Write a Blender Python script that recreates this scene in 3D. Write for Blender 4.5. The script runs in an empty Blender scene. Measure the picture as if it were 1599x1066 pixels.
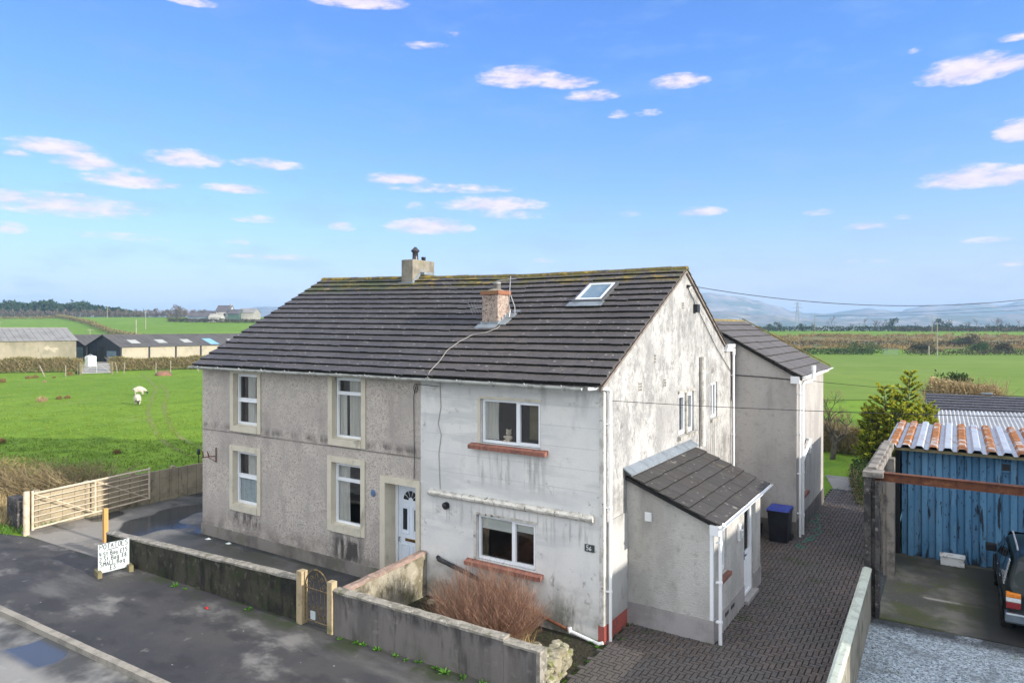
HAZE = 2.7e-4; EXPO = 1.3
import bpy, bmesh, math, random
from mathutils import Vector, Matrix
random.seed(7)
R_ = math.radians
scene = bpy.context.scene
COL = scene.collection
# ---------------------------------------------------------------- measured viewpoint (metres, house axes: X along the front, Y to the back)
FPX, HOR, CX, CY, H = 1066.0, 512.0, 5.90, -12.50, 6.34
n_ = math.hypot(.839, .544)
RT = (.839/n_, .544/n_); FW = (-.544/n_, .839/n_)
def gz(u, v, z=0.0):
    a = (u-800)/FPX; b = -(v-HOR)/FPX; t = (z-H)/b
    return Vector((CX+t*(RT[0]*a+FW[0]), CY+t*(RT[1]*a+FW[1]), z))
def gd(u, v, t):
    a = (u-800)/FPX; b = -(v-HOR)/FPX
    return Vector((CX+t*(RT[0]*a+FW[0]), CY+t*(RT[1]*a+FW[1]), H+t*b))
def sst(a, b, x):
    t = max(0., min(1., (x-a)/(b-a))); return t*t*(3-2*t)
def terr(x, y):
    """height of the land"""
    dx, dy = x-CX, y-CY
    lat = dx*RT[0]+dy*RT[1]; d = dx*FW[0]+dy*FW[1]
    if d <= 1: return 0.0
    az = lat/d
    w = 1-sst(-.25, .35, az)
    zl = 13.5*sst(170, 455, d)
    zr = 4.6*sst(150, 385, d)
    z = w*zl+(1-w)*zr
    z *= 1-.98*sst(560, 1300, d)
    return z
# ---------------------------------------------------------------- mesh building
class MB:
    def __init__(s): s.v = []; s.f = []; s.m = []
    def add(s, vs, fs, mi=0):
        o = len(s.v); s.v += [tuple(p) for p in vs]
        for f in fs: s.f.append(tuple(o+i for i in f)); s.m.append(mi)
    def quad(s, a, b, c, d, mi=0): s.add((a, b, c, d), ((0, 1, 2, 3),), mi)
    def poly(s, pts, mi=0): s.add(pts, (tuple(range(len(pts))),), mi)
    def box(s, x0, x1, y0, y1, z0, z1, mi=0):
        s.add([(x0,y0,z0),(x1,y0,z0),(x1,y1,z0),(x0,y1,z0),(x0,y0,z1),(x1,y0,z1),(x1,y1,z1),(x0,y1,z1)],
              [(3,2,1,0),(4,5,6,7),(0,1,5,4),(1,2,6,5),(2,3,7,6),(3,0,4,7)], mi)
    def obox(s, O, A, B, C, mi=0):
        """box spanned by three edge vectors"""
        O, A, B, C = map(Vector, (O, A, B, C))
        p = [O, O+A, O+A+B, O+B, O+C, O+A+C, O+A+B+C, O+B+C]
        s.add(p, [(3,2,1,0),(4,5,6,7),(0,1,5,4),(1,2,6,5),(2,3,7,6),(3,0,4,7)], mi)
    def bbox(s, x0, x1, y0, y1, z0, z1, b=.02, mi=0):
        """box with bevelled edges"""
        bm = bmesh.new(); bmesh.ops.create_cube(bm, size=1)
        for q in bm.verts: q.co = Vector(((x0+x1)/2+q.co.x*(x1-x0), (y0+y1)/2+q.co.y*(y1-y0), (z0+z1)/2+q.co.z*(z1-z0)))
        bmesh.ops.bevel(bm, geom=bm.edges[:], offset=b, segments=2, affect='EDGES', profile=.6)
        s.bm(bm, mi)
    def bm(s, bm, mi=0, M=None):
        bm.verts.ensure_lookup_table()
        s.add([(M @ q.co if M else q.co) for q in bm.verts], [[q.index for q in f.verts] for f in bm.faces], mi); bm.free()
    def tube(s, pts, r, n=6, mi=0, cap=True, r2=None):
        pts = [Vector(p) for p in pts]; L = len(pts); vs = []
        up0 = None
        for i, p in enumerate(pts):
            d = (pts[min(i+1, L-1)]-pts[max(i-1, 0)])
            if d.length < 1e-9: d = Vector((0, 0, 1))
            d.normalize()
            if up0 is None or abs(up0.dot(d)) > .98:
                up0 = Vector((0, 0, 1)) if abs(d.z) < .9 else Vector((1, 0, 0))
            a = d.cross(up0).normalized(); b = a.cross(d).normalized(); up0 = b
            rr = r[i] if isinstance(r, (list, tuple)) else (r if r2 is None else r+(r2-r)*i/(L-1))
            for k in range(n):
                t = 2*math.pi*k/n; vs.append(p+a*(rr*math.cos(t))+b*(rr*math.sin(t)))
        fs = [(i*n+k, i*n+(k+1) % n, (i+1)*n+(k+1) % n, (i+1)*n+k) for i in range(L-1) for k in range(n)]
        if cap: fs += [tuple(range(n))[::-1], tuple((L-1)*n+k for k in range(n))]
        s.add(vs, fs, mi)
    def lathe(s, prof, cx, cy, n=14, mi=0):
        vs = [(cx+r*math.cos(2*math.pi*k/n), cy+r*math.sin(2*math.pi*k/n), z) for r, z in prof for k in range(n)]
        L = len(prof)
        fs = [(i*n+k, i*n+(k+1) % n, (i+1)*n+(k+1) % n, (i+1)*n+k) for i in range(L-1) for k in range(n)]
        fs += [tuple(range(n))[::-1], tuple((L-1)*n+k for k in range(n))]
        s.add(vs, fs, mi)
    def build(s, name, mats, parent=None, smooth=False, loc=None):
        o0 = Vector((0, 0, 0))
        q = parent
        while q is not None: o0 += q.location; q = q.parent
        if loc is not None: o0 += Vector(loc)
        me = bpy.data.meshes.new(name)
        me.from_pydata([tuple(Vector(p)-o0) for p in s.v], [], s.f)
        if not isinstance(mats, (list, tuple)): mats = [mats]
        for m in mats: me.materials.append(m)
        if len(mats) > 1: me.polygons.foreach_set('material_index', s.m)
        if smooth: me.polygons.foreach_set('use_smooth', [True]*len(me.polygons))
        me.update()
        ob = bpy.data.objects.new(name, me); COL.objects.link(ob)
        if loc is not None: ob.location = loc
        if parent is not None: ob.parent = parent
        return ob
def tag(o, label=None, cat=None, group=None, kind=None):
    if label: o['label'] = label
    if cat: o['category'] = cat
    if group: o['group'] = group
    if kind: o['kind'] = kind
    return o
def empty(name, loc, label, cat, group=None):
    o = bpy.data.objects.new(name, None); COL.objects.link(o); o.location = loc; o.empty_display_size = .2
    return tag(o, label, cat, group)
def copy_tree(o, loc, rz=0, sc=1, label=None, parent=None):
    c = o.copy(); COL.objects.link(c)
    if parent is not None: c.parent = parent
    else: c.location = loc; c.rotation_euler = (0, 0, rz); c.scale = sc if isinstance(sc, tuple) else (sc, sc, sc)
    if label: c['label'] = label
    for ch in list(o.children): copy_tree(ch, None, parent=c)
    return c
def wall_holes(mb, O, A, B, w, h, holes, N, depth, mi=0, rmi=None):
    O, A, B, N = map(Vector, (O, A, B, N)); rmi = mi if rmi is None else rmi
    xs = sorted({0., w, *[q for hh in holes for q in hh[:2]]}); zs = sorted({0., h, *[q for hh in holes for q in hh[2:]]})
    P = lambda a, b, c=0: O+A*a+B*b-N*c
    for i in range(len(xs)-1):
        for j in range(len(zs)-1):
            a, b = (xs[i]+xs[i+1])/2, (zs[j]+zs[j+1])/2
            if any(hh[0] < a < hh[1] and hh[2] < b < hh[3] for hh in holes): continue
            mb.quad(P(xs[i], zs[j]), P(xs[i+1], zs[j]), P(xs[i+1], zs[j+1]), P(xs[i], zs[j+1]), mi)
    for a0, a1, b0, b1 in holes:
        for p, q in (((a0,b0),(a1,b0)),((a1,b0),(a1,b1)),((a1,b1),(a0,b1)),((a0,b1),(a0,b0))):
            mb.quad(P(*p), P(*q), P(*q, depth), P(*p, depth), rmi)
# ---------------------------------------------------------------- materials
class NT:
    def __init__(s, t): s.t = t
    def n(s, kind, **kw):
        q = s.t.nodes.new(kind)
        for k, v in kw.items(): setattr(q, k, v)
        return q
    def lk(s, a, b): s.t.links.new(a, b)
    def math(s, op, a, b=None, c=None, clamp=False):
        q = s.n('ShaderNodeMath', operation=op, use_clamp=clamp)
        for i, x in enumerate((a, b, c)):
            if x is None: continue
            if isinstance(x, (int, float)): q.inputs[i].default_value = x
            else: s.lk(x, q.inputs[i])
        return q.outputs[0]
    def mix(s, f, a, b, blend='MIX'):
        q = s.n('ShaderNodeMix', data_type='RGBA', blend_type=blend)
        for x, i in ((f, 0), (a, 6), (b, 7)):
            if isinstance(x, (int, float)): q.inputs[i].default_value = x
            elif isinstance(x, tuple): q.inputs[i].default_value = (*x[:3], 1)
            else: s.lk(x, q.inputs[i])
        return q.outputs[2]
    def rng(s, x, lo, hi, a=0., b=1., smooth=True):
        q = s.n('ShaderNodeMapRange', interpolation_type='SMOOTHSTEP' if smooth else 'LINEAR')
        s.lk(x, q.inputs[0])
        for i, w in zip((1, 2, 3, 4), (lo, hi, a, b)): q.inputs[i].default_value = w
        return q.outputs[0]
def M(name, col, layers=(), rough=.85, bump=(), metal=0., spec=.25, coord='pos', extra=None, trans=None):
    """layers: dicts k=noise|vor|isl|lines, s scale, st stretch, c colour, lo, hi, f, d detail, box=(x0,x1,y0,y1,z0,z1,soft)"""
    m = bpy.data.materials.new(name); m.use_nodes = True
    t = m.node_tree; t.nodes.clear(); N = NT(t)
    out = N.n('ShaderNodeOutputMaterial'); bs = N.n('ShaderNodeBsdfPrincipled')
    N.lk(bs.outputs[0], out.inputs[0])
    geo = N.n('ShaderNodeNewGeometry')
    P = geo.outputs['Position'] if coord == 'pos' else N.n('ShaderNodeTexCoord').outputs['Object']
    sep = N.n('ShaderNodeSeparateXYZ'); N.lk(P, sep.inputs[0])
    def vec(st, seed=0):
        mp = N.n('ShaderNodeMapping'); mp.inputs['Scale'].default_value = st; mp.inputs['Location'].default_value = (seed*3.7, seed*1.3, seed*2.1)
        N.lk(P, mp.inputs[0]); return mp.outputs[0]
    def tex(L):
        k = L.get('k', 'noise'); st = L.get('st', (1, 1, 1)); seed = L.get('seed', 0)
        if k == 'noise':
            q = N.n('ShaderNodeTexNoise'); q.inputs['Scale'].default_value = L['s']; q.inputs['Detail'].default_value = L.get('d', 4)
            q.inputs['Roughness'].default_value = L.get('r', .6); q.inputs['Distortion'].default_value = L.get('dist', 0)
            N.lk(vec(st, seed), q.inputs[0]); return q.outputs[0]
        if k in ('vor', 'cell', 'edge'):
            q = N.n('ShaderNodeTexVoronoi'); q.inputs['Scale'].default_value = L['s']
            if k == 'edge': q.feature = 'DISTANCE_TO_EDGE'
            src = vec(st, seed)
            if k == 'edge':
                nz = N.n('ShaderNodeTexNoise'); nz.inputs['Scale'].default_value = 3; N.lk(src, nz.inputs[0])
                va = N.n('ShaderNodeVectorMath', operation='MULTIPLY_ADD'); N.lk(nz.outputs[1], va.inputs[0]); va.inputs[1].default_value = (.6, .6, .6); N.lk(src, va.inputs[2]); src = va.outputs[0]
            N.lk(src, q.inputs[0])
            if k == 'cell':
                w = N.n('ShaderNodeSeparateColor'); N.lk(q.outputs[1], w.inputs[0]); return w.outputs[0]
            return q.outputs[0]
        if k == 'isl': return geo.outputs['Random Per Island']
        if k == 'lines':
            ax = sep.outputs[L['ax']]
            w = N.math('FRACT', N.math('MULTIPLY_ADD', ax, 1/L['s'], L.get('ph', 0.)))
            return N.math('ABSOLUTE', N.math('SUBTRACT', w, .5))
        if k == 'iso':
            q = N.n('ShaderNodeTexNoise'); q.inputs['Scale'].default_value = L['s']; q.inputs['Detail'].default_value = L.get('d', 3)
            N.lk(vec(st, seed), q.inputs[0])
            return N.math('ABSOLUTE', N.math('SUBTRACT', q.outputs[0], L.get('iso', .5)))
        if k == 'one': return N.math('ADD', 1., 0.)
    cur = None; masks = {}
    rgb = N.n('ShaderNodeRGB'); rgb.outputs[0].default_value = (*col, 1); cur = rgb.outputs[0]
    roughv = None
    for L in layers:
        x = tex(L)
        f = N.rng(x, L.get('lo', .4), L.get('hi', .6), 0, L.get('f', 1.))
        if 'box' in L:
            b = L['box']; so = b[6]
            for i in range(3):
                lo, hi = b[2*i], b[2*i+1]
                if lo is not None: f = N.math('MULTIPLY', f, N.math('DIVIDE', N.math('SUBTRACT', sep.outputs[i], lo), so, clamp=True))
                if hi is not None: f = N.math('MULTIPLY', f, N.math('DIVIDE', N.math('SUBTRACT', hi, sep.outputs[i]), so, clamp=True))
        if 'mn' in L:
            q = N.n('ShaderNodeTexNoise'); q.inputs['Scale'].default_value = L['mn'][0]; q.inputs['Detail'].default_value = 3; N.lk(vec(n3, 9), q.inputs[0]); f = N.math('MULTIPLY', f, N.rng(q.outputs[0], L['mn'][1], L['mn'][2]))
        if 'c' in L: cur = N.mix(f, cur, L['c'])
        if 'rough' in L:
            base = roughv if roughv is not None else rough
            q = N.n('ShaderNodeMix', data_type='FLOAT'); N.lk(f, q.inputs[0])
            if isinstance(base, (int, float)): q.inputs[2].default_value = base
            else: N.lk(base, q.inputs[2])
            q.inputs[3].default_value = L['rough']; roughv = q.outputs[0]
    N.lk(cur, bs.inputs['Base Color'])
    if roughv is not None: N.lk(roughv, bs.inputs['Roughness'])
    else: bs.inputs['Roughness'].default_value = rough
    bs.inputs['Metallic'].default_value = metal
    bs.inputs['Specular IOR Level'].default_value = spec
    nrm = None
    for L in bump:
        x = tex(L); bp = N.n('ShaderNodeBump'); bp.inputs['Strength'].default_value = L.get('f', .5); bp.inputs['Distance'].default_value = L.get('dist_', .02)
        N.lk(x, bp.inputs['Height'])
        if nrm is not None: N.lk(nrm, bp.inputs['Normal'])
        nrm = bp.outputs[0]
    if nrm is not None: N.lk(nrm, bs.inputs['Normal'])
    if trans:
        tr = N.n('ShaderNodeBsdfTranslucent'); N.lk(cur, tr.inputs[0]); ms = N.n('ShaderNodeMixShader'); ms.inputs[0].default_value = trans
        N.lk(bs.outputs[0], ms.inputs[1]); N.lk(tr.outputs[0], ms.inputs[2]); N.lk(ms.outputs[0], out.inputs[0])
    return m
def glass_mat(name, tint=(.85, .92, .95), rmin=.06):
    m = bpy.data.materials.new(name); m.use_nodes = True; t = m.node_tree; t.nodes.clear(); N = NT(t)
    out = N.n('ShaderNodeOutputMaterial'); tr = N.n('ShaderNodeBsdfTransparent'); gl = N.n('ShaderNodeBsdfGlossy'); gg = N.n('ShaderNodeNewGeometry'); dd = N.n('ShaderNodeVectorMath', operation='DOT_PRODUCT'); N.lk(gg.outputs['Normal'], dd.inputs[0]); N.lk(gg.outputs['Incoming'], dd.inputs[1]); mx = N.n('ShaderNodeMixShader')
    tr.inputs[0].default_value = (*tint, 1); gl.inputs['Roughness'].default_value = .015
    f = N.math('MULTIPLY_ADD', N.math('POWER', N.math('SUBTRACT', 1., N.math('ABSOLUTE', dd.outputs['Value'])), 5.), .9, rmin, clamp=True)
    N.lk(f, mx.inputs[0]); N.lk(tr.outputs[0], mx.inputs[1]); N.lk(gl.outputs[0], mx.inputs[2]); N.lk(mx.outputs[0], out.inputs[0])
    return m
n3 = (1, 1, 1)
def N_(s, c, lo, hi, f=1., st=n3, **k): return dict(k='noise', s=s, c=c, lo=lo, hi=hi, f=f, st=st, **k)
mt = {}
# --- setting
mt['grass'] = M('pasture_grass', (.145,.25,.022), [N_(.035,(.18,.29,.026),.4,.65), N_(.35,(.105,.20,.017),.45,.7,.8), N_(1.3,(.19,.25,.045),.52,.75,.6), N_(.9,(.09,.165,.02),.52,.7,.7,st=(1,.35,1),seed=8), N_(9,(.085,.15,.016),.45,.7,.7,d=6), N_(.18,(.23,.25,.08),.58,.76,.4,seed=4)], .95, [dict(s=7,f=.5,dist_=.08,d=6)], spec=.1)
mt['mud'] = M('muddy_wheel_rut', (.20,.21,.075), [N_(1.0,(.15,.225,.03),.40,.58), N_(5,(.12,.105,.06),.52,.66,.8)], .95, [dict(s=8,f=.6,dist_=.05)], spec=.1)
mt['asphalt'] = M('patchy_dark_asphalt', (.068,.065,.063), [N_(.45,(.045,.044,.048),.4,.65), N_(70,(.11,.105,.10),.56,.72,.7,d=2), N_(.62,(.22,.21,.195),.55,.68,.8,st=(.8,1.2,1),d=7), N_(2.6,(.20,.19,.175),.64,.72,.6,seed=2), N_(1.3,(.034,.033,.036),.5,.62,.7,seed=6,st=(.6,1,1)), dict(k='vor',s=2.1,lo=.05,hi=.025,c=(.34,.33,.31)), N_(.35,(.16,.155,.145),.56,.70,.7,st=(.45,1.6,1),d=8,seed=21), N_(1.2,(.035,.045,.02),.42,.6,.9,box=(None,None,-3.25,None,None,None,.35))], .82, [dict(s=90,f=.35,dist_=.01,d=2)])  # pale and dark patches mixed into the base colour by noise
mt['road'] = M('pale_concrete_road', (.27,.26,.24), [N_(.5,(.20,.195,.185),.4,.65), N_(4,(.33,.32,.30),.55,.7,.6), N_(60,(.16,.155,.15),.55,.7,.6,d=2), N_(.8,(.06,.06,.06),.40,.62,.95,box=(None,None,-6.75,None,None,None,.3)), dict(k='noise',s=.55,d=1,lo=.53,hi=.60,rough=.14,c=(.07,.075,.08),box=(None,-8,-6.7,None,None,None,.2))], .8, [dict(s=60,f=.2,dist_=.01,d=2)])
mt['kerb'] = M('concrete_kerbstone', (.33,.30,.25), [N_(3,(.22,.20,.17),.4,.65), N_(40,(.42,.39,.34),.55,.7,.6), dict(k='isl',lo=0,hi=1,f=.3,c=(.24,.22,.18))], .9)
mt['yard'] = M('damp_yard_concrete', (.17,.16,.15), [N_(.35,(.07,.07,.075),.42,.60,.9), N_(1.6,(.26,.245,.22),.58,.7,.6), N_(30,(.09,.09,.09),.5,.7,.6), N_(.8,(.05,.06,.03),.5,.7,.7,seed=5),
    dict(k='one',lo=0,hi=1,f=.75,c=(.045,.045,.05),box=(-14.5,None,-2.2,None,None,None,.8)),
    N_(1.1,(.035,.038,.03),.35,.6,.8,box=(None,None,-1.2,None,None,None,.7)),
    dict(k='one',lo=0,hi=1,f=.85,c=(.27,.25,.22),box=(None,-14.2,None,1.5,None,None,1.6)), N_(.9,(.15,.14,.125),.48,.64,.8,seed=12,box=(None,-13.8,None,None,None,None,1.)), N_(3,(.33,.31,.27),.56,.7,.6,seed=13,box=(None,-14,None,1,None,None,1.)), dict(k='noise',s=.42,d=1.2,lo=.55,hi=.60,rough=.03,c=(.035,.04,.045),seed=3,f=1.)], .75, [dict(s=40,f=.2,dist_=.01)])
mt['apron'] = M('pale_gateway_concrete', (.30,.275,.235), [N_(.8,(.19,.175,.155),.42,.62), N_(4,(.37,.34,.29),.55,.7,.6), N_(40,(.2,.19,.17),.5,.7,.5)], .85, [dict(s=40,f=.2,dist_=.01)])
mt['soil'] = M('dark_garden_soil', (.035,.032,.02), [N_(3,(.05,.07,.02),.5,.65,.9), N_(20,(.09,.07,.045),.55,.7,.7)], .95, [dict(s=12,f=.8,dist_=.06)])
mt['paver'] = M('dark_block_paver', (.088,.073,.066), [dict(k='isl',lo=0,hi=1,c=(.125,.10,.09)), dict(k='isl',lo=.7,hi=1,f=.7,c=(.07,.07,.074)), N_(.6,(.09,.084,.08),.42,.65,.75), N_(1.1,(.055,.065,.032),.55,.72,.7,seed=2), N_(45,(.17,.15,.14),.55,.72,.5,d=2),
    N_(.8,(.10,.088,.082),.3,.5,.6,box=(None,None,None,.6,None,None,1.5))], .78, [dict(s=60,f=.3,dist_=.006)], spec=.3)
mt['joint'] = M('mossy_paver_joint', (.028,.026,.020), [N_(2,(.03,.04,.014),.45,.65)], .95)
mt['gravel'] = M('blue_grey_gravel', (.34,.40,.45), [dict(k='cell',s=30,lo=.1,hi=.9,c=(.62,.70,.76)), dict(k='cell',s=38,lo=.75,hi=.95,c=(.10,.12,.14),seed=1), N_(9,(.17,.19,.215),.5,.62,.6,d=3), N_(.9,(.20,.22,.24),.5,.7,.75), N_(1.2,(.05,.052,.055),.3,.48,.9,box=(None,None,3.75,None,None,None,.35)), N_(1.7,(.07,.10,.03),.66,.76,.9)], .85, [dict(k='vor',s=38,f=1,dist_=.04)])
mt['carslab'] = M('blotchy_garage_slab', (.17,.16,.135), [N_(.7,(.07,.068,.06),.40,.60,.9), N_(1.5,(.09,.10,.05),.5,.7,.7), N_(25,(.28,.26,.22),.58,.72,.5), dict(k='iso',s=.7,lo=.05,hi=.02,c=(.34,.32,.28),f=.9,box=(4.5,6.6,6.1,6.24,None,None,.03)), N_(1.4,(.075,.085,.03),.46,.6,.8,seed=7), dict(k='one',lo=0,hi=1,f=.9,c=(.022,.022,.022),box=(5.9,None,None,None,None,None,.6)), dict(k='one',lo=0,hi=1,f=.6,c=(.04,.04,.038),box=(None,None,7.7,None,None,None,.8))], .8, [dict(s=25,f=.3,dist_=.01)])  # blotched, and evenly darker to the right and towards the back
mt['mountain'] = M('fell_slopes', (.20,.18,.15), [N_(.004,(.10,.12,.07),.42,.6), N_(.009,(.36,.30,.24),.5,.64,.8), N_(.02,(.07,.09,.05),.5,.66,.7)], .95, spec=.05)
mt['moor'] = M('rough_moor_grass', (.19,.145,.07), [N_(.06,(.10,.15,.03),.45,.62), N_(.25,(.25,.19,.10),.5,.7,.8), N_(1.2,(.09,.075,.04),.5,.7,.8)], .95, spec=.05)
mt['arable'] = M('young_crop_field', (.15,.225,.04), [N_(.02,(.18,.25,.05),.4,.65), N_(.2,(.12,.195,.032),.45,.7,.6), N_(.05,(.20,.25,.07),.5,.7,.5,seed=3)], .95, spec=.05)
# --- house
roughcast = [dict(k='vor',s=42,f=.5,dist_=.02), dict(s=120,f=.4,dist_=.01,d=2)]
mt['pebble'] = M('grey_pebbledash', (.46,.41,.36), [dict(k='cell',s=40,lo=.05,hi=.95,f=.75,c=(.62,.56,.495)), dict(k='cell',s=36,lo=.70,hi=.97,f=.7,c=(.22,.195,.175),seed=2), N_(3,(.345,.31,.28),.48,.7,.5,d=7), N_(.7,(.40,.36,.325),.42,.65,.7), N_(1.5,(.31,.275,.25),.5,.7,.6,st=(1,1,.3)),
    N_(3.5,(.06,.057,.055),.34,.56,.95,st=(1.5,1,.35),box=(-8.0,-6.6,None,None,.05,1.15,.35)), N_(3.5,(.07,.06,.055),.4,.6,.85,st=(1.5,1,.4),box=(-12.2,-10.7,None,None,.45,1.1,.22)),
    N_(2.5,(.11,.095,.085),.38,.62,.8,st=(1,1,.5),box=(-13.6,-4.8,None,None,3.2,3.55,.16)), N_(2,(.11,.10,.085),.4,.6,.6,box=(None,None,None,None,None,.9,.7))], .92, roughcast, spec=.15)
mt['plinth'] = M('rendered_plinth', (.26,.235,.21), [N_(1.2,(.15,.135,.12),.42,.65), N_(1.5,(.14,.15,.09),.5,.68,.6,st=(1,1,.5)), N_(25,(.32,.29,.27),.55,.7,.5)], .9, [dict(s=40,f=.3,dist_=.01)])
mt['surround'] = M('cream_stone_surround', (.60,.55,.44), [N_(3,(.50,.455,.36),.45,.7,.7), N_(30,(.56,.50,.39),.5,.7,.5), N_(2.5,(.24,.21,.165),.58,.72,.7,st=(1,1,.4))], .9, [dict(s=30,f=.2,dist_=.008)])
mt['whitewall'] = M('stained_white_render', (.70,.685,.65), [N_(.8,(.61,.605,.59),.42,.66,.9), N_(2.4,(.44,.445,.44),.54,.76,.75,st=(1,1,.35),d=6), N_(1.1,(.38,.385,.37),.62,.78,.7,seed=3,d=7),
    dict(k='lines',ax=2,s=.43,lo=.478,hi=.497,f=.5,c=(.33,.33,.32),box=(-4.7,-.1,None,None,2.65,5.1,.1)),
    dict(k='iso',s=.9,lo=.0045,hi=.001,f=.45,c=(.24,.23,.22),d=5,st=(1.1,1,.7),mn=(.9,.54,.62)), dict(k='iso',s=1.5,lo=.02,hi=.004,f=.75,c=(.16,.155,.145),d=5,seed=2,iso=.45,st=(1.4,1,.7),box=(-1.35,-.2,None,None,.1,1.35,.25),mn=(2.2,.44,.58)), N_(5,(.27,.265,.25),.62,.72,.7,d=6,seed=11), N_(.9,(.50,.50,.49),.48,.62,.6,st=(.5,1,3),seed=14),
    N_(2.2,(.20,.21,.15),.42,.62,.85,box=(None,None,None,None,None,.85,.8)), N_(2.6,(.16,.165,.13),.44,.62,.85,st=(1,1,.5),box=(-1.5,-.1,None,None,None,1.1,.6)), N_(2.,(.23,.23,.20),.45,.62,.8,box=(-4.8,-3.6,None,None,None,1.1,.5)),
    N_(2.4,(.30,.27,.24),.48,.64,.8,box=(-4.4,-3.5,None,None,1.85,2.25,.15)), N_(3.,(.33,.33,.31),.48,.68,.75,st=(1,1,.3),box=(None,None,None,None,4.4,None,.6)), N_(5,(.33,.325,.31),.47,.66,.8,st=(2,1,.16),d=6,seed=31,box=(-3.4,-1.25,None,None,2.75,3.72,.3)), N_(5,(.34,.33,.31),.47,.66,.8,st=(2,1,.16),d=6,seed=32,box=(-4.5,-.2,None,None,1.75,2.45,.25)), N_(5,(.33,.31,.28),.46,.64,.8,st=(2,1,.16),d=6,seed=33,box=(-3.5,-1.3,None,None,.3,1.1,.25)), N_(26,(.55,.55,.54),.5,.7,.4)], .85, [dict(s=5,f=.25,dist_=.03), dict(s=60,f=.25,dist_=.006)], spec=.2)
mt['gable'] = M('weathered_white_gable', (.46,.452,.435), [N_(1.5,(.25,.246,.24),.43,.62,.92,st=(1,1,.8),d=9,r=.74), N_(.5,(.24,.236,.232),.44,.62,.8,seed=2,d=5,box=(None,None,None,None,3.3,None,1.5)), N_(5,(.17,.167,.163),.50,.66,.88,st=(1,1,.7),seed=5,d=9,r=.76), N_(3.2,(.53,.522,.505),.54,.64,.8,st=(1,1,.5),seed=15,d=9,r=.75), N_(14,(.53,.52,.505),.54,.74,.5,st=(1,1,.6)), N_(17,(.22,.215,.21),.50,.64,.6,d=7,r=.75,seed=18), N_(2.2,(.20,.196,.19),.56,.66,.7,d=8,r=.75,seed=19,st=(1,1,.6),box=(None,None,None,None,3.6,None,1.2)), N_(30,(.42,.41,.39),.55,.72,.6,d=4),
    N_(1.,(.70,.69,.66),.1,.3,.85,box=(None,None,None,1.25,None,2.45,.12),seed=30), N_(2,(.22,.21,.19),.4,.62,.8,st=(1,1,.4),box=(None,None,None,1.3,2.3,3.1,.35)), N_(1.4,(.30,.29,.28),.3,.55,.7,st=(1,1,.3),box=(None,None,2.6,5.6,3.0,5.0,.8)), N_(5,(.17,.16,.15),.44,.62,.85,st=(1,2,.16),d=6,seed=34,box=(None,None,7.0,7.9,2.5,3.68,.2)), N_(5,(.19,.18,.17),.44,.62,.8,st=(1,2,.16),d=6,seed=35,box=(None,None,1.2,9.4,None,3.4,.4))], .88, [dict(s=9,f=.35,dist_=.03,d=6), dict(k='vor',s=50,f=.3,dist_=.012)], spec=.2)
mt['porchwall'] = M('grey_roughcast_porch', (.48,.465,.435), [dict(k='cell',s=45,lo=.1,hi=.9,f=.45,c=(.58,.56,.53)), N_(1.1,(.36,.35,.325),.42,.66,.85,st=(1,1,.5),d=6), N_(7,(.30,.285,.265),.52,.72,.6), N_(1.6,(.26,.25,.24),.52,.72,.7,st=(1,1,.25),seed=3)], .92, roughcast, spec=.15)
mt['wingwall'] = M('grey_roughcast_wing', (.42,.395,.37), [dict(k='cell',s=45,lo=.1,hi=.9,f=.45,c=(.50,.475,.45)), N_(.8,(.31,.29,.275),.42,.66,.8,st=(1,1,.5),d=6), N_(7,(.30,.28,.265),.52,.72,.6), N_(1.2,(.22,.205,.195),.54,.72,.7,st=(1,1,.2),seed=3)], .92, roughcast, spec=.15)
mt['stripe'] = M('rendered_base_course', (.36,.34,.335), [N_(1.2,(.27,.255,.25),.42,.65), N_(2.,(.17,.17,.13),.5,.7,.6,st=(1,1,.4)), N_(26,(.42,.40,.39),.55,.7,.5)], .9)
mt['redpaint'] = M('red_painted_render', (.40,.105,.085), [N_(3,(.30,.085,.07),.45,.65), N_(9,(.46,.20,.17),.6,.72,.6)], .7)
mt['patch'] = M('smooth_cement_patch', (.47,.465,.45), [N_(1.2,(.37,.365,.35),.42,.65,.8,d=7), N_(4,(.26,.255,.245),.58,.7,.6,st=(1,1,.5)), N_(2,(.24,.235,.22),.4,.65,.7,box=(None,None,None,None,2.0,None,.4))], .9, [dict(s=40,f=.3,dist_=.01)])
mt['redsill'] = M('red_quarry_sill', (.27,.115,.085), [N_(5,(.16,.08,.065),.45,.62,.9), N_(18,(.45,.33,.27),.64,.74,.7), N_(9,(.06,.05,.045),.6,.72,.8,seed=2)], .75)
mt['roughsill'] = M('weathered_stone_sill', (.40,.385,.35), [N_(6,(.2,.19,.17),.45,.65,.9)], .9)
tilel = lambda a, b, c: [dict(k='isl',lo=0,hi=1,c=b), dict(k='isl',lo=.8,hi=1,f=.6,c=c), N_(.5,a,.45,.7,.6), N_(9,(.040,.039,.041),.5,.7,.6,d=5,st=(1,1,1)), dict(k='vor',s=4.2,lo=.15,hi=.09,f=1.,c=(.36,.34,.32),st=(1,1.5,1.5),mn=(1.1,.40,.5)), dict(k='vor',s=9,lo=.16,hi=.07,f=.8,c=(.30,.285,.265),seed=3,mn=(1.7,.42,.54)), N_(5,(.16,.14,.13),.66,.72,.6,d=6,seed=4)]
moss = lambda z0, z1, f=1.: [N_(1.6,(.11,.10,.028),.46,.56,f,d=6,box=(None,None,None,None,z0,z1,.12)), N_(3.,(.27,.19,.035),.55,.63,f,d=5,seed=6,box=(None,None,None,None,z0,z1,.12))]
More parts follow.
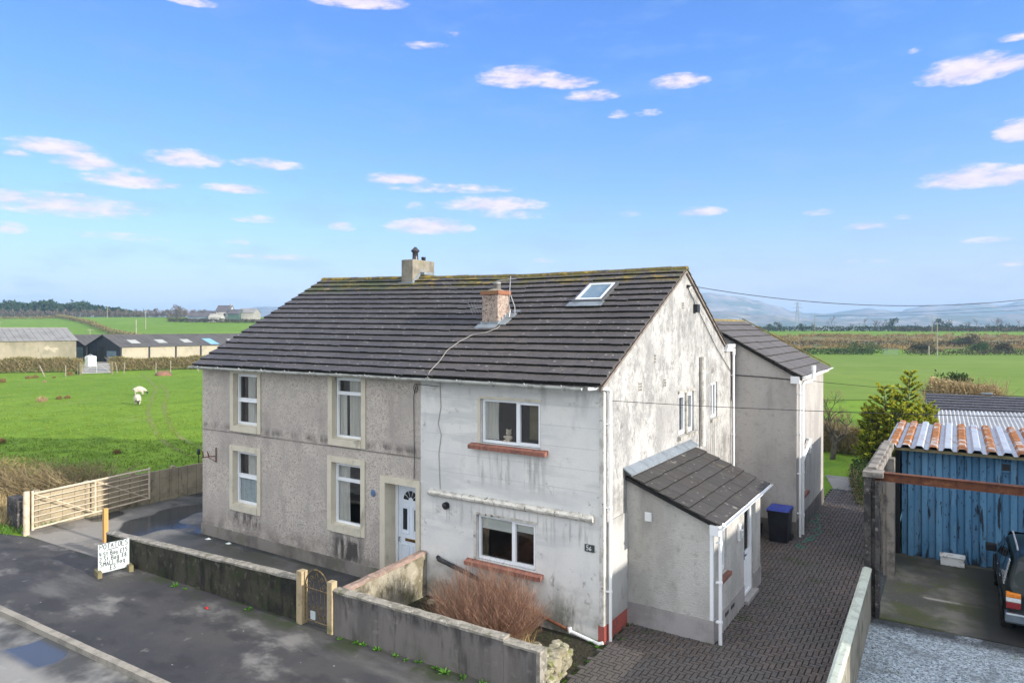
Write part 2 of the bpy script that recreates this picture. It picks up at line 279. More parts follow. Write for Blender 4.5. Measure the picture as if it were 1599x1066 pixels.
mt['tileedge'] = M('shadow_tile_edge', (.010,.010,.009), [N_(4,(.018,.019,.011),.45,.65)], .95)  # near-black edge paints in the shadow line under each tile course
mt['tileA'] = M('dark_concrete_tile', (.074,.068,.067), tilel((.054,.050,.049),(.096,.088,.085),(.058,.055,.055))+moss(7.55,9,.9)+[N_(1.2,(.06,.075,.02),.42,.6,.8,box=(None,-9.6,None,None,7.45,9,.2))], .62, [dict(s=45,f=.35,dist_=.008)], spec=.35)
mt['tileB'] = M('brown_black_concrete_tile', (.082,.072,.067), tilel((.060,.053,.050),(.105,.092,.085),(.066,.060,.057))+moss(7.5,9,.8), .62, [dict(s=45,f=.35,dist_=.008)], spec=.35)
mt['tileC'] = M('brown_concrete_tile', (.056,.052,.049), [dict(k='isl',lo=0,hi=1,c=(.066,.061,.057)), N_(.9,(.06,.05,.043),.45,.7,.7), N_(2.2,(.14,.125,.08),.6,.72,.5), dict(k='vor',s=5,lo=.15,hi=.07,f=.8,c=(.30,.28,.25)), N_(12,(.04,.035,.03),.55,.7,.5), N_(3,(.36,.34,.30),.63,.72,.6,seed=3,d=7)], .7, [dict(s=45,f=.3,dist_=.008)])
mt['tileD'] = M('grey_brown_concrete_tile', (.115,.105,.098), [dict(k='isl',lo=0,hi=1,c=(.132,.12,.112)), N_(.9,(.095,.08,.07),.45,.7,.7), dict(k='vor',s=5,lo=.12,hi=.06,f=.6,c=(.28,.26,.23)), N_(12,(.06,.05,.045),.55,.7,.5)], .7, [dict(s=45,f=.3,dist_=.008)])
mt['ridge'] = M('mossy_ridge_tile', (.10,.09,.07), [N_(2.5,(.14,.115,.035),.4,.55), N_(2.1,(.30,.21,.035),.52,.62,.95,seed=2), N_(9,(.035,.033,.03),.52,.68,.9), N_(14,(.33,.31,.27),.62,.72,.7)], .9, [dict(s=14,f=.6,dist_=.03)])
mt['ridgey'] = M('yellow_lichen_ridge_tile', (.20,.155,.06), [N_(4,(.30,.22,.05),.45,.6), N_(9,(.10,.085,.06),.5,.68,.9)], .9)
mt['lead'] = M('lead_flashing', (.24,.27,.295), [N_(3,(.165,.185,.20),.42,.65), N_(12,(.46,.49,.51),.55,.7,.6)], .5, [dict(s=8,f=.3,dist_=.02)], metal=.2)
mt['framegrey'] = M('grey_metal_flashing_frame', (.13,.135,.14), [N_(4,(.09,.095,.10),.4,.65)], .5, metal=.3)
mt['mortar'] = M('verge_mortar', (.24,.20,.175), [N_(5,(.14,.12,.10),.45,.65)], .95)
mt['chimrender'] = M('weathered_chimney_render', (.26,.235,.19), [N_(3,(.17,.155,.125),.42,.65), N_(2.2,(.36,.31,.25),.55,.7,.8), N_(14,(.10,.095,.07),.55,.7,.7), N_(4,(.19,.18,.07),.55,.68,.7,box=(None,None,None,None,8.3,9,.2),seed=3)], .95, [dict(s=30,f=.5,dist_=.015)])
mt['chimdash'] = M('pink_pebbledash_chimney', (.33,.25,.205), [dict(k='cell',s=34,lo=.05,hi=.95,c=(.46,.37,.31)), dict(k='cell',s=30,lo=.72,hi=.95,f=.9,c=(.10,.08,.075),seed=2), N_(5,(.22,.17,.15),.45,.68,.6)], .95, roughcast)
mt['brick'] = M('mossy_brick_cap', (.28,.12,.07), [N_(6,(.17,.085,.055),.45,.62), N_(4,(.17,.15,.06),.55,.66,.8), dict(k='lines',ax=0,s=.22,lo=.46,hi=.49,c=(.22,.19,.16),f=.8)], .9)
mt['potdark'] = M('glazed_dark_pot', (.03,.028,.032), [N_(8,(.05,.045,.05),.5,.7)], .35, spec=.5)
mt['pvc'] = M('white_pvc', (.78,.79,.80), [N_(3,(.66,.665,.66),.5,.7,.7), N_(1.4,(.46,.45,.42),.62,.78,.5,st=(1,1,.3))], .35, spec=.4)
mt['upvc'] = M('clean_white_window_frame', (.82,.84,.86), [N_(4,(.72,.74,.76),.5,.7,.5)], .3, spec=.4)
mt['gutterold'] = M('lichened_white_gutter', (.52,.53,.50), [N_(5,(.27,.27,.24),.45,.62,.9), N_(13,(.62,.62,.6),.5,.7,.6), N_(3,(.16,.17,.08),.6,.72,.8,seed=2)], .6)
mt['castpipe'] = M('flaking_painted_pipe', (.60,.585,.54), [N_(9,(.40,.38,.34),.46,.62,.9,st=(1,1,.5)), N_(14,(.10,.085,.07),.63,.70,.95), N_(7,(.30,.14,.08),.68,.73,.8,seed=2)], .7, [dict(s=20,f=.4,dist_=.01)])
mt['cornice'] = M('flaking_render_cornice', (.56,.54,.49), [N_(7,(.38,.36,.32),.46,.62,.9), N_(9,(.045,.04,.035),.60,.66,.95,st=(1.5,1,1)), N_(5,(.30,.26,.18),.6,.7,.7,seed=3)], .85, [dict(s=12,f=.6,dist_=.03)])
mt['black'] = M('black_plastic', (.012,.013,.016), [N_(6,(.03,.03,.034),.5,.7)], .4, spec=.4)
mt['cable'] = M('dark_cable', (.03,.03,.03), [N_(2,(.045,.045,.045),.4,.6)], .6)
mt['cablewhite'] = M('pale_cable', (.34,.325,.30), [N_(3,(.36,.34,.31),.4,.6)], .6)
mt['doorwhite'] = M('pale_upvc_door', (.74,.80,.88), [N_(3,(.66,.72,.80),.4,.65,.6)], .3, spec=.45)
mt['brass'] = M('brass_letterplate', (.35,.22,.07), [N_(20,(.22,.14,.05),.4,.65)], .35, metal=.9)
mt['curtain'] = M('cream_curtain', (.80,.78,.72), [N_(4,(.66,.64,.58),.4,.65,.6,st=(4,4,.3))], .95, trans=.3)
mt['net'] = M('white_net_curtain', (.62,.70,.72), [N_(14,(.50,.58,.60),.4,.65)], .95, trans=.3)
mt['blind'] = M('roller_blind', (.55,.57,.53), [N_(3,(.48,.50,.47),.4,.65,.6)], .9)
mt['skyblind'] = M('blue_grey_roof_blind', (.22,.30,.36), [N_(3,(.30,.36,.40),.5,.7)], .9)
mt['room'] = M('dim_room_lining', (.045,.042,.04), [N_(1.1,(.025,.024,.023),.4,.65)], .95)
mt['glass'] = glass_mat('window_glass', (.94,.95,.95))
mt['rust'] = M('rusty_iron', (.15,.06,.032), [N_(8,(.10,.04,.025),.45,.65), N_(3,(.30,.13,.06),.55,.7,.7)], .85)
mt['plaque'] = M('blue_ceramic_plaque', (.10,.16,.28), [N_(20,(.30,.36,.44),.55,.62)], .3)
mt['slate'] = M('grey_slate_plaque', (.055,.065,.065), [N_(9,(.09,.10,.10),.45,.65)], .6)
mt['wtext'] = M('white_lettering', (.72,.74,.72), [N_(15,(.6,.62,.6),.4,.7)], .7)
mt['btext'] = M('black_marker_ink', (.02,.025,.03), [N_(15,(.05,.055,.06),.4,.7)], .7)
mt['toyfur'] = M('cream_plush', (.55,.48,.38), [N_(30,(.42,.36,.28),.4,.65)], .95)
# --- walls, gates, small things
mt['lowwall'] = M('mossy_dark_render_wall', (.058,.052,.037), [N_(1.2,(.020,.020,.015),.40,.62), N_(2.3,(.030,.040,.014),.46,.66,.85), N_(5,(.11,.10,.075),.56,.70,.8), N_(2.6,(.014,.014,.012),.5,.66,.9,st=(1.5,1.5,.4),seed=7), N_(30,(.05,.048,.04),.5,.7,.6)], .95, [dict(s=35,f=.6,dist_=.02)])
mt['lowwallgrey'] = M('streaked_grey_render_wall', (.165,.15,.14), [N_(1.5,(.105,.096,.092),.42,.66,.9,st=(1.4,1.4,.3),d=6), N_(3,(.06,.056,.053),.52,.70,.85,st=(1.5,1.5,.25),seed=2,d=6), N_(4,(.23,.21,.195),.58,.72,.6), N_(2,(.06,.072,.035),.45,.65,.8,box=(None,None,None,None,None,.35,.35)), N_(6,(.045,.042,.04),.42,.66,.8,st=(1,1,.4),box=(None,None,None,None,.55,1.2,.2))], .95, [dict(s=45,f=.5,dist_=.015)])
mt['coping'] = M('lichen_coping', (.30,.275,.235), [N_(6,(.17,.16,.13),.42,.62,.9), N_(14,(.46,.43,.38),.56,.68,.8), N_(4,(.13,.13,.07),.58,.7,.8,seed=2)], .95, [dict(s=20,f=.6,dist_=.02)])
mt['coppink'] = M('pinkish_coping', (.33,.23,.19), [N_(4,(.22,.17,.13),.45,.62,.9), N_(12,(.40,.34,.29),.56,.68,.7)], .95, [dict(s=20,f=.5,dist_=.02)])
mt['gatepost'] = M('buff_gate_post', (.42,.33,.20), [N_(4,(.31,.245,.15),.45,.65,.9), N_(9,(.12,.11,.07),.62,.72,.8), N_(3,(.14,.14,.05),.45,.65,.7,box=(None,None,None,None,None,.3,.25))], .85)
mt['beige'] = M('beige_gate_paint', (.60,.50,.37), [N_(6,(.43,.34,.24),.45,.65,.8), N_(14,(.25,.19,.13),.66,.74,.7)], .6)
mt['wiregate'] = M('gilded_wrought_iron', (.24,.17,.08), [N_(14,(.08,.055,.035),.45,.62,.9)], .5, metal=.4)
mt['concpanel'] = M('buff_concrete_panel', (.36,.30,.20), [N_(1.3,(.25,.21,.145),.42,.65), dict(k='lines',ax=1,s=.36,lo=.455,hi=.495,f=.75,c=(.10,.085,.06)), N_(2.5,(.13,.115,.085),.56,.72,.85,st=(1,1,.3)), N_(20,(.45,.38,.27),.5,.7,.5), N_(2,(.10,.10,.05),.45,.65,.8,box=(None,None,None,None,None,.35,.3))], .95, [dict(s=30,f=.35,dist_=.01)])
mt['timber'] = M('fresh_sawn_timber', (.56,.32,.11), [N_(3,(.45,.25,.09),.4,.65,.8,st=(4,4,.4))], .8)
mt['oldwood'] = M('greenish_old_timber', (.19,.165,.09), [N_(4,(.13,.115,.06),.4,.65,.8)], .9)
mt['fencewood'] = M('grey_fence_timber', (.30,.26,.20), [N_(6,(.19,.165,.13),.4,.65,.8)], .9)
mt['signboard'] = M('white_painted_board', (.50,.55,.55), [N_(3,(.43,.49,.49),.45,.7,.7), N_(9,(.43,.47,.46),.64,.76,.6)], .7)
mt['binbody'] = M('black_bin_plastic', (.012,.013,.018), [N_(3,(.02,.021,.026),.4,.65)], .45, spec=.4)
mt['binlid'] = M('blue_bin_lid', (.02,.04,.27), [N_(4,(.03,.06,.34),.45,.7)], .4, spec=.4)
mt['hose'] = M('green_garden_hose', (.03,.24,.16), [N_(6,(.015,.11,.07),.4,.65)], .5)
mt['manhole'] = M('teal_grey_drain_cover', (.065,.085,.085), [N_(20,(.10,.125,.125),.45,.65)], .7, metal=.2)
mt['stanchion'] = M('lichened_concrete_stanchion', (.085,.078,.072), [N_(4,(.035,.033,.032),.42,.6), dict(k='vor',s=6.5,lo=.28,hi=.2,f=.85,c=(.20,.185,.175),seed=1), dict(k='vor',s=14,lo=.2,hi=.14,f=.7,c=(.24,.20,.19),seed=3), N_(14,(.04,.038,.036),.5,.65,.6)], .95, [dict(s=20,f=.5,dist_=.02)])
mt['concdark'] = M('stained_concrete_lintel', (.26,.235,.205), [N_(3,(.11,.10,.09),.45,.62,.9), N_(12,(.33,.30,.27),.55,.7,.6)], .95, [dict(s=25,f=.4,dist_=.015)])
mt['drivewall'] = M('drive_wall_render', (.27,.25,.20), [N_(1.5,(.16,.15,.12),.45,.65,.9), N_(3,(.10,.115,.06),.55,.7,.7)], .95, [dict(s=30,f=.4,dist_=.02)])
mt['drivecop'] = M('pale_green_wall_top', (.46,.50,.43), [N_(5,(.34,.36,.31),.45,.65,.9), N_(12,(.52,.55,.49),.55,.7,.6), N_(8,(.17,.17,.13),.64,.72,.7)], .9)
mt['bluetin'] = M('blue_painted_tin', (.075,.20,.345), [N_(1.1,(.14,.31,.48),.42,.65,.8,st=(1,1,.2)), N_(3,(.13,.25,.38),.55,.7,.8,st=(2,1,.25),seed=2), N_(4,(.013,.014,.02),.57,.65,.95,st=(2.2,1,.28),d=7), N_(12,(.02,.022,.03),.60,.68,.9,st=(1.2,1,.5),seed=4), N_(2,(.015,.02,.03),.45,.62,.9,box=(None,None,None,None,None,.55,.5)), N_(8,(.14,.06,.03),.70,.76,.7,seed=8)], .55, spec=.3)
mt['rooftin'] = M('galvanised_rusting_sheet', (.46,.49,.53), [N_(4,(.36,.39,.43),.45,.65,.8), N_(2.2,(.33,.14,.045),.60,.66,.8,d=7,seed=9), N_(9,(.30,.13,.05),.64,.70,.8,d=5,seed=3), N_(12,(.20,.19,.19),.62,.70,.5)], .5, metal=.2)
mt['rustfold'] = M('rusted_roof_sheet', (.36,.145,.038), [N_(5,(.24,.085,.025),.42,.6), N_(3,(.44,.44,.45),.53,.61,.9,d=8), N_(9,(.15,.06,.03),.58,.68,.7,seed=5,d=6), N_(9,(.48,.29,.15),.55,.68,.7)], .8, metal=.1)
mt['asbestos'] = M('pale_corrugated_sheet', (.44,.44,.44), [N_(1.2,(.36,.36,.355),.45,.65,.8), N_(5,(.27,.27,.26),.6,.75,.6), N_(.5,(.52,.54,.56),.55,.7,.8)], .75)
mt['carpaint'] = M('dark_green_car_paint', (.006,.013,.013), [N_(1.5,(.009,.018,.018),.4,.65)], .28, spec=.3, coord='obj')
mt['cartrim'] = M('black_car_trim', (.012,.012,.013), [N_(9,(.02,.02,.02),.4,.65)], .55, coord='obj')
mt['carglass'] = M('dark_car_glass', (.012,.018,.022), [N_(1,(.018,.024,.028),.4,.65)], .08, spec=.4, coord='obj')
mt['chrome'] = M('bright_bumper', (.30,.33,.36), [N_(4,(.22,.25,.28),.4,.65)], .2, metal=.9, coord='obj')
mt['amber'] = M('amber_lens', (.75,.22,.01), [N_(30,(.55,.15,.01),.4,.65)], .2, spec=.6, coord='obj')
mt['clear'] = M('clear_lens', (.6,.62,.62), [N_(30,(.5,.52,.52),.4,.65)], .2, spec=.6, coord='obj')
mt['redlens'] = M('red_lens', (.22,.01,.01), [N_(30,(.15,.01,.01),.4,.65)], .2, spec=.6, coord='obj')
mt['tyre'] = M('tyre_rubber', (.018,.018,.018), [N_(20,(.03,.03,.028),.4,.65)], .9, coord='obj')
mt['rim'] = M('alloy_rim', (.35,.36,.35), [N_(9,(.22,.22,.2),.4,.65)], .35, metal=.7, coord='obj')
mt['boxwhite'] = M('scuffed_white_enamel', (.68,.70,.70), [N_(6,(.50,.50,.48),.5,.65,.8), N_(7,(.30,.13,.06),.60,.66,.9,seed=2)], .4)
# --- plants and animals
def leafmat(name, c1, c2, c3, tr=.25): return M(name, c1, [dict(k='isl',lo=0,hi=.7,c=c2), dict(k='isl',lo=.7,hi=1,c=c3)], .8, coord='obj', spec=.15, trans=tr)
mt['twig'] = leafmat('reddish_dry_twig', (.31,.165,.105), (.42,.27,.19), (.20,.10,.065), .1)
mt['straw'] = leafmat('straw_stem', (.38,.28,.14), (.46,.36,.20), (.28,.19,.09), .15)
mt['hedgeleaf'] = leafmat('winter_hedge_leaf', (.21,.18,.06), (.29,.235,.10), (.12,.145,.035))
mt['hedgetwig'] = leafmat('hedge_twig', (.26,.20,.11), (.33,.26,.15), (.17,.13,.07), .05)
mt['greenleaf'] = leafmat('fresh_green_leaf', (.06,.17,.02), (.10,.24,.03), (.04,.11,.015))
mt['pasturetuft'] = leafmat('pasture_grass_blade', (.15,.235,.03), (.20,.28,.045), (.11,.18,.022), .2)
mt['vergegrass'] = leafmat('verge_grass_blade', (.07,.18,.025), (.12,.24,.04), (.22,.22,.08))
mt['conifer'] = leafmat('dark_cypress_spray', (.035,.085,.022), (.055,.12,.028), (.10,.16,.03))
mt['conifertip'] = leafmat('golden_cypress_tip', (.52,.50,.045), (.38,.42,.04), (.62,.56,.07), .35)
mt['shrubleaf'] = leafmat('dark_shrub_leaf', (.045,.085,.022), (.07,.11,.03), (.025,.055,.015))
mt['rush'] = leafmat('brown_rush', (.24,.17,.06), (.30,.22,.09), (.14,.10,.035))
mt['bark'] = M('grey_bark', (.10,.085,.065), [N_(8,(.05,.042,.035),.4,.65,.9,st=(1,1,.3))], .95, coord='obj')
mt['farleaf'] = leafmat('distant_evergreen', (.030,.060,.022), (.045,.078,.028), (.020,.042,.018), .1)
mt['fartwig'] = leafmat('distant_bare_twig', (.13,.10,.07), (.17,.135,.10), (.09,.07,.05), .05)
mt['farhedge'] = leafmat('distant_hedge', (.075,.068,.032), (.10,.085,.045), (.045,.05,.022), .1)
mt['fleece'] = M('cream_fleece', (.52,.475,.385), [N_(14,(.40,.36,.285),.45,.65), N_(3,(.58,.54,.45),.5,.7,.6)], .95, [dict(s=22,f=.8,dist_=.03)], coord='obj')
mt['sheepface'] = M('black_sheep_face', (.03,.027,.025), [N_(20,(.06,.05,.045),.5,.7)], .9, coord='obj')
mt['barnwall'] = M('lichened_barn_render', (.30,.265,.195), [N_(.22,(.20,.185,.13),.42,.62,.9), N_(.6,(.42,.37,.28),.55,.7,.85), N_(1.5,(.15,.135,.10),.58,.72,.7,st=(1,1,.4))], .95)
mt['barnpanel'] = M('buff_barn_panel', (.40,.35,.27), [N_(.35,(.31,.27,.205),.45,.65,.8), N_(1.5,(.28,.24,.18),.58,.72,.7)], .95)
mt['barnroof'] = M('grey_fibre_cement_roof', (.24,.235,.225), [N_(.5,(.18,.175,.165),.45,.65,.8), N_(3,(.29,.28,.27),.55,.7,.5)], .9)
mt['barnroofdark'] = M('dark_fibre_cement_roof', (.10,.095,.09), [N_(.5,(.075,.07,.066),.45,.65,.8), N_(3,(.14,.13,.12),.55,.7,.5)], .9)
mt['barnblack'] = M('tarred_barn_boards', (.028,.032,.036), [N_(1.,(.05,.055,.06),.5,.7,.8)], .8)
mt['bluegrey'] = M('blue_grey_door', (.16,.22,.27), [N_(2,(.12,.17,.21),.4,.65)], .7)
mt['rooflight'] = M('pale_roof_light', (.42,.42,.38), [N_(1,(.34,.34,.30),.4,.65)], .5)
mt['rooflightblue'] = M('blue_roof_light', (.22,.42,.62), [N_(1,(.2,.37,.55),.4,.65)], .5)
mt['galv'] = M('galvanised_gate', (.45,.45,.45), [N_(6,(.34,.34,.34),.4,.65)], .5, metal=.4)
mt['bulkbag'] = M('white_bulk_bag', (.70,.70,.70), [N_(3,(.55,.55,.55),.5,.7), N_(2,(.12,.14,.22),.62,.68,.8,seed=2)], .8)
mt['redsoil'] = M('red_soil', (.23,.125,.08), [N_(1,(.16,.085,.055),.4,.65)], .95, [dict(s=4,f=.6,dist_=.1)])
mt['farwhite'] = M('whitewashed_farm_wall', (.47,.465,.44), [N_(.3,(.39,.385,.365),.4,.65)], .9)
mt['fargrey'] = M('grey_farm_wall', (.36,.34,.30), [N_(.3,(.29,.275,.245),.4,.65)], .9)
mt['farblue'] = M('blue_grey_farm_cladding', (.16,.21,.25), [N_(.3,(.13,.17,.20),.4,.65)], .9)
mt['fargreen'] = M('dark_green_farm_cladding', (.07,.12,.10), [N_(.3,(.055,.095,.08),.4,.65)], .9)
mt['farroof'] = M('far_slate_roof', (.11,.105,.11), [N_(.3,(.085,.08,.085),.4,.65)], .9)
mt['polewood'] = M('weathered_pole', (.34,.32,.24), [N_(2,(.27,.25,.19),.4,.65)], .9, coord='obj')
mt['steel'] = M('grey_pylon_steel', (.30,.32,.34), [N_(1,(.25,.27,.29),.4,.65)], .6, coord='obj')
# ================================================================ SETTING
def sheet(name, pts, z, mat, kind='structure', sub=0):
    mb = MB(); mb.poly([(x, y, z) for x, y in pts]); return tag(mb.build(name, mat), kind=kind)
def ground():
    mb = MB(); rs = [0, 15, 40, 70, 100, 130, 155, 175]+[200+18*i for i in range(24)]+[650, 700, 760, 840, 950, 1100, 1350, 1700, 2300, 3200, 5200]
    n = 180; vs = [(0, 0, -.012)]
    for r in rs[1:]:
        for k in range(n):
            a = 2*math.pi*k/n; x, y = r*math.cos(a), r*math.sin(a)
            vs.append((x, y, terr(x, y)-.012))
    fs = [(0, 1+k, 1+(k+1) % n) for k in range(n)]
    for i in range(len(rs)-2):
        fs += [(1+i*n+k, 1+(i+1)*n+k, 1+(i+1)*n+(k+1) % n, 1+i*n+(k+1) % n) for k in range(n)]
    # hole under the sunken road strip: the road lies below, so drop those cells out by cutting the near front
    mb.v = vs
    mb.f = fs; mb.m = [0]*len(fs)
    o = mb.build('ground', mt['grass'], smooth=True)
    # cut out the road corridor, which lies a kerb's height lower
    bm = bmesh.new(); bm.from_mesh(o.data)
    for co, no in (((-12.5, -5.80, 0), (-.0283, 1, 0)), ((0, -60, 0), (0, 1, 0)), ((-90, 0, 0), (1, 0, 0)), ((40, 0, 0), (1, 0, 0))):
        bmesh.ops.bisect_plane(bm, geom=bm.verts[:]+bm.edges[:]+bm.faces[:], plane_co=co, plane_no=no)
    dead = []
    for f in bm.faces:
        c = f.calc_center_median()
        if -90 < c.x < 40 and -60 < c.y < -5.80+(c.x+12.5)*.0283: dead.append(f)
    bmesh.ops.delete(bm, geom=dead, context='FACES'); bm.to_mesh(o.data); bm.free()
    return tag(o, kind='structure')
ground()
kd = Vector((1, .0283, 0)); k0 = Vector((-12.5, -5.78, 0))
def kp(x, off, z=0.): return (x, -5.78+(x+12.5)*.0283+off, z)
# pavement raised .11 above the road; the road lies on the ground level
PZ = .004
mb = MB(); mb.quad(kp(-92, .02, -.1), kp(42, .02, -.1), (42, -62, -.1), (-92, -62, -.1)); tag(mb.build('road', mt['road']), kind='structure')
mb = MB(); mb.poly([kp(-90, 0, PZ), kp(30, 0, PZ), (30, -2.45, PZ), (4.15, -2.3, PZ), (.1, -2.35, PZ), (-4.9, -2.54, PZ), (-13.65, -2.79, PZ), (-17.7, -3.1, PZ), (-22, -4.25, PZ), (-40, -5.0, PZ), (-90, -6.6, PZ)])
tag(mb.build('pavement', mt['asphalt']), kind='structure')
mb = MB(); x = -60.
while x < 14:
    a = kp(x, -.14); L = .905
    mb.obox((a[0], a[1], -.2), kd*L, Vector((-.0283, 1, 0))*.15, (0, 0, .212+random.uniform(-.004, .004)))
    x += .915
tag(mb.build('kerb', mt['kerb']), kind='structure')
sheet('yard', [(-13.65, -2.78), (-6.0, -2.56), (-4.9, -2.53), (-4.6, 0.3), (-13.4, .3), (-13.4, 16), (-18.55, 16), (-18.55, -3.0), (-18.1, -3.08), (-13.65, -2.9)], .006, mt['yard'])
sheet('garden_bed', [(-4.75, -2.5), (-.05, -2.3), (.1, -.35), (-.05, 0.1), (-4.7, 0.1)], .012, mt['soil'])
# block paving drive, herringbone
def drive():
    base = MB(); base.poly([(.05, -2.5, .008), (4.25, -2.5, .008), (4.25, 17.2, .008), (1.9, 17.2, .008), (1.9, 14.2, .008), (-.5, 9.4, .008), (-.5, -.3, .008), (.05, -.3, .008)])
    tag(base.build('drive_bed', mt['joint']), kind='structure')
    mb = MB(); w = .1; g = .004
    rnd = random.Random(3)
    def inside(x, y):
        if x > 4.22 or y < -2.45 or y > 16.9: return False
        if x < .1: return False
        if 1.12 < y < 5.1 and x < 1.84: return False
        if 9.4 < y < 14.4 and x < 1.88: return False
        if y > 14.4 and x < 1.9: return False
        return True
    for j in range(-30, 180):
        for i in range(-30, 75):
            k = (i-j) % 4
            if k == 0: x0, y0, bx, by = i*w, j*w, 2*w, w
            elif k == 3: x0, y0, bx, by = i*w, j*w, w, 2*w   # vertical brick
            else: continue
            if not inside(x0+bx/2, y0+by/2): continue
            z = .05+rnd.uniform(-.004, .004); tx, ty = rnd.uniform(-.003, .003), rnd.uniform(-.003, .003); c = .007
            x1, y1, x2, y2 = x0+g, y0+g, x0+bx-g, y0+by-g
            P = [(x1, y1, .0), (x2, y1, .0), (x2, y2, .0), (x1, y2, .0), (x1+c, y1+c, z-tx-ty), (x2-c, y1+c, z+tx-ty), (x2-c, y2-c, z+tx+ty), (x1+c, y2-c, z-tx+ty)]
            mb.add(P, [(4,5,6,7),(0,1,5,4),(1,2,6,5),(2,3,7,6),(3,0,4,7)])
    o = mb.build('drive_paving', mt['paver'], loc=(0, 0, -.034)); tag(o, kind='structure')
drive()
mb = MB(); mb.quad((1.9, 16.9, .012), (4.3, 16.9, .012), (4.0, 19.6, .012), (1.2, 19.6, .012)); tag(mb.build('rear_path', mt['apron']), kind='structure')
sheet('gravel', [(4.25, -8), (30, -8), (30, 9.4), (4.25, 9.4)], .006, mt['gravel'])
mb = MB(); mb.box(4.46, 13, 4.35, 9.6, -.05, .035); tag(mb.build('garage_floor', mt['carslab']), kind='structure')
# wheel ruts over the field
def ribbon(pts, w, z):
    mb = MB(); L = []
    P = [Vector(p) for p in pts]; Q = []
    for i in range(len(P)-1):
        for s in range(10):
            t = s/10; p0 = P[max(i-1, 0)]; p1 = P[i]; p2 = P[i+1]; p3 = P[min(i+2, len(P)-1)]
            Q.append(.5*((2*p1)+(p2-p0)*t+(2*p0-5*p1+4*p2-p3)*t*t+(3*p1-3*p2+p3-p0)*t**3))
    Q.append(P[-1]); prev = None
    for i, p in enumerate(Q):
        d = (Q[min(i+1, len(Q)-1)]-Q[max(i-1, 0)]); d.z = 0; d.normalize(); s = Vector((-d.y, d.x, 0)); ww = w*(.6+.5*random.random())
        L.append((p+s*ww/2, p-s*ww/2))
    for i in range(len(L)-1):
        a, b = L[i], L[i+1]; mb.quad((a[0].x, a[0].y, z), (a[1].x, a[1].y, z), (b[1].x, b[1].y, z), (b[0].x, b[0].y, z))
    return mb
for pts in (((222,584),(243,603),(240,617),(232,640),(240,667),(256,688),(285,705),(330,718)), ((250,600),(262,612),(257,632),(262,655),(280,680),(300,692),(335,702))):
    tag(ribbon([gz(*p) for p in pts], .38, .0).build('wheel_rut', mt['mud']), kind='structure')
# far fields, moor strip and fells
def drape(name, cs, mat, lift, nx=40, ny=14, jit=0.):
    """patch between four corner points draped on the land"""
    mb = MB(); A, B, C, D = [Vector((p[0], p[1], 0)) for p in cs]; vs = []
    for j in range(ny+1):
        for i in range(nx+1):
            u, v = i/nx, j/ny; p = (A*(1-u)+B*u)*(1-v)+(D*(1-u)+C*u)*v
            if jit and 0 < j < ny or jit: p += Vector((random.uniform(-jit, jit), random.uniform(-jit, jit), 0))
            vs.append((p.x, p.y, terr(p.x, p.y)+lift))
    mb.v = vs; mb.f = [(j*(nx+1)+i, j*(nx+1)+i+1, (j+1)*(nx+1)+i+1, (j+1)*(nx+1)+i) for j in range(ny) for i in range(nx)]; mb.m = [0]*len(mb.f)
    return tag(mb.build(name, mat, smooth=True), kind='structure')
def vd(u, d):  # point on the land at bearing of column u and range d
    p = gd(u, HOR, d); return Vector((p.x, p.y, terr(p.x, p.y)))
drape('moorland', [vd(1120, 190), vd(1850, 190), vd(1850, 300), vd(1120, 285)], mt['moor'], .12)
drape('crop_field', [vd(640, 60), vd(2000, 60), vd(2000, 158), vd(640, 158)], mt['arable'], .03)
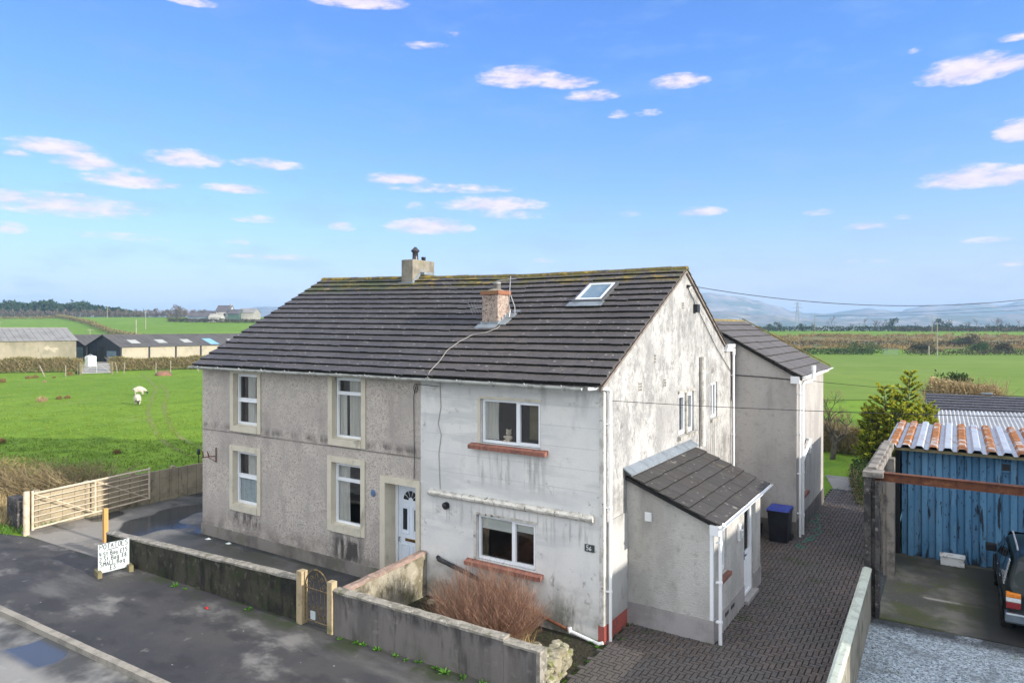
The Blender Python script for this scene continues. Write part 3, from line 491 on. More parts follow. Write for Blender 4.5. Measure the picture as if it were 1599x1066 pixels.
def fells():
    prof = [(980,470),(1060,452),(1100,457),(1150,462),(1178,468),(1210,477),(1240,486),(1262,489),(1290,490),(1310,487),(1335,484),(1356,481),(1380,484),(1405,486),(1425,480),(1447,476),(1475,478),(1500,474),(1530,472),(1560,476),(1599,470),(1660,466),(1760,472),(1900,480)]
    low = [(980,488),(1060,484),(1130,486),(1200,492),(1260,497),(1330,498),(1400,497),(1450,493),(1520,492),(1599,490),(1750,488),(1900,492)]
    for name, pr, D, dep in (('far_fells', prof, 3000, 700), ('fell_foothills', low, 2050, 420)):
        mb = MB(); rnd = random.Random(5 if D > 2500 else 9); nx, ny = 150, 16; vs = []
        for i in range(nx+1):
            u = 960+i*(1920-960)/nx
            k = 0
            while k < len(pr)-2 and pr[k+1][0] < u: k += 1
            t = max(0, min(1, (u-pr[k][0])/(pr[k+1][0]-pr[k][0]))); t = t*t*(3-2*t); vtop = pr[k][1]*(1-t)+pr[k+1][1]*t
            hh = (HOR-vtop)/FPX*D+H+rnd.uniform(-2, 2)
            for j in range(ny+1):
                s = j/ny; d = D-dep*(1-s) if s <= 1 else D
                prf = s**1.5; z = hh*prf+(rnd.uniform(-1, 1)*hh*.035+hh*.07*math.sin(i*.33+j*.7)*math.sin(i*.13-j*.41))*math.sin(math.pi*s) - 6*(1-s)
                p = gd(u, HOR, d); vs.append((p.x, p.y, z))
            p = gd(u, HOR, D+dep); vs.append((p.x, p.y, -8))
        mb.v = vs; m1 = ny+2
        mb.f = [(i*m1+j, (i+1)*m1+j, (i+1)*m1+j+1, i*m1+j+1) for i in range(nx) for j in range(ny+1)]; mb.m = [0]*len(mb.f)
        tag(mb.build(name, mt['mountain'], smooth=True), kind='structure')
    # low blue hills on the left skyline
    mb = MB(); vs = []; nx = 60; D = 3000
    for i in range(nx+1):
        u = 120+i*600/nx; k = math.sin((u-150)/520*math.pi)
        vtop = 492-10*max(0, k)-2.5*math.sin(u*.03)-4*math.exp(-((u-405)/35)**2)
        for s in (0, .3, .6, 1, 2):
            p = gd(u, HOR, D-500*(1-s)); vs.append((p.x, p.y, ((HOR-vtop)/FPX*D+H)*(s if s <= 1 else 0)-6*(1-min(1, s))))
    mb.v = vs; mb.f = [(i*5+j, (i+1)*5+j, (i+1)*5+j+1, i*5+j+1) for i in range(nx) for j in range(4)]; mb.m = [0]*len(mb.f)
    tag(mb.build('far_hills', mt['mountain'], smooth=True), kind='structure')
fells()
# ================================================================ HOUSES
EZ = 5.2; RY = 4.89; XP = -4.8; XL = -13.6
def ridge_z(x): return 7.88+.0265*max(0, (-4.0-x)) if x < -4 else 7.88+.006*(x+4)
def tiles(name, mat, parent, EA, EB, RA, RB, nu, nv, Nn, thick=.03, lap=.09, seed=0, sub=None):
    """interlocking tiles on the plane EA-EB (eave) RA-RB (ridge); each tile its own slab, laid in courses"""
    rnd = random.Random(seed); mb = MB(); EA, EB, RA, RB, Nn = map(Vector, (EA, EB, RA, RB, Nn)); Nn.normalize()
    P = lambda u, v: (EA*(1-u)+EB*u)*(1-v)+(RA*(1-u)+RB*u)*v
    W = (EB-EA).length; gap = .004/W*1.0
    for j in range(nv):
        off = .5/nu if j % 2 else 0.
        for i in range(-1, nu+1):
            u0, u1 = i/nu+off+gap, (i+1)/nu+off-gap
            u0, u1 = max(0, u0), min(1, u1)
            if u1-u0 < .1/nu: continue
            sl = (RA-EA).length; v0 = j/nv; v1 = min(1., (j+1)/nv+lap/sl)
            h = rnd.uniform(-.004, .004); sk = rnd.uniform(-.004, .004); dv = rnd.uniform(-.008, .008)/sl
            if rnd.random() < .05: sk += rnd.choice((-.01, .01)); dv -= .018/sl
            top0 = thick*1.9+h; top1 = thick*.55
            a, b, c, d = P(u0, v0+dv), P(u1, v0+dv+sk/sl), P(u1, v1), P(u0, v1)
            # shallow S profile: raised middle water-check
            vs = [a+Nn*(thick*.75+h), b+Nn*(thick*.75+h), c, d, a+Nn*top0, b+Nn*top0, c+Nn*top1, d+Nn*top1]
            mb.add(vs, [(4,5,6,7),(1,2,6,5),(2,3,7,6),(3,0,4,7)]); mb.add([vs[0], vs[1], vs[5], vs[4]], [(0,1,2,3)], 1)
    # underlay sheet
    mb.quad(P(0, 0)-Nn*.01, P(1, 0)-Nn*.01, P(1, 1)-Nn*.01, P(0, 1)-Nn*.01)
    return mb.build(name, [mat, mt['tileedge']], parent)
def ridge_tiles(name, mat, parent, A, B, n, r=.13):
    A, B = Vector(A), Vector(B); mb = MB(); rnd = random.Random(n)
    D = (B-A)/n; s = Vector((-D.y, D.x, 0)).normalized()
    for i in range(n):
        p = A+D*i+Vector((0, 0, rnd.uniform(-.008, .008)-.055)); q = p+D*.985; vs = []
        for e in (p, q):
            for k in range(7):
                t = math.pi*(k/6)*.9+.05*math.pi; vs.append(e+s*(r*math.cos(t))+Vector((0, 0, r*.85*math.sin(t)-.02)))
        mb.add(vs, [(k, k+1, 8+k, 7+k) for k in range(6)]+[tuple(range(7)), tuple(range(7, 14))])
    return mb.build(name, mat, parent)
class Fr:
    """local frame on a wall: a along, b up, c outwards"""
    def __init__(s, O, A, N): s.O = Vector(O); s.A = Vector(A); s.N = Vector(N); s.B = Vector((0, 0, 1))
    def p(s, a, b, c=0): return s.O+s.A*a+s.B*b+s.N*c
    def bx(s, mb, a0, a1, b0, b1, c0, c1, mi=0): mb.obox(s.p(a0, b0, c0), s.A*(a1-a0), s.B*(b1-b0), s.N*(c1-c0), mi)
def window(parent, fr, a0, a1, b0, b1, c, mullions=(), transoms=(), sashes=(), fw=.06, name='window', inner=None, room=True):
    """frame (part) with pane, opening sash bars and lining as sub-parts; c = recess of the frame's outer face"""
    f = MB(); d0, d1 = c-.07, c
    fr.bx(f, a0, a1, b0, b0+fw, d0, d1); fr.bx(f, a0, a1, b1-fw, b1, d0, d1)
    fr.bx(f, a0, a0+fw, b0+fw, b1-fw, d0, d1); fr.bx(f, a1-fw, a1, b0+fw, b1-fw, d0, d1)
    for m in mullions: fr.bx(f, m-fw*.55, m+fw*.55, b0+fw, b1-fw, d0, d1)
    for m, x0, x1 in transoms: fr.bx(f, x0+.003, x1-.003, m-fw*.55, m+fw*.55, d0, d1)
    fo = f.build(name, mt['upvc'], parent)
    if sashes:
        s = MB()
        for (x0, x1, y0, y1) in sashes:
            w = .04; e0, e1 = c-.045, c+.018
            fr.bx(s, x0, x1, y0, y0+w, e0, e1); fr.bx(s, x0, x1, y1-w, y1, e0, e1); fr.bx(s, x0, x0+w, y0+w, y1-w, e0, e1); fr.bx(s, x1-w, x1, y0+w, y1-w, e0, e1)
        s.build('sash', mt['upvc'], fo)
    g = MB(); fr.bx(g, a0+fw*.6, a1-fw*.6, b0+fw*.6, b1-fw*.6, c-.047, c-.041); g.build('pane', mt['glass'], fo)
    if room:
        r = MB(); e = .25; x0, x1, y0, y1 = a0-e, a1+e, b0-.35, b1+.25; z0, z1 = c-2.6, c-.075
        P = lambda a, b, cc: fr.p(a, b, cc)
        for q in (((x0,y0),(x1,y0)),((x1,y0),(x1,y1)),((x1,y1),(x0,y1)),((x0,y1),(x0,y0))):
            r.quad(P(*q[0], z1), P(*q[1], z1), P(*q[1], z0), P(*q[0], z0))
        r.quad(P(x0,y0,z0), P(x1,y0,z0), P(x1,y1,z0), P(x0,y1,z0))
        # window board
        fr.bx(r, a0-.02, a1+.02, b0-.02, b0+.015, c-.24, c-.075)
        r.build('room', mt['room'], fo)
    return fo
def curtain(parent, fr, a0, a1, b0, b1, c, mat='curtain', amp=.03, n=5, gather=0.):
    mb = MB(); K = 40; rows = 6
    vs = []
    for j in range(rows+1):
        t = j/rows; wq = 1-gather*(1-t)*t*2
        for i in range(K+1):
            u = i/K; vs.append(fr.p(a0+(a1-a0)*u*wq, b0+(b1-b0)*t, c+amp*math.sin(u*n*2*math.pi+.4*t)))
    mb.v = vs; mb.f = [(j*(K+1)+i, j*(K+1)+i+1, (j+1)*(K+1)+i+1, (j+1)*(K+1)+i) for j in range(rows) for i in range(K)]; mb.m = [0]*len(mb.f)
    return mb.build('curtain' if mat == 'curtain' else 'net_curtain', mt[mat], parent, smooth=True)
FRF = Fr((0, 0, 0), (1, 0, 0), (0, -1, 0))    # front wall
FRG = Fr((0, 0, 0), (0, 1, 0), (1, 0, 0))     # gable
# ---------------- pebbledashed house
A_ = empty('pebbledash_house', (-9.2, 4.5, 0), 'grey pebbledashed house with cream window surrounds and pale panelled front door', 'house', 'two joined houses')
ops = {'w1': (-12.03, -10.92, 3.47, 5.0), 'w2': (-7.82, -6.76, 3.45, 5.06), 'w3': (-12.05, -10.92, 1.14, 2.72), 'w4': (-7.85, -6.78, 1.2, 2.83)}
door = (-5.93, -4.93, .1, 2.52)
holes = [(o[0]-XL, o[1]-XL, o[2], o[3]) for o in ops.values()]+[(door[0]-XL, door[1]-XL, door[2], door[3])]
mb = MB(); wall_holes(mb, (XL, 0, 0), (1, 0, 0), (0, 0, 1), XP-XL, EZ, holes, (0, -1, 0), .17)
zl = ridge_z(XL)
mb.poly([(XL, 0, 0), (XL, 0, EZ), (XL, RY, zl-.06), (XL, 2*RY, EZ), (XL, 2*RY, 0)]); mb.quad((XL, 2*RY, 0), (XP, 2*RY, 0), (XP, 2*RY, EZ), (XL, 2*RY, EZ))
mb.poly([(XP, .02, 0), (XP, .02, EZ), (XP, RY, ridge_z(XP)-.06), (XP, 2*RY, EZ), (XP, 2*RY, 0)])
mb.build('wall', mt['pebble'], A_)
mb = MB(); mb.box(XL-.03, door[0]-.18, -.035, 0.02, 0, .33); mb.build('plinth', mt['plinth'], A_)
mb = MB(); mb.box(XL, XP-.01, -.012, .005, 3.225, 3.25); mb.build('string_course', mt['plinth'], A_)
for k, (x0, x1, z0, z1) in ops.items():
    s = MB(); w = .155; T = -.035
    s.box(x0-w, x0, T, -.002, z0-w-.02, z1+(.0 if k in ('w1', 'w2') else w)); s.box(x1, x1+w*.95, T, -.002, z0-w-.02, z1+(.0 if k in ('w1', 'w2') else w))
    if k not in ('w1', 'w2'): s.box(x0+.001, x1-.001, T+.002, -.002, z1, z1+w)
    else:
        s.box(x0-w, x1+w, T+.003, -.002, z1+.0005, min(z1+w, 5.12))
    s.box(x0+.001, x1-.001, T-.02, .0, z0-w-.02, z0)
    # splayed reveals
    s.quad((x0+.002, T, z0), (x0+.002, T, z1), (x0+.004, .165, z1), (x0+.004, .165, z0)); s.quad((x1-.002, T, z0), (x1-.002, T, z1), (x1-.004, .165, z1), (x1-.004, .165, z0)); s.quad((x0, .0, z0+.003), (x1, .0, z0+.003), (x1, .165, z0+.03), (x0, .165, z0+.03))
    s.build('window_surround', mt['surround'], A_)
tz = {'w1': 4.22, 'w2': 4.62, 'w3': 1.98, 'w4': 2.36}
for k, (x0, x1, z0, z1) in ops.items():
    fw_ = .055; t = tz[k]
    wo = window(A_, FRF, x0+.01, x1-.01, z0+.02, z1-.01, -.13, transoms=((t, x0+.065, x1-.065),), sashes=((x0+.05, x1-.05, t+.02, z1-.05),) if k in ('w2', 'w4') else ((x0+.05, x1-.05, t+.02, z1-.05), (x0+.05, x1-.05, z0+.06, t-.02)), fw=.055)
    if k == 'w3':
        curtain(wo, FRF, x0+.05, x1-.05, z0+.1, t, -.21, 'net', .012, 9); curtain(wo, FRF, x0+.42, x0+.78, t, z1, -.22, 'curtain', .02, 4)
    elif k == 'w1': curtain(wo, FRF, x0+.40, x0+.75, z0+.05, z1, -.22, 'curtain', .03, 3, .2)
    elif k == 'w2': curtain(wo, FRF, x0+.42, x0+.82, z0+.05, z1, -.22, 'curtain', .035, 3, .15); curtain(wo, FRF, x0+.05, x0+.3, z0+.05, t, -.23, 'curtain', .02, 2)
    else: curtain(wo, FRF, x0+.05, x0+.45, z0+.05, z1, -.23, 'curtain', .02, 3, .1)
# door and its surround
x0, x1, z0, z1 = door
s = MB(); s.box(x0-.17, x0, -.045, -.002, 0, z1+.16); s.box(x1, x1+.12, -.045, -.002, 0, z1+.16); s.box(x0+.001, x1-.001, -.043, -.002, z1, z1+.16)
s.quad((x0+.003, -.045, 0), (x0+.003, -.045, z1), (x0+.003, .42, z1), (x0+.003, .42, 0)); s.quad((x1-.003, -.045, 0), (x1-.003, -.045, z1), (x1-.003, .42, z1), (x1-.003, .42, 0)); s.quad((x0, 0, z1-.003), (x1, 0, z1-.003), (x1, .42, z1-.003), (x0, .42, z1-.003))
s.box(x0, x1, -.03, .45, 0, .1)
s.build('door_surround', mt['surround'], A_)
f = MB(); dy = .36
f.box(x0+.01, x0+.09, dy-.03, dy+.05, .1, z1-.01); f.box(x1-.09, x1-.01, dy-.03, dy+.05, .1, z1-.01); f.box(x0+.09, x1-.09, dy-.03, dy+.05, z1-.09, z1-.01)
f.build('door_frame', mt['upvc'], A_)
d = MB(); dx0, dx1 = x0+.1, x1-.1; d.box(dx0, dx1, dy, dy+.05, .12, z1-.1)
cx = (dx0+dx1)/2
for px0, px1, pz0, pz1 in ((dx0+.08, cx-.05, .22, .95), (cx+.05, dx1-.08, .22, .95), (dx0+.08, cx-.05, 1.22, 1.92), (cx+.05, dx1-.08, 1.22, 1.92)):
    b = .025
    for q in ((px0, px1, pz0, pz0+b), (px0, px1, pz1-b, pz1), (px0, px0+b, pz0+b, pz1-b), (px1-b, px1, pz0+b, pz1-b)): d.box(q[0], q[1], dy-.014, dy-.001, q[2], q[3])
do = d.build('front_door', mt['doorwhite'], A_)
d = MB()
for k in range(5):
    a0, a1 = math.pi*(k+.08)/5, math.pi*(k+.92)/5; r0, r1 = .08, .24; C = (cx, 2.06)
    pts = [(C[0]+r*math.cos(a), dy-.006, C[1]+r*math.sin(a)) for r, a in ((r0, a0), (r1, a0), (r1, (a0+a1)/2), (r1, a1), (r0, a1))]; d.poly(pts)
for px0, px1 in ((dx0+.15, cx-.12), (cx+.12, dx1-.15)): d.box(px0, px1, dy-.012, dy-.002, 1.32, 1.84)
d.build('pane', mt['carglass'], do)
d = MB(); d.bbox(cx-.17, cx+.17, dy-.022, dy-.002, 1.04, 1.11, .006); d.build('letter_plate', mt['brass'], do)
d = MB(); d.tube([(dx0+.05, dy-.05, 1.12), (dx0+.05, dy-.05, 1.0)], .012, 6); d.tube([(dx0+.05, dy, 1.1), (dx0+.05, dy-.05, 1.1)], .01, 6); d.build('handle', mt['chrome'], do)
# roof, ridge, gutter
sl = Vector((0, RY+.28, zl-EZ)); nA = (0, -(7.95-EZ), RY+.25)
tiles('roof', mt['tileA'], A_, (XL+.02-.1, -.28, EZ-.02), (XP, -.28, EZ-.02), (XL-.08, RY, ridge_z(XL)-.03), (XP, RY, ridge_z(XP)-.03), 29, 18, (0, -2.8, 5.15), thick=.044, seed=1)
tiles('rear_roof', mt['tileA'], A_, (XP, 2*RY+.28, EZ-.02), (XL-.08, 2*RY+.28, EZ-.02), (XP, RY, ridge_z(XP)-.03), (XL-.08, RY, ridge_z(XL)-.03), 29, 18, (0, 2.8, 5.15), seed=2)
ridge_tiles('ridge_cap', mt['ridge'], A_, (XL-.09, RY, ridge_z(XL)+.02), (XP, RY, ridge_z(XP)+.02), 20)
def verge(parent, x, sgn, zr, zoff=0., yl=0., yh=2*RY, zl_=EZ, zh=EZ):
    mb = MB()
    for (ya, za, yb, zb) in ((yl-.26, zl_-.03, RY, zr-.04), (yh+.26, zh-.03, RY, zr-.04)):
        a, b = Vector((x, ya, za)), Vector((x, yb, zb)); mb.obox(a-Vector((0, 0, .06)), b-a, Vector((sgn*.05, 0, 0)), (0, 0, .062))
    return mb.build('verge', mt['mortar'], parent)
verge(A_, XL-.06, 1, ridge_z(XL))
def gutter(parent, A, B, r=.06, mat='gutterold', name='gutter', brackets=0):
    A, B = Vector(A), Vector(B); mb = MB(); D = (B-A); s = Vector((-D.y, D.x, 0)).normalized(); vs = []
    n = max(2, int(D.length/1.2))
    for i in range(n+1):
        e = A+D*(i/n)+Vector((0, 0, random.uniform(-.008, .008)))
        for rr in (r, r*.85):
            for k in range(9):
                t = math.pi+math.pi*k/8; vs.append(e+s*(rr*math.cos(t))+Vector((0, 0, rr*math.sin(t))))
    for i in range(n):
        for h in (0, 9):
            mb_ = [(i*18+h+k, i*18+h+k+1, (i+1)*18+h+k+1, (i+1)*18+h+k) for k in range(8)]
            mb.f += mb_; mb.m += [0]*8
        for k in (0, 8): mb.f.append((i*18+k, (i+1)*18+k, (i+1)*18+9+k, i*18+9+k)); mb.m.append(0)
    mb.v = vs
    for e in (0, n): mb.f.append(tuple(e*18+k for k in range(9))); mb.m.append(0)
    g = mb.build(name, mt[mat], parent, smooth=False)
    for i in range(brackets):
        p = A+D*((i+.5)/brackets); b = MB(); b.tube([p+s*r*1.2+Vector((0, 0, .02)), p+Vector((0, 0, -r*1.25)), p-s*r*1.2+Vector((0, 0, .03))], .012, 5); b.tube([p+Vector((0, 0, -r)), p+Vector((0, 0, -r))+Vector((0, .12, -.03))], .012, 5)
        b.build('bracket', mt[mat], g)
    return g
gutter(A_, (XL-.14, -.33, EZ-.03), (XP+.03, -.33, EZ-.03), .062, brackets=9)
# chimney on the ridge
def stack(parent, x0, x1, y0, y1, zb, zt, mat):
    mb = MB(); mb.bbox(x0, x1, y0, y1, zb, zt, .03); return mb.build('chimney', mat, parent)
ch = stack(A_, -9.5, -9.0, 4.5, 5.62, 7.1, 8.6, mt['chimrender'])
mb = MB(); mb.box(-9.56, -8.94, 4.43, 4.5, 7.55, 7.86)
mb.add([(-8.975, 4.45, 7.62), (-8.975, 5.0, 8.1), (-8.975, 5.0, 8.30), (-8.975, 4.45, 7.86), (-9.0, 4.45, 7.62), (-9.0, 5.0, 8.1), (-9.0, 5.0, 8.30), (-9.0, 4.45, 7.86)], [(0,1,2,3),(4,5,6,7),(2,3,7,6),(1,2,6,5),(0,3,7,4)])
mb.box(-9.0, -8.8, 4.85, 5.35, 8.10, 8.19)
mb.build('flashing', mt['lead'], ch)
mb = MB(); mb.lathe([(.11, 8.58), (.115, 8.62), (.10, 8.66), (.095, 8.86), (.12, 8.885), (.145, 8.91), (.145, 8.93), (.11, 8.97), (.07, 9.01), (.05, 9.03), (.045, 9.05), (.005, 9.055)], -9.28, 4.95, 16); mb.build('chimney_pot', mt['potdark'], ch, smooth=True)
mb = MB(); mb.lathe([(.075, 8.58), (.07, 8.70), (.08, 8.705), (.08, 8.74), (.05, 8.74), (.05, 8.6)], -9.22, 5.3, 12); mb.build('chimney_pot', mt['potdark'], ch, smooth=True)
# left end chimney just showing over the verge
ch2 = stack(A_, -13.55, -13.1, 7.6, 8.2, 5.6, 7.0, mt['chimrender'])
mb = MB(); mb.lathe([(.10, 6.98), (.09, 7.05), (.085, 7.3), (.10, 7.32), (.10, 7.36), (.06, 7.36)], -13.35, 7.9, 12); mb.build('chimney_pot', mt['potdark'], ch2, smooth=True)
# fittings on the front
mb = MB(); mb.tube([(-12.87, -.03, 2.72), (-12.87, -.03, 2.28)], .018, 6); mb.tube([(-12.87, -.03, 2.46), (-13.02, -.2, 2.46), (-13.2, -.3, 2.42)], .016, 6); mb.tube([(-13.0, -.18, 2.46), (-13.05, -.2, 2.62)], .03, 6, r2=.012); mb.tube([(-13.15, -.27, 2.44), (-13.12, -.3, 2.6), (-13.2, -.32, 2.66)], .022, 6, r2=.01); mb.tube([(-12.87, -.03, 2.3), (-13.05, -.2, 2.45)], .01, 5); mb.build('hanging_basket_bracket', mt['rust'], A_)
mb = MB(); mb.lathe([(.001, 0), (.075, 0), (.08, .012), (.06, .024), (.001, .026)], 0, 0, 18)
mb.v = [(-6.36+x, -z-.001, 2.2+y*1.15) for x, y, z in mb.v]; mb.build('house_plaque', mt['plaque'], A_)
mb = MB(); mb.tube([(-4.93, -.03, 4.95), (-5.0, -.03, 4.7), (-4.98, -.03, 3.2), (-4.99, -.03, 2.72)], .009, 5)
mb.tube([(-4.93+.06*math.cos(t), -.04, 4.9+.1*math.sin(t)) for t in [k*.5 for k in range(14)]], .009, 5); mb.build('cable', mt['cable'], A_)
# ---------------- white house
B_ = empty('white_house', (-2.4, 4.5, 0), 'white rendered end house with weathered gable, side porch and rear wing', 'house', 'two joined houses')
wU = (-3.05, -1.48, 3.76, 4.76); wD = (-3.16, -1.60, 1.13, 2.15)
mb = MB(); wall_holes(mb, (XP, -.004, 0), (1, 0, 0), (0, 0, 1), -XP, EZ, [(wU[0]-XP, wU[1]-XP, wU[2], wU[3]), (wD[0]-XP, wD[1]-XP, wD[2], wD[3])], (0, -1, 0), .14)
mb.build('front_wall', mt['whitewall'], B_)
mb = MB(); mb.quad((XP, 9.35, 0), (0, 9.35, 0), (0, 9.35, EZ), (XP, 9.35, EZ)); mb.build('rear_wall', mt['wingwall'], B_)
mb = MB(); wG = (4.42, 5.62, 3.58, 4.66); wg2 = (7.14, 7.78, 3.72, 4.76)
wall_holes(mb, (0, 0, 0), (0, 1, 0), (0, 0, 1), 9.35, EZ, [wG, wg2], (1, 0, 0), .12)
zr = ridge_z(0)-.05; yb = 8.5
mb.poly([(0, 0, EZ), (0, RY, zr), (0, yb, 5.8), (0, 9.35, 5.8), (0, 9.35, EZ)])
mb.poly([(0, yb, 5.8), (0, 9.35, 5.8), (-4, 9.35, 5.9), (-4, yb, 5.9)])
mb.build('gable_wall', mt['gable'], B_)
mb = MB(); mb.box(-.09, .006, -.035, .1, 0.36, EZ-.12); mb.build('corner_strip', mt['castpipe'], B_)
mb = MB(); mb.box(.002, .022, .1, 1.115, 0, .37); mb.box(-.12, .02, -.03, .099, 0, .36); mb.build('red_plinth', mt['redpaint'], B_)
# lower gable render apron
mb = MB(); mb.box(.003, .03, .12, 1.11, .371, 2.42); mb.build('render_patch', mt['patch'], B_)
# windows
for k, (x0, x1, z0, z1) in (('U', wU), ('D', wD)):
    m = x0+(x1-x0)*.60
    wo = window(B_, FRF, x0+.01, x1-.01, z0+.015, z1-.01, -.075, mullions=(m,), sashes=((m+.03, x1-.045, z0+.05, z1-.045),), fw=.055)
    mb = MB(); mb.box(x0-.015, x1+.03, -.02, -.002, z1, z1+.05); mb.box(x0-.07, x0, -.018, -.002, z0, z1); mb.build('window_trim', mt['cornice' if k == 'D' else 'surround'], wo)
    if k == 'U':
        curtain(wo, FRF, x0+.06, x0+.40, z0+.08, z1, -.16, 'curtain', .03, 3.5, .1); mb = MB(); mb.box(m+.05, x1-.08, .5, .55, z0+.1, z0+.9); mb.build('mirror_back', mt['oldwood'], wo)
    else:
        mb = MB(); mb.box(x0+.05, m-.04, .14, .15, z1-.33, z1-.02); mb.box(m+.04, x1-.05, .14, .15, z1-.27, z1-.02); mb.build('roller_blind', mt['blind'], wo)
    s = MB()
    x = x0-.25; xe = x1+.2
    while x < xe-.02:
        L = min(.165, xe-x); s.obox((x, -.15, z0-.125), (L-.006, 0, 0), (0, .148, .035), (0, 0, .085)); x += .168
    s.build('window_sill', mt['redsill'], B_)
# projecting broken cornice
mb = MB(); pts = []; n = 46; rnd = random.Random(4)
for i in range(n+1):
    x = -4.52+i*(4.30/n)
    pts.append([(x, -.004, 2.40), (x, -.07-rnd.uniform(0, .008), 2.415), (x, -.10-rnd.uniform(0, .008), 2.45), (x, -.105-rnd.uniform(0, .008), 2.49+rnd.uniform(-.004, .004)), (x, -.07, 2.53+rnd.uniform(-.006, .006)), (x, -.004, 2.56+rnd.uniform(-.005, .005))])
mb.v = [p for r in pts for p in r]; mb.f = [(i*6+k, (i+1)*6+k, (i+1)*6+k+1, i*6+k+1) for i in range(n) for k in range(5)]+[tuple(range(6)), tuple(n*6+k for k in range(6))]; mb.m = [0]*len(mb.f)
mb.build('cornice', mt['cornice'], B_)
mb = MB(); mb.tube([(-4.01, .0, 2.22), (-4.01, -.07, 2.22)], .085, 14); mb.tube([(-4.01, -.07, 2.22), (-4.01, -.10, 2.20)], .085, 14, r2=.06); mb.build('flue_vent', mt['black'], B_)
hp = MB(); hp.bbox(-.43, -.21, -.024, -.006, 1.80, 1.95, .006); hp = hp.build('house_number', mt['slate'], B_)
# ---- stroke lettering shared by every piece of writing
GL = {'P': [[(0,0),(0,1),(.5,1),(.6,.85),(.55,.6),(0,.5)]], 'O': [[(.3,0),(.05,.2),(.0,.6),(.2,.95),(.5,.95),(.62,.6),(.55,.2),(.3,0)]], 'T': [[(0,1),(.65,1)],[(.32,1),(.3,0)]], 'A': [[(0,0),(.3,1),(.6,0)],[(.12,.4),(.5,.4)]], 'E': [[(.5,1),(0,1),(0,0),(.55,0)],[(0,.5),(.42,.5)]], 'S': [[(.55,.9),(.3,1),(.05,.85),(.1,.6),(.45,.45),(.5,.15),(.25,0),(0,.12)]],
      '4': [[(.18,1),(0,.4),(.6,.42)],[(.45,.8),(.42,0)]], 't': [[(.22,.85),(.2,.1),(.38,0)],[(.0,.6),(.42,.6)]], 'B': [[(0,0),(0,1),(.4,.95),(.45,.7),(.05,.52),(.5,.4),(.48,.1),(0,0)]], 'a': [[(.45,.55),(.15,.58),(.0,.3),(.12,.02),(.4,.15),(.45,.55),(.46,0)]], 'g': [[(.45,.55),(.12,.58),(0,.3),(.15,.08),(.44,.25)],[(.45,.55),(.42,-.25),(.1,-.32)]],
      '£': [[(.55,.85),(.35,1),(.2,.8),(.22,.3),(.05,0),(.55,.02)],[(.02,.45),(.45,.45)]], '1': [[(.05,.75),(.22,1),(.2,0)]], '5': [[(.55,1),(.12,1),(.08,.55),(.4,.58),(.52,.3),(.35,.02),(.02,.05)]], '2': [[(.02,.8),(.25,1),(.5,.8),(.4,.5),(0,.02),(.55,.02)]], '8': [[(.3,.52),(.08,.75),(.3,1),(.5,.78),(.3,.52),(.03,.25),(.3,0),(.55,.25),(.3,.52)]], 'M': [[(0,0),(.08,1),(.32,.45),(.58,1),(.66,0)]], 'L': [[(.05,1),(0,0),(.5,.02)]], '3': [[(.03,.9),(.35,1),(.48,.75),(.18,.53),(.5,.35),(.4,.03),(0,.08)]], '6': [[(.45,.95),(.1,.6),(.02,.2),(.25,0),(.5,.2),(.4,.45),(.08,.35)]], '-': [[(0,.1),(1.6,.18)]], 'G': [[(.55,.85),(.3,1),(.02,.55),(.2,.02),(.5,.1),(.52,.42),(.3,.42)]]}
def write(mb, text, O, A, B, N, size, r, seed=0, adv=.78):
    rnd = random.Random(seed); O, A, B, N = map(Vector, (O, A, B, N)); x = 0
    for ch_ in text:
        if ch_ in GL:
            j = rnd.uniform(-.05, .05); sc = rnd.uniform(.92, 1.06)
            for st in GL[ch_]:
                P = [Vector((q[0]*sc*.95, q[1]*sc+j)) for q in st]; Q = []
                for i in range(len(P)-1):
                    for t in (0, .33, .66):
                        p0, p1, p2, p3 = P[max(i-1, 0)], P[i], P[i+1], P[min(i+2, len(P)-1)]
                        Q.append(.5*((2*p1)+(p2-p0)*t+(2*p0-5*p1+4*p2-p3)*t*t+(3*p1-3*p2+p3-p0)*t**3) if len(P) > 3 else p1*(1-t)+p2*t)
                Q.append(P[-1])
                mb.tube([O+A*((x+q.x)*size)+B*(q.y*size)+N*.002 for q in Q], r, 4)
            x += adv if ch_ != '-' else 1.8
        else: x += .42
mb = MB(); write(mb, '56', (-.385, -.026, 1.835), (1, 0, 0), (0, 0, 1), (0, -1, 0), .085, .007); mb.build('numerals', mt['wtext'], hp)
# sloping drain along the foot of the wall
mb = MB(); mb.tube([(-4.26, -.02, .98), (-4.2, -.07, .965)], .05, 10); mb.tube([(-4.2, -.08, .965), (-3.4, -.08, .80), (-2.7, -.08, .62)], .052, 10); mb.build('waste_pipe', mt['black'], B_)
mb = MB(); mb.tube([(-2.7, -.08, .62), (-1.5, -.08, .30), (-.75, -.08, .13)], .035, 8); mb.build('waste_pipe', mt['rust'], B_)
mb = MB(); mb.tube([(-.75, -.09, .13), (-.2, -.1, .045), (-.06, -.14, .05), (.03, -.12, .08)], .035, 8); mb.tube([(-.72, -.09, .1), (-.74, -.09, .2)], .045, 8); mb.build('waste_pipe', mt['pvc'], B_)
mb = MB(); mb.tube([(-4.21, -.012, 5.16), (-4.18, -.012, 4.5), (-4.26, -.012, 4.1), (-4.17, -.012, 3.85), (-4.24, -.012, 3.4), (-4.2, -.012, 2.57)], .011, 5); mb.build('cable', mt['cablewhite'], B_)
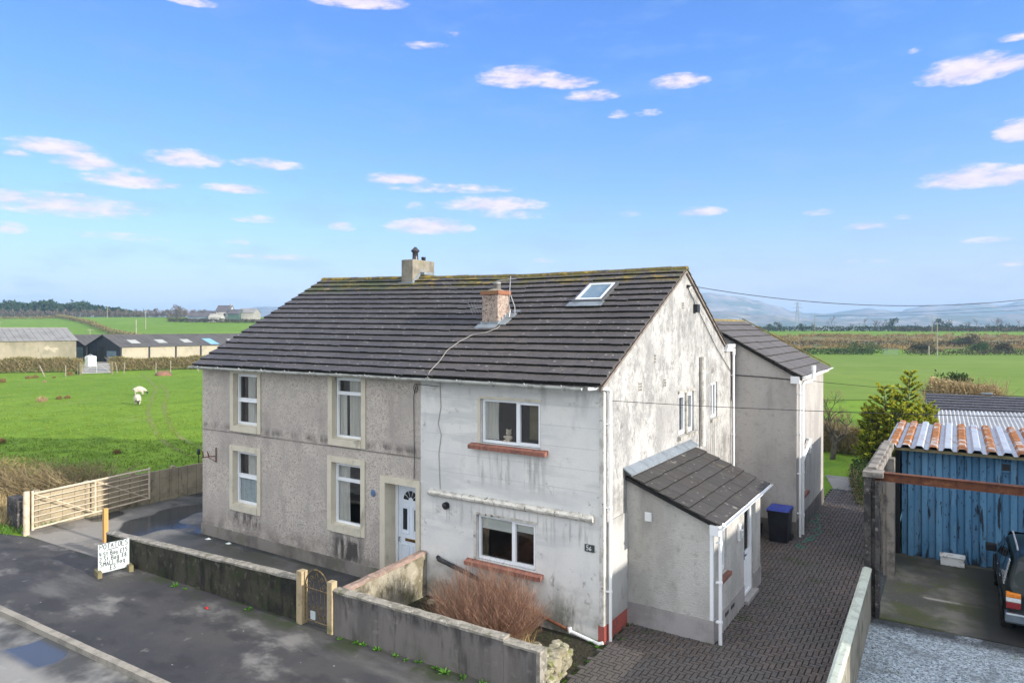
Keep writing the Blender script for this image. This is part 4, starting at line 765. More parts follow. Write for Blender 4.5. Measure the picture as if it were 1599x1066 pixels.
# roof
tiles('roof', mt['tileB'], B_, (XP, -.28, EZ-.02), (.07, -.28, EZ-.02), (XP, RY, ridge_z(XP)-.03), (.07, RY, ridge_z(0)-.03), 16, 18, (0, -2.7, 5.15), thick=.044, seed=3)
tiles('rear_roof', mt['tileB'], B_, (.07, 8.72, 5.72), (XP, 8.72, 5.72), (.07, RY, ridge_z(0)-.03), (XP, RY, ridge_z(XP)-.03), 16, 12, (0, 2.15, 3.8), seed=4)
ridge_tiles('ridge_cap', mt['ridge'], B_, (XP, RY, ridge_z(XP)+.02), (.08, RY, ridge_z(0)+.02), 11)
mb = MB()
for (ya, za, yb_, zb) in ((-.24, EZ-.06, RY, ridge_z(0)-.07), (8.7, 5.70, RY, ridge_z(0)-.07)):
    a, b = Vector((.0, ya, za)), Vector((.0, yb_, zb)); mb.obox(a-Vector((0, 0, .05)), b-a, Vector((.055, 0, 0)), (0, 0, .06))
mb.build('verge', mt['mortar'], B_)
gutter(B_, (XP+.05, -.33, EZ-.035), (-.32, -.33, EZ-.05), .062, brackets=5)
# roof window
rp = lambda x, y, h=0.: Vector((x, y, EZ-.02+(y+.28)*(ridge_z(0)-.03-EZ+.02)/(RY+.28)))+Vector((0, -.47, .88))*h
f = MB(); x0, x1, y0, y1 = -2.33, -1.47, 3.05, 4.05
for (xa, xb, ya, yb_) in ((x0, x1, y0, y0+.09), (x0, x1, y1-.09, y1), (x0, x0+.09, y0+.09, y1-.09), (x1-.09, x1, y0+.09, y1-.09)):
    a, b, c_, d_ = rp(xa, ya, .05), rp(xb, ya, .05), rp(xb, yb_, .05), rp(xa, yb_, .05); up = Vector((0, -.47, .88))*.085
    f.add([a, b, c_, d_, a+up, b+up, c_+up, d_+up], [(3,2,1,0),(4,5,6,7),(0,1,5,4),(1,2,6,5),(2,3,7,6),(3,0,4,7)])
fo = f.build('roof_window', mt['framegrey'], B_)
f = MB()
for (xa, xb, ya, yb_) in ((x0+.07, x1-.07, y0+.07, y0+.12), (x0+.07, x1-.07, y1-.12, y1-.07), (x0+.07, x0+.12, y0+.12, y1-.12), (x1-.12, x1-.07, y0+.12, y1-.12)):
    a, b, c_, d_ = rp(xa, ya, .10), rp(xb, ya, .10), rp(xb, yb_, .10), rp(xa, yb_, .10); up = Vector((0, -.47, .88))*.045
    f.add([a, b, c_, d_, a+up, b+up, c_+up, d_+up], [(4,5,6,7),(0,1,5,4),(1,2,6,5),(2,3,7,6),(3,0,4,7)])
f.build('sash', mt['upvc'], fo)
f = MB(); f.quad(rp(x0+.1, y0+.1, .128), rp(x1-.1, y0+.1, .128), rp(x1-.1, y1-.1, .128), rp(x0+.1, y1-.1, .128)); f.build('pane', mt['glass'], fo)
f = MB(); f.quad(rp(x0+.1, y0+.1, .108), rp(x1-.1, y0+.1, .108), rp(x1-.1, y1-.1, .108), rp(x0+.1, y1-.1, .108)); f.build('blind', mt['skyblind'], fo)
f = MB(); a = rp(x0-.06, y0-.22, .095); f.obox(a, (x1-x0+.12, 0, 0), rp(0, y0, .05)-rp(0, y0-.22, .05), (0, -.01, .012)); f.build('flashing', mt['lead'], fo)
# chimney on the slope with its flashing and aerials
ch = stack(B_, -4.44, -3.93, 2.0, 2.55, 6.0, 7.2, mt['chimdash'])
mb = MB(); mb.bbox(-4.47, -3.90, 1.97, 2.58, 7.2, 7.31, .015); mb.build('brick_cap', mt['brick'], ch)
mb = MB(); mb.lathe([(.24, 7.3), (.18, 7.34), (.12, 7.36), (.11, 7.36)], -4.18, 2.27, 10); mb.build('flaunching', mt['chimrender'], ch)
mb = MB(); mb.lathe([(.10, 7.33), (.095, 7.50), (.105, 7.50), (.105, 7.53), (.08, 7.53), (.08, 7.4)], -4.14, 2.27, 14); mb.build('chimney_pot', mt['galv'], ch, smooth=True)
rz = lambda y: EZ-.02+(y+.28)*.512
mb = MB(); mb.box(-4.46, -3.91, 1.965, 2.0, 6.28, 6.50)
for y in (2.0, 2.14, 2.28, 2.42): mb.box(-3.93, -3.905, y, y+.15, rz(y)+.02, rz(y)+.19); mb.box(-4.465, -4.44, y, y+.15, rz(y)+.02, rz(y)+.19)
a = Vector((-4.54, 1.78, rz(1.78)+.095)); mb.obox(a, (.64, 0, 0), (0, .2, .2*.512), (0, -.006, .012)); a = Vector((-3.9, 1.95, rz(1.95)+.095)); mb.obox(a, (.22, 0, 0), (0, .75, .75*.512), (0, -.006, .012))
mb.build('flashing', mt['lead'], ch)
ae = MB(); ae.tube([(-3.93, 2.5, 6.9), (-3.88, 2.52, 7.7)], .012, 6)
ae.tube([(-4.2, 2.35, 7.58), (-3.75, 2.58, 7.63)], .008, 5)
for i in range(9):
    t = i/8; p = Vector((-4.2+.45*t, 2.35+.23*t, 7.58+.05*t)); L = .08+.06*t; q = Vector((-.41, .91, 0))*L; ae.tube([p-q, p+q], .005, 4)
for s_ in (): ae.tube([(-3.62, 2.6, 7.83), (-3.55+s_*.06, 2.63-s_*.12, 7.95)], .007, 4); ae.tube([(-3.62, 2.6, 7.83), (-3.55+s_*.06, 2.63-s_*.12, 7.70)], .007, 4)
ae.tube([(-3.93, 2.5, 6.95), (-3.82, 2.4, 6.8), (-3.80, 2.3, 6.5), (-3.86, 2.1, 6.42)], .012, 5); ae.tube([(-3.88, 2.52, 7.2), (-3.74, 2.5, 6.9), (-3.70, 2.45, 6.7)], .012, 5)
ae.build('aerial', mt['galv'], ch)
ae = MB(); ae.tube([(-4.44, 2.3, 6.9), (-4.95, 2.2, 6.85)], .010, 5)
for i in range(6): p = Vector((-4.55-.08*i, 2.28-.016*i, 6.89-.008*i)); ae.tube([p+Vector((0.03, .06, -.15)), p+Vector((-.03, -.06, .15))], .005, 4)
ae.build('aerial', mt['galv'], ch)
mb = MB(); pts = [(-3.86, 2.1, 6.46), (-3.80, 1.75, rz(1.75)+.11), (-4.0, 1.55, rz(1.55)+.11), (-4.33, 1.45, rz(1.45)+.11), (-4.5, 1.1, rz(1.1)+.11), (-4.56, .7, rz(.7)+.11), (-4.42, .25, rz(.25)+.11), (-4.36, -.2, rz(-.2)+.11), (-4.30, -.36, 5.2), (-4.22, -.1, 5.1)]
mb.tube(pts, .0075, 5); mb.build('cable', mt['cablewhite'], B_)
# gable fittings
wo = window(B_, FRG, 4.43, 4.98, 3.59, 4.65, -.05, fw=.075, sashes=((4.49, 4.92, 3.65, 4.59),)); mb = MB(); mb.box(-.12, .012, 4.98, 5.13, 3.58, 4.66); mb.build('window_pier', mt['roughsill'], wo); wo2 = window(B_, FRG, 5.13, 5.61, 3.59, 4.65, -.05, fw=.075, sashes=((5.19, 5.55, 3.65, 4.59),))
mb = MB(); mb.box(-.05, .10, 4.3, 5.75, 3.49, 3.578); mb.build('window_sill', mt['roughsill'], B_)
mb = MB(); mb.box(.001, .035, 4.36, 5.68, 4.66, 4.74); mb.build('window_lintel', mt['roughsill'], B_)
window(B_, FRG, 7.15, 7.77, 3.73, 4.75, -.05, mullions=(7.46,), fw=.07)
mb = MB(); mb.box(-.05, .07, 7.08, 7.84, 3.63, 3.718); mb.build('window_sill', mt['roughsill'], B_)
mb = MB(); mb.tube([(.09, 6.12, 5.55), (.09, 6.12, 3.1)], .062, 10); mb.tube([(.09, 6.12, 4.35), (.09, 6.12, 4.42)], .075, 10); mb.tube([(.09, 6.12, 5.1), (.09, 6.12, 5.16)], .075, 10); mb.tube([(0, 6.12, 4.38), (.09, 6.12, 4.38)], .03, 6); mb.build('soil_pipe', mt['castpipe'], B_)
mb = MB(); mb.bbox(.0, .12, 5.55, 5.78, 6.76, 6.98, .015); mb.build('flood_light', mt['black'], B_)
mb = MB(); mb.tube([(.02, 5.06, 7.44), (.03, 5.2, 7.25), (.03, 5.5, 7.1), (.03, 5.62, 6.95)], .012, 5); mb.bbox(.0, .07, 5.0, 5.1, 7.40, 7.47, .01); mb.tube([(.03, 5.8, 6.88), (.03, 7.6, 5.75), (.03, 9.2, 4.95)], .011, 5); mb.build('cable', mt['cable'], B_)
for (y, z, w, h_) in ((1.86, 5.03, .18, .2), (3.4, 5.02, .16, .2), (4.72, 6.92, .16, .18), (7.3, 5.12, .18, .2), (2.75, 5.62, .1, .22)):
    mb = MB(); mb.box(.001, .012, y-w/2, y+w/2, z-h_/2, z+h_/2, 0)
    for i in range(3):
        for j in range(3): mb.box(.012, .014, y-w/2+w*(i+.25)/3, y-w/2+w*(i+.7)/3, z-h_/2+h_*(j+.25)/3, z-h_/2+h_*(j+.7)/3, 1)
    mb.build('air_brick', [mt['roughsill'], mt['black']], B_)
def downpipe(parent, x, y, z0, z1, r=.034, name='downpipe', shoe=True, nx=1, ny=0, brk=3, mat='pvc'):
    mb = MB(); mb.tube([(x, y, z0), (x, y, z1)], r, 10)
    for i in range(brk):
        z = z0+(z1-z0)*(i+.6)/brk; mb.tube([(x, y, z-.025), (x, y, z+.025)], r*1.25, 10); mb.box(x-.05-nx*.03, x+.05-nx*.03, y-.05, y+.05, z-.012, z+.012)
    return mb.build(name, mt[mat], parent)
downpipe(B_, .085, .11, .03, 5.08); mb = MB(); mb.tube([(.085, .11, 5.06), (.08, .02, 5.12), (-.05, -.2, 5.14), (-.2, -.33, 5.13)], .036, 8); mb.build('swan_neck', mt['pvc'], B_)
# link behind the main roof
mb = MB(); mb.box(-.02, .14, 8.48, 9.42, 5.74, 5.84); mb.box(-.01, .09, 8.5, 9.4, 5.62, 5.739); mb.build('box_gutter', mt['pvc'], B_)
downpipe(B_, .09, 9.22, .05, 5.6); mb = MB(); mb.tube([(.09, 9.22, 5.72), (.09, 9.22, 5.5)], .055, 8); mb.build('hopper', mt['pvc'], B_)
# ---- porch
pw = MB(); PX = 1.85; P0, P1 = 1.12, 5.08; ze = 2.48; zt = 3.22
wall_holes(pw, (PX, P0, 0), (0, 1, 0), (0, 0, 1), P1-P0, ze, [(.40, .98, 1.22, 2.2), (2.38, 3.22, .12, 2.25)], (1, 0, 0), .12)
pw.poly([(0, P0, 0), (PX, P0, 0), (PX, P0, ze), (0, P0, zt)]); pw.poly([(0, P1, 0), (PX, P1, 0), (PX, P1, ze), (0, P1, zt)])
pw.build('porch_wall', mt['porchwall'], B_)
mb = MB(); mb.box(0, PX+.025, P0-.025, P0-.001, 0, .5); mb.box(PX+.001, PX+.025, P0, P0+2.36, 0, .48); mb.box(PX+.001, PX+.025, P0+3.25, P1, 0, .48); mb.build('porch_plinth', mt['stripe'], B_)
mb = MB()
for y in (1.9, 2.05, 2.35, 2.5): mb.box(PX+.026, PX+.03, y, y+.1, .3, .38)
mb.build('porch_air_brick', mt['black'], B_)
FRP = Fr((PX, P0, 0), (0, 1, 0), (1, 0, 0))
window(B_, FRP, .41, .97, 1.24, 2.19, -.05, fw=.06, name='porch_window', sashes=((.46, .92, 1.30, 2.13),), room=False)
mb = MB(); mb.box(PX-.1, PX+.1, P0+.36, P0+1.03, 1.13, 1.215); mb.build('porch_window_sill', mt['redsill'], B_)
d = MB(); FRP.bx(d, 2.385, 2.45, .13, 2.24, -.1, -.03); FRP.bx(d, 3.15, 3.215, .13, 2.24, -.1, -.03); FRP.bx(d, 2.45, 3.15, 2.17, 2.24, -.1, -.03); FRP.bx(d, 2.45, 3.15, .13, .2, -.1, -.03)
FRP.bx(d, 2.452, 2.54, .2, 2.17, -.09, -.035); FRP.bx(d, 3.06, 3.148, .2, 2.17, -.09, -.035); FRP.bx(d, 2.54, 3.06, 2.08, 2.17, -.09, -.035); FRP.bx(d, 2.54, 3.06, 1.02, 1.12, -.09, -.035); FRP.bx(d, 2.54, 3.06, .2, 1.02, -.085, -.05)
for k in range(4): FRP.bx(d, 2.57+k*.125, 2.60+k*.125, .28, .96, -.05, -.042)
po = d.build('porch_door', mt['upvc'], B_)
d = MB(); FRP.bx(d, 2.53, 3.07, 1.11, 2.09, -.068, -.062); d.build('pane', mt['glass'], po)
d = MB(); FRP.bx(d, 2.49, 2.52, 1.0, 1.18, -.035, -.015); FRP.bx(d, 2.48, 2.60, 1.09, 1.11, -.015, .01); d.build('handle', mt['chrome'], po)
d = MB(); FRP.bx(d, 2.3, 3.3, .04, .125, -.12, .12); d.build('door_step', mt['stripe'], po)
d = MB(); d.box(.0, PX-.25, P0+.2, P1-.2, .02, .06); d.box(.02, .06, P0+.2, P1-.2, .06, 2.3); d.build('porch_lining', mt['room'], B_)
tiles('porch_roof', mt['tileC'], B_, (2.03, P0-.17, ze-.05), (2.03, P1+.17, ze-.05), (.14, P0-.17, zt-.02), (.14, P1+.17, zt-.02), 14, 6, (.37, 0, .93), thick=.028, seed=5)
mb = MB(); mb.add([(.004, P0-.2, zt+.16), (.004, P1+.3, zt+.16), (.20, P1+.3, zt+.035), (.20, P0-.2, zt+.035), (.004, P0-.2, zt+.13), (.004, P1+.3, zt+.13), (.20, P1+.3, zt-.0), (.20, P0-.2, zt-.0)], [(0,1,2,3),(4,5,6,7),(0,3,7,4),(2,3,7,6),(1,2,6,5)]); mb.build('porch_flashing', mt['lead'], B_)
mb = MB(); a = Vector((.02, P0-.12, zt-.1)); b = Vector((2.0, P0-.12, ze-.12)); mb.obox(a, b-a, (0, .11, 0), (0, 0, .07)); mb.build('porch_verge', mt['cartrim'], B_)
gutter(B_, (2.07, P0-.2, ze-.05), (2.07, P1+.2, ze-.03), .05, 'pvc', 'porch_gutter')
mb = MB(); mb.bbox(1.83, 2.02, P0-.17, P0-.005, ze-.24, ze-.03, .01); mb.build('porch_box_end', mt['pvc'], B_)
downpipe(B_, 1.99, P0+.03, .02, ze-.1, .036, 'porch_downpipe'); mb = MB(); mb.tube([(1.99, P0+.03, ze-.12), (2.04, P0+.02, ze-.06), (2.07, P0, ze-.03)], .04, 8); mb.build('porch_swan_neck', mt['pvc'], B_)
mb = MB(); mb.box(PX-.06, PX+.008, P0-.012, P0+.05, .5, ze-.05); mb.build('porch_corner_bead', mt['upvc'], B_)
mb = MB(); mb.bbox(.42, .57, P0-.035, P0-.002, 2.28, 2.47, .008, 0)
for k in range(4): mb.box(.435, .555, P0-.045, P0-.035, 2.30+k*.042, 2.325+k*.042)
mb.build('porch_vent', mt['pvc'], B_)
mb = MB(); mb.bbox(PX+.002, PX+.07, P0+1.78, P0+1.92, 1.62, 2.0, .02); mb.build('porch_lamp', mt['pvc'], B_)
mb = MB(); mb.bbox(PX+.07, PX+.13, P0+1.79, P0+1.91, 1.68, 1.88, .02); mb.build('porch_lamp_glass', mt['clear'], B_)
# ---- rear wing
WX = 1.9; Y0, Y1 = 9.4, 14.42; we = 4.93; wr = 6.62; rx = -1.05
ww = MB(); wall_holes(ww, (WX, Y0, 0), (0, 1, 0), (0, 0, 1), Y1-Y0, we, [(.75, 1.62, 1.16, 2.56)], (1, 0, 0), .13)
ww.poly([(rx-2.9, Y0, 0), (WX, Y0, 0), (WX, Y0, we), (rx, Y0, wr-.05), (rx-2.9, Y0, we)]); ww.poly([(rx-2.9, Y1, 0), (WX, Y1, 0), (WX, Y1, we), (rx, Y1, wr-.05), (rx-2.9, Y1, we)]); ww.quad((rx-2.9, Y0, 0), (rx-2.9, Y1, 0), (rx-2.9, Y1, we), (rx-2.9, Y0, we))
ww.build('wing_wall', mt['wingwall'], B_)
mb = MB(); mb.box(WX+.001, WX+.03, Y0, Y1, 0, .55); mb.box(.2, WX+.03, Y0-.03, Y0-.001, 0, .5); mb.build('wing_plinth', mt['lowwallgrey'], B_)
FRW = Fr((WX, Y0, 0), (0, 1, 0), (1, 0, 0))
window(B_, FRW, .76, 1.61, 1.17, 2.55, -.06, mullions=(1.18,), fw=.06, name='wing_window', room=False)
mb = MB(); mb.box(WX-.1, WX+.1, Y0+.7, Y0+1.68, 1.06, 1.155); mb.build('wing_window_sill', mt['redsill'], B_)
d = MB(); d.box(-1, WX-.3, Y0+.2, Y1-.2, .5, .55); d.box(0.0, .1, Y0+.2, Y1-.2, .55, 4); d.build('wing_lining', mt['room'], B_)
tiles('wing_roof', mt['tileD'], B_, (WX+.2, Y0-.16, we-.06), (WX+.2, Y1+.28, we-.06), (rx, Y0-.16, wr), (rx, Y1+.28, wr), 18, 9, (.5, 0, .87), thick=.026, seed=6)
tiles('wing_roof', mt['tileD'], B_, (rx-3.1, Y1+.28, we-.06), (rx-3.1, Y0-.16, we-.06), (rx, Y1+.28, wr), (rx, Y0-.16, wr), 18, 9, (-.5, 0, .87), thick=.026, seed=7)
ridge_tiles('wing_ridge_cap', mt['ridgey'], B_, (rx, Y0-.16, wr+.02), (rx, Y1+.3, wr+.02), 13, .11)
mb = MB(); a = Vector((rx, Y1+.27, wr+.06)); b = Vector((WX+.2, Y1+.27, we+.02)); mb.obox(a, b-a, (0, .06, 0), (0, 0, .045)); mb.build('wing_verge', mt['ridgey'], B_)
mb = MB(); a = Vector((rx, Y0-.13, wr-.09)); b = Vector((WX+.18, Y0-.13, we-.16)); mb.obox(a, b-a, (0, .1, 0), (0, 0, .05)); mb.build('wing_verge', mt['cartrim'], B_)
gutter(B_, (WX+.24, Y0-.1, we-.05), (WX+.24, Y1+.35, we-.03), .055, 'pvc', 'wing_gutter')
mb = MB(); mb.box(WX+.005, WX+.16, Y0+.05, Y1+.25, we-.16, we-.05); mb.build('wing_fascia', mt['pvc'], B_)
mb = MB(); mb.bbox(WX-.14, WX+.12, Y0-.15, Y0-.005, we-.26, we-.04, .01); mb.build('wing_box_end', mt['pvc'], B_)
downpipe(B_, WX+.09, Y0+.08, .04, we-.1, .036, 'wing_downpipe', brk=4)
mb = MB(); mb.tube([(WX+.10, Y0+.42, .05), (WX+.10, Y0+.42, we-.32), (WX+.14, Y0+.5, we-.25), (WX+.30, Y0+.72, we-.22), (WX+.36, Y0+.78, we-.15), (WX+.36, Y0+.78, we+.22)], .055, 10)
for z in (.6, 1.9, 2.35, 3.7): mb.tube([(WX+.10, Y0+.42, z), (WX+.10, Y0+.42, z+.09)], .066, 10)
mb.tube([(WX+.10, Y0+.42, 2.25), (WX+.13, Y0+.7, 2.5), (WX+.14, Y0+1.55, 2.78), (WX+.02, Y0+1.62, 2.8)], .052, 10)
mb.tube([(WX+.36, Y0+.78, we+.1), (WX+.36, Y0+.78, we+.26)], .068, 10)
mb.build('soil_pipe', mt['pvc'], B_)
mb = MB(); mb.bbox(WX+.002, WX+.12, Y0+1.75, Y0+1.9, 2.3, 2.62, .02); mb.build('wing_lamp', mt['clear'], B_)
mb = MB(); mb.tube([(.05, Y0-.02, 4.86), (1.0, Y0-.02, 4.83), (WX-.1, Y0-.02, 4.78)], .014, 5); mb.tube([(WX+.02, Y0+.55, we-.25), (WX+.02, Y0+.55, 3.6)], .012, 5); mb.build('cable', mt['cable'], B_)
mb = MB(); mb.box(.95, 1.12, Y0-.012, Y0-.001, 4.62, 4.74); mb.build('wing_vent', mt['roughsill'], B_)
# soft toy sitting on the upstairs window board
t = MB(); bm = bmesh.new()
for (p, r) in (((0, 0, .10), .085), ((0, 0, .225), .065), ((-.05, 0, .285), .025), ((.05, 0, .285), .025), ((-.085, -.03, .13), .032), ((.085, -.03, .13), .032), ((-.05, -.09, .04), .036), ((.05, -.09, .04), .036), ((0, -.06, .215), .028)):
    bmesh.ops.create_uvsphere(bm, u_segments=10, v_segments=8, radius=r, matrix=Matrix.Translation(p))
t.bm(bm); o = t.build('soft_toy', mt['toyfur'], loc=(0, 0, 0), smooth=True); o.location = (-2.42, .20, 3.79)
tag(o, 'small cream soft toy sitting inside the upstairs window of the white house', 'soft toy')
# ================================================================ WALLS, GATES, SMALL THINGS AT THE FRONT
def low_wall(name, label, A, B, zA, zB, th, zb, mat, cop='coping', catn='wall', group=None, rough=.0, n=24, side=1, seed=0):
    A, B = Vector((*A, 0)), Vector((*B, 0)); D = (B-A); s = Vector((-D.y, D.x, 0)).normalized()*th*side
    r = empty(name, ((A+B)/2), label, catn, group); mb = MB(); rnd = random.Random(seed)
    mb.add([A+Vector((0,0,zb)), B+Vector((0,0,zb)), B+s+Vector((0,0,zb)), A+s+Vector((0,0,zb)), A+Vector((0,0,zA-.05)), B+Vector((0,0,zB-.05)), B+s+Vector((0,0,zB-.05)), A+s+Vector((0,0,zA-.05))], [(0,1,5,4),(1,2,6,5),(2,3,7,6),(3,0,4,7),(4,5,6,7)])
    mb.build('wall_face', mat, r)
    c = MB(); e = s.normalized()*.012; vs = []
    for i in range(n+1):
        t = i/n; p = A+D*t; z = zA+(zB-zA)*t; j = lambda k=.008: rnd.uniform(-k, k)
        vs += [p-e+Vector((0, j(), z-.055+j())), p-e*1.2+Vector((0, j(), z-.012+j(.006))), p+s*.2+Vector((0, 0, z+.008+j(.01))), p+s*.8+Vector((0, 0, z+.008+j(.01))), p+s+e*1.2+Vector((0, j(), z-.012+j(.006))), p+s+e+Vector((0, j(), z-.055+j()))]
    c.v = vs; c.f = [(i*6+k, (i+1)*6+k, (i+1)*6+k+1, i*6+k+1) for i in range(n) for k in range(5)]+[(0,1,2,3,4,5), tuple(n*6+k for k in range(6))]; c.m = [0]*len(c.f)
    c.build('coping', mt[cop], r)
    return r
low_wall('garden_wall', 'long low mossy dark wall behind the potato price board', (-13.65, -2.83), (-6.03, -2.62), .74, .93, .2, -.02, mt['lowwall'], seed=1)
low_wall('garden_wall', 'streaked grey low wall in front of the twiggy brown bush', (-4.88, -2.66), (-.78, -2.47), .93, .87, .2, -.1, mt['lowwallgrey'], seed=2)
w = low_wall('garden_wall', 'short lower end of the front wall beside the paved drive', (-.775, -2.47), (-.08, -2.42), .82, .80, .2, -.1, mt['lowwallgrey'], seed=3, n=6)
mb = MB(); mb.box(-.13, -.055, -2.44, -2.19, -.1, .79); mb.build('end_face', mt['coping'], w)
low_wall('dividing_wall', 'pinkish topped wall running from the iron gate to the front door', (-4.66, -2.46), (-4.60, -.02), .93, 1.05, .2, -.02, M('mottled_dividing_wall', (.33,.30,.235), [N_(2.2,(.16,.14,.09),.45,.62,.9), N_(1.4,(.07,.06,.045),.54,.68,.9,seed=3), N_(5,(.44,.40,.32),.55,.7,.7), N_(3,(.12,.13,.05),.5,.7,.7,box=(None,None,None,None,None,.5,.4))], .95, [dict(s=25,f=.6,dist_=.02)]), 'coppink', seed=4)
# iron garden gate between buff posts
def gate_post(x, y, w, h, label, nm='gate_post', rz=0):
    mb = MB(); mb.bbox(x-w/2, x+w/2, y-w/2, y+w/2, -.05, h, .012); o = mb.build(nm, mt['gatepost'], loc=(x, y, 0)); return tag(o, label, 'gate post')
gate_post(-5.90, -2.62, .17, 1.13, 'buff concrete gate post at the end of the mossy wall')
gate_post(-4.97, -2.62, .15, 1.08, 'buff concrete gate post between the iron gate and the grey wall')
g = empty('garden_gate', (-5.42, -2.62, 0), 'arched wrought iron garden gate with scrolls', 'gate')
mb = MB(); gx0, gx1, gy_ = -5.79, -5.07, -2.62; gm = (gx0+gx1)/2; wd = (gx1-gx0)/2
mb.tube([(gx0, gy_, .1), (gx0, gy_, .80)], .013, 6); mb.tube([(gx1, gy_, .1), (gx1, gy_, .80)], .013, 6)
for z in (.12, .80): mb.tube([(gx0, gy_, z), (gx1, gy_, z)], .012, 6)
mb.tube([(gm-wd*math.cos(t), gy_, .80+.42*math.sin(t)) for t in [math.pi*k/18 for k in range(19)]], .014, 6)
mb.build('gate_frame', mt['wiregate'], g)
mb = MB()
for k in range(1, 6): mb.tube([(gx0+k*wd/3, gy_, .12), (gx0+k*wd/3, gy_, .80)], .008, 5)
for s_ in (-1, 1): mb.tube([(gm+s_*.12, gy_, .80), (gm, gy_, 1.2)], .008, 5); mb.tube([(gm+s_*.12, gy_, .14), (gm, gy_, .50)], .008, 5)
mb.build('bars', mt['wiregate'], g)
def spiral(cx_, cz_, r, sx, sz, turns=1.4): return [(cx_+sx*r*(1-k/24)*math.cos(turns*2*math.pi*k/24), gy_, cz_+sz*r*(1-k/24)*math.sin(turns*2*math.pi*k/24)) for k in range(23)]
for s_ in (-1, 1):
    for q in (spiral(gm+s_*.22, .88, .075, s_, 1), spiral(gm+s_*.16, 1.02, .06, -s_, 1), spiral(gm+s_*.2, .24, .07, s_, 1), spiral(gm+s_*.14, .40, .06, -s_, 1)):
        mb = MB(); mb.tube(q, .007, 5); mb.build('scroll', mt['wiregate'], g)
mb = MB(); mb.bbox(gm-.17, gm-.02, gy_-.03, gy_-.012, .16, .34, .008); o = mb.build('gate_sign', mt['signboard'], g)
# field gate, its post and the concrete panel wall behind
mb = MB(); mb.lathe([(.085, -.05), (.085, 1.30), (.075, 1.33), (.001, 1.335)], -17.97, -3.04, 14); tag(mb.build('gate_post', mt['beige'], loc=(-17.97, -3.04, 0)), 'round beige post carrying the long field gate', 'gate post')
g = empty('field_gate', (-18.2, -1.0, 0), 'long beige seven bar field gate swung back against the concrete wall', 'gate')
G0, G1 = Vector((-18.0, -2.86, 0)), Vector((-18.36, .98, 0)); GD = G1-G0
gp = lambda t, z: G0+GD*t+Vector((0, 0, z))
mb = MB(); mb.tube([gp(0, .10), gp(0, 1.31)], .04, 8); mb.tube([gp(1, .20), gp(1, 1.34)], .036, 8); mb.tube([gp(0, 1.22), gp(1, 1.28)], .036, 8); mb.tube([gp(0, .14), gp(1, .24)], .03, 8); mb.build('gate_frame', mt['beige'], g)
mb = MB()
for k in range(1, 6): mb.tube([gp(0, .14+1.08*k/6*1.0), gp(1, .24+1.04*k/6)], .017, 6)
mb.build('bars', mt['beige'], g)
mb = MB(); mb.tube([gp(.5, .19), gp(.5, 1.26)], .028, 6); mb.tube([gp(0.02, 1.2), gp(.5, .2)], .017, 6); mb.tube([gp(.5, 1.24), gp(.98, .27)], .017, 6); mb.build('brace', mt['beige'], g)
cw = empty('panel_wall', (-18.6, 4, 0), 'buff concrete panel wall behind the field gate along the pasture', 'wall')
y = -2.55; k = 0
while y < 15:
    x = -18.52
    mb = MB(); mb.box(x-.09, x+.07, y-.07, y+.07, -.05, 1.22); mb.build('post', mt['concpanel'], cw)
    mb = MB(); zz = -.02
    for c in range(4): mb.box(x-.03, x+.03, y+.073, y+1.427, zz, zz+.286); zz += .29
    mb.build('panel', mt['concpanel'], cw); y += 1.5; k += 1
mb = MB(); mb.bbox(-19.6, -18.85, -2.95, -2.6, -.05, .95, .03); mb.bbox(-19.3, -18.8, -2.98, -2.7, .0, .9, .03); tag(mb.build('stone_stub', mt['stanchion'], loc=(-19.2, -2.8, 0)), 'short dark stub of wall beside the round gate post', 'wall')
p = gz(165, 846); mb = MB(); mb.bbox(p.x-.06, p.x+.06, p.y-.06, p.y+.06, -.02, 1.0, .008); tag(mb.build('timber_post', mt['timber'], loc=(p.x, p.y, 0)), 'orange new timber post standing behind the mossy wall', 'post')
# lamp standing by the panel wall
ln = empty('garden_lamp', (-18.85, 3.2, 0), 'small dark lantern on a stake behind the concrete wall', 'lamp')
mb = MB(); mb.tube([(-18.85, 3.2, 0), (-18.85, 3.2, 1.42)], .02, 6); mb.build('stake', mt['black'], ln)
mb = MB(); mb.lathe([(.03, 1.40), (.07, 1.43), (.07, 1.47), (.06, 1.48), (.06, 1.56), (.09, 1.57), (.02, 1.64)], -18.85, 3.2, 10); mb.build('lantern', mt['black'], ln)
# hand lettered board
sg = empty('potato_board', (-12.4, -3.3, 0), 'white hand lettered potato price board standing on two timber blocks', 'sign')
S0, S1 = Vector((-12.46, -3.62, .06)), Vector((-12.28, -2.93, .09)); SD = (S1-S0); SA = SD.normalized(); SN = Vector((SA.y, -SA.x, 0)).normalized(); SH = .74
mb = MB(); mb.obox(S0, SD, -SN*.018, (0, 0, SH)); mb.build('board', mt['signboard'], sg)
Wd = SD.length; sc = .078
tx = MB(); up = Vector((0, 0, 1))
for i, (text, xo, zo, size) in enumerate((('POTATOES', .04, .60, .099), ('-', .22, .555, .1), ('4 St Bag £15', .025, .425, .083), ('2 St Bag £8', .03, .295, .085), ('SMALL Bag', .05, .165, .088), ('£3', .26, .035, .1))):
    if text == '-': tx.tube([S0+SA*.2+up*.565+SN*.002, S0+SA*.46+up*.578+SN*.002], .009, 4); continue
    adv = {0: .84, 2: .74}.get(i, .78)
    t2 = text.replace('St', 'St')
    write(tx, t2.replace('y', ''), S0+SA*xo+up*zo, SA, up*1.28+SA*.02, SN, size, .0078, seed=i, adv=adv)
tx.build('lettering', mt['btext'], sg)
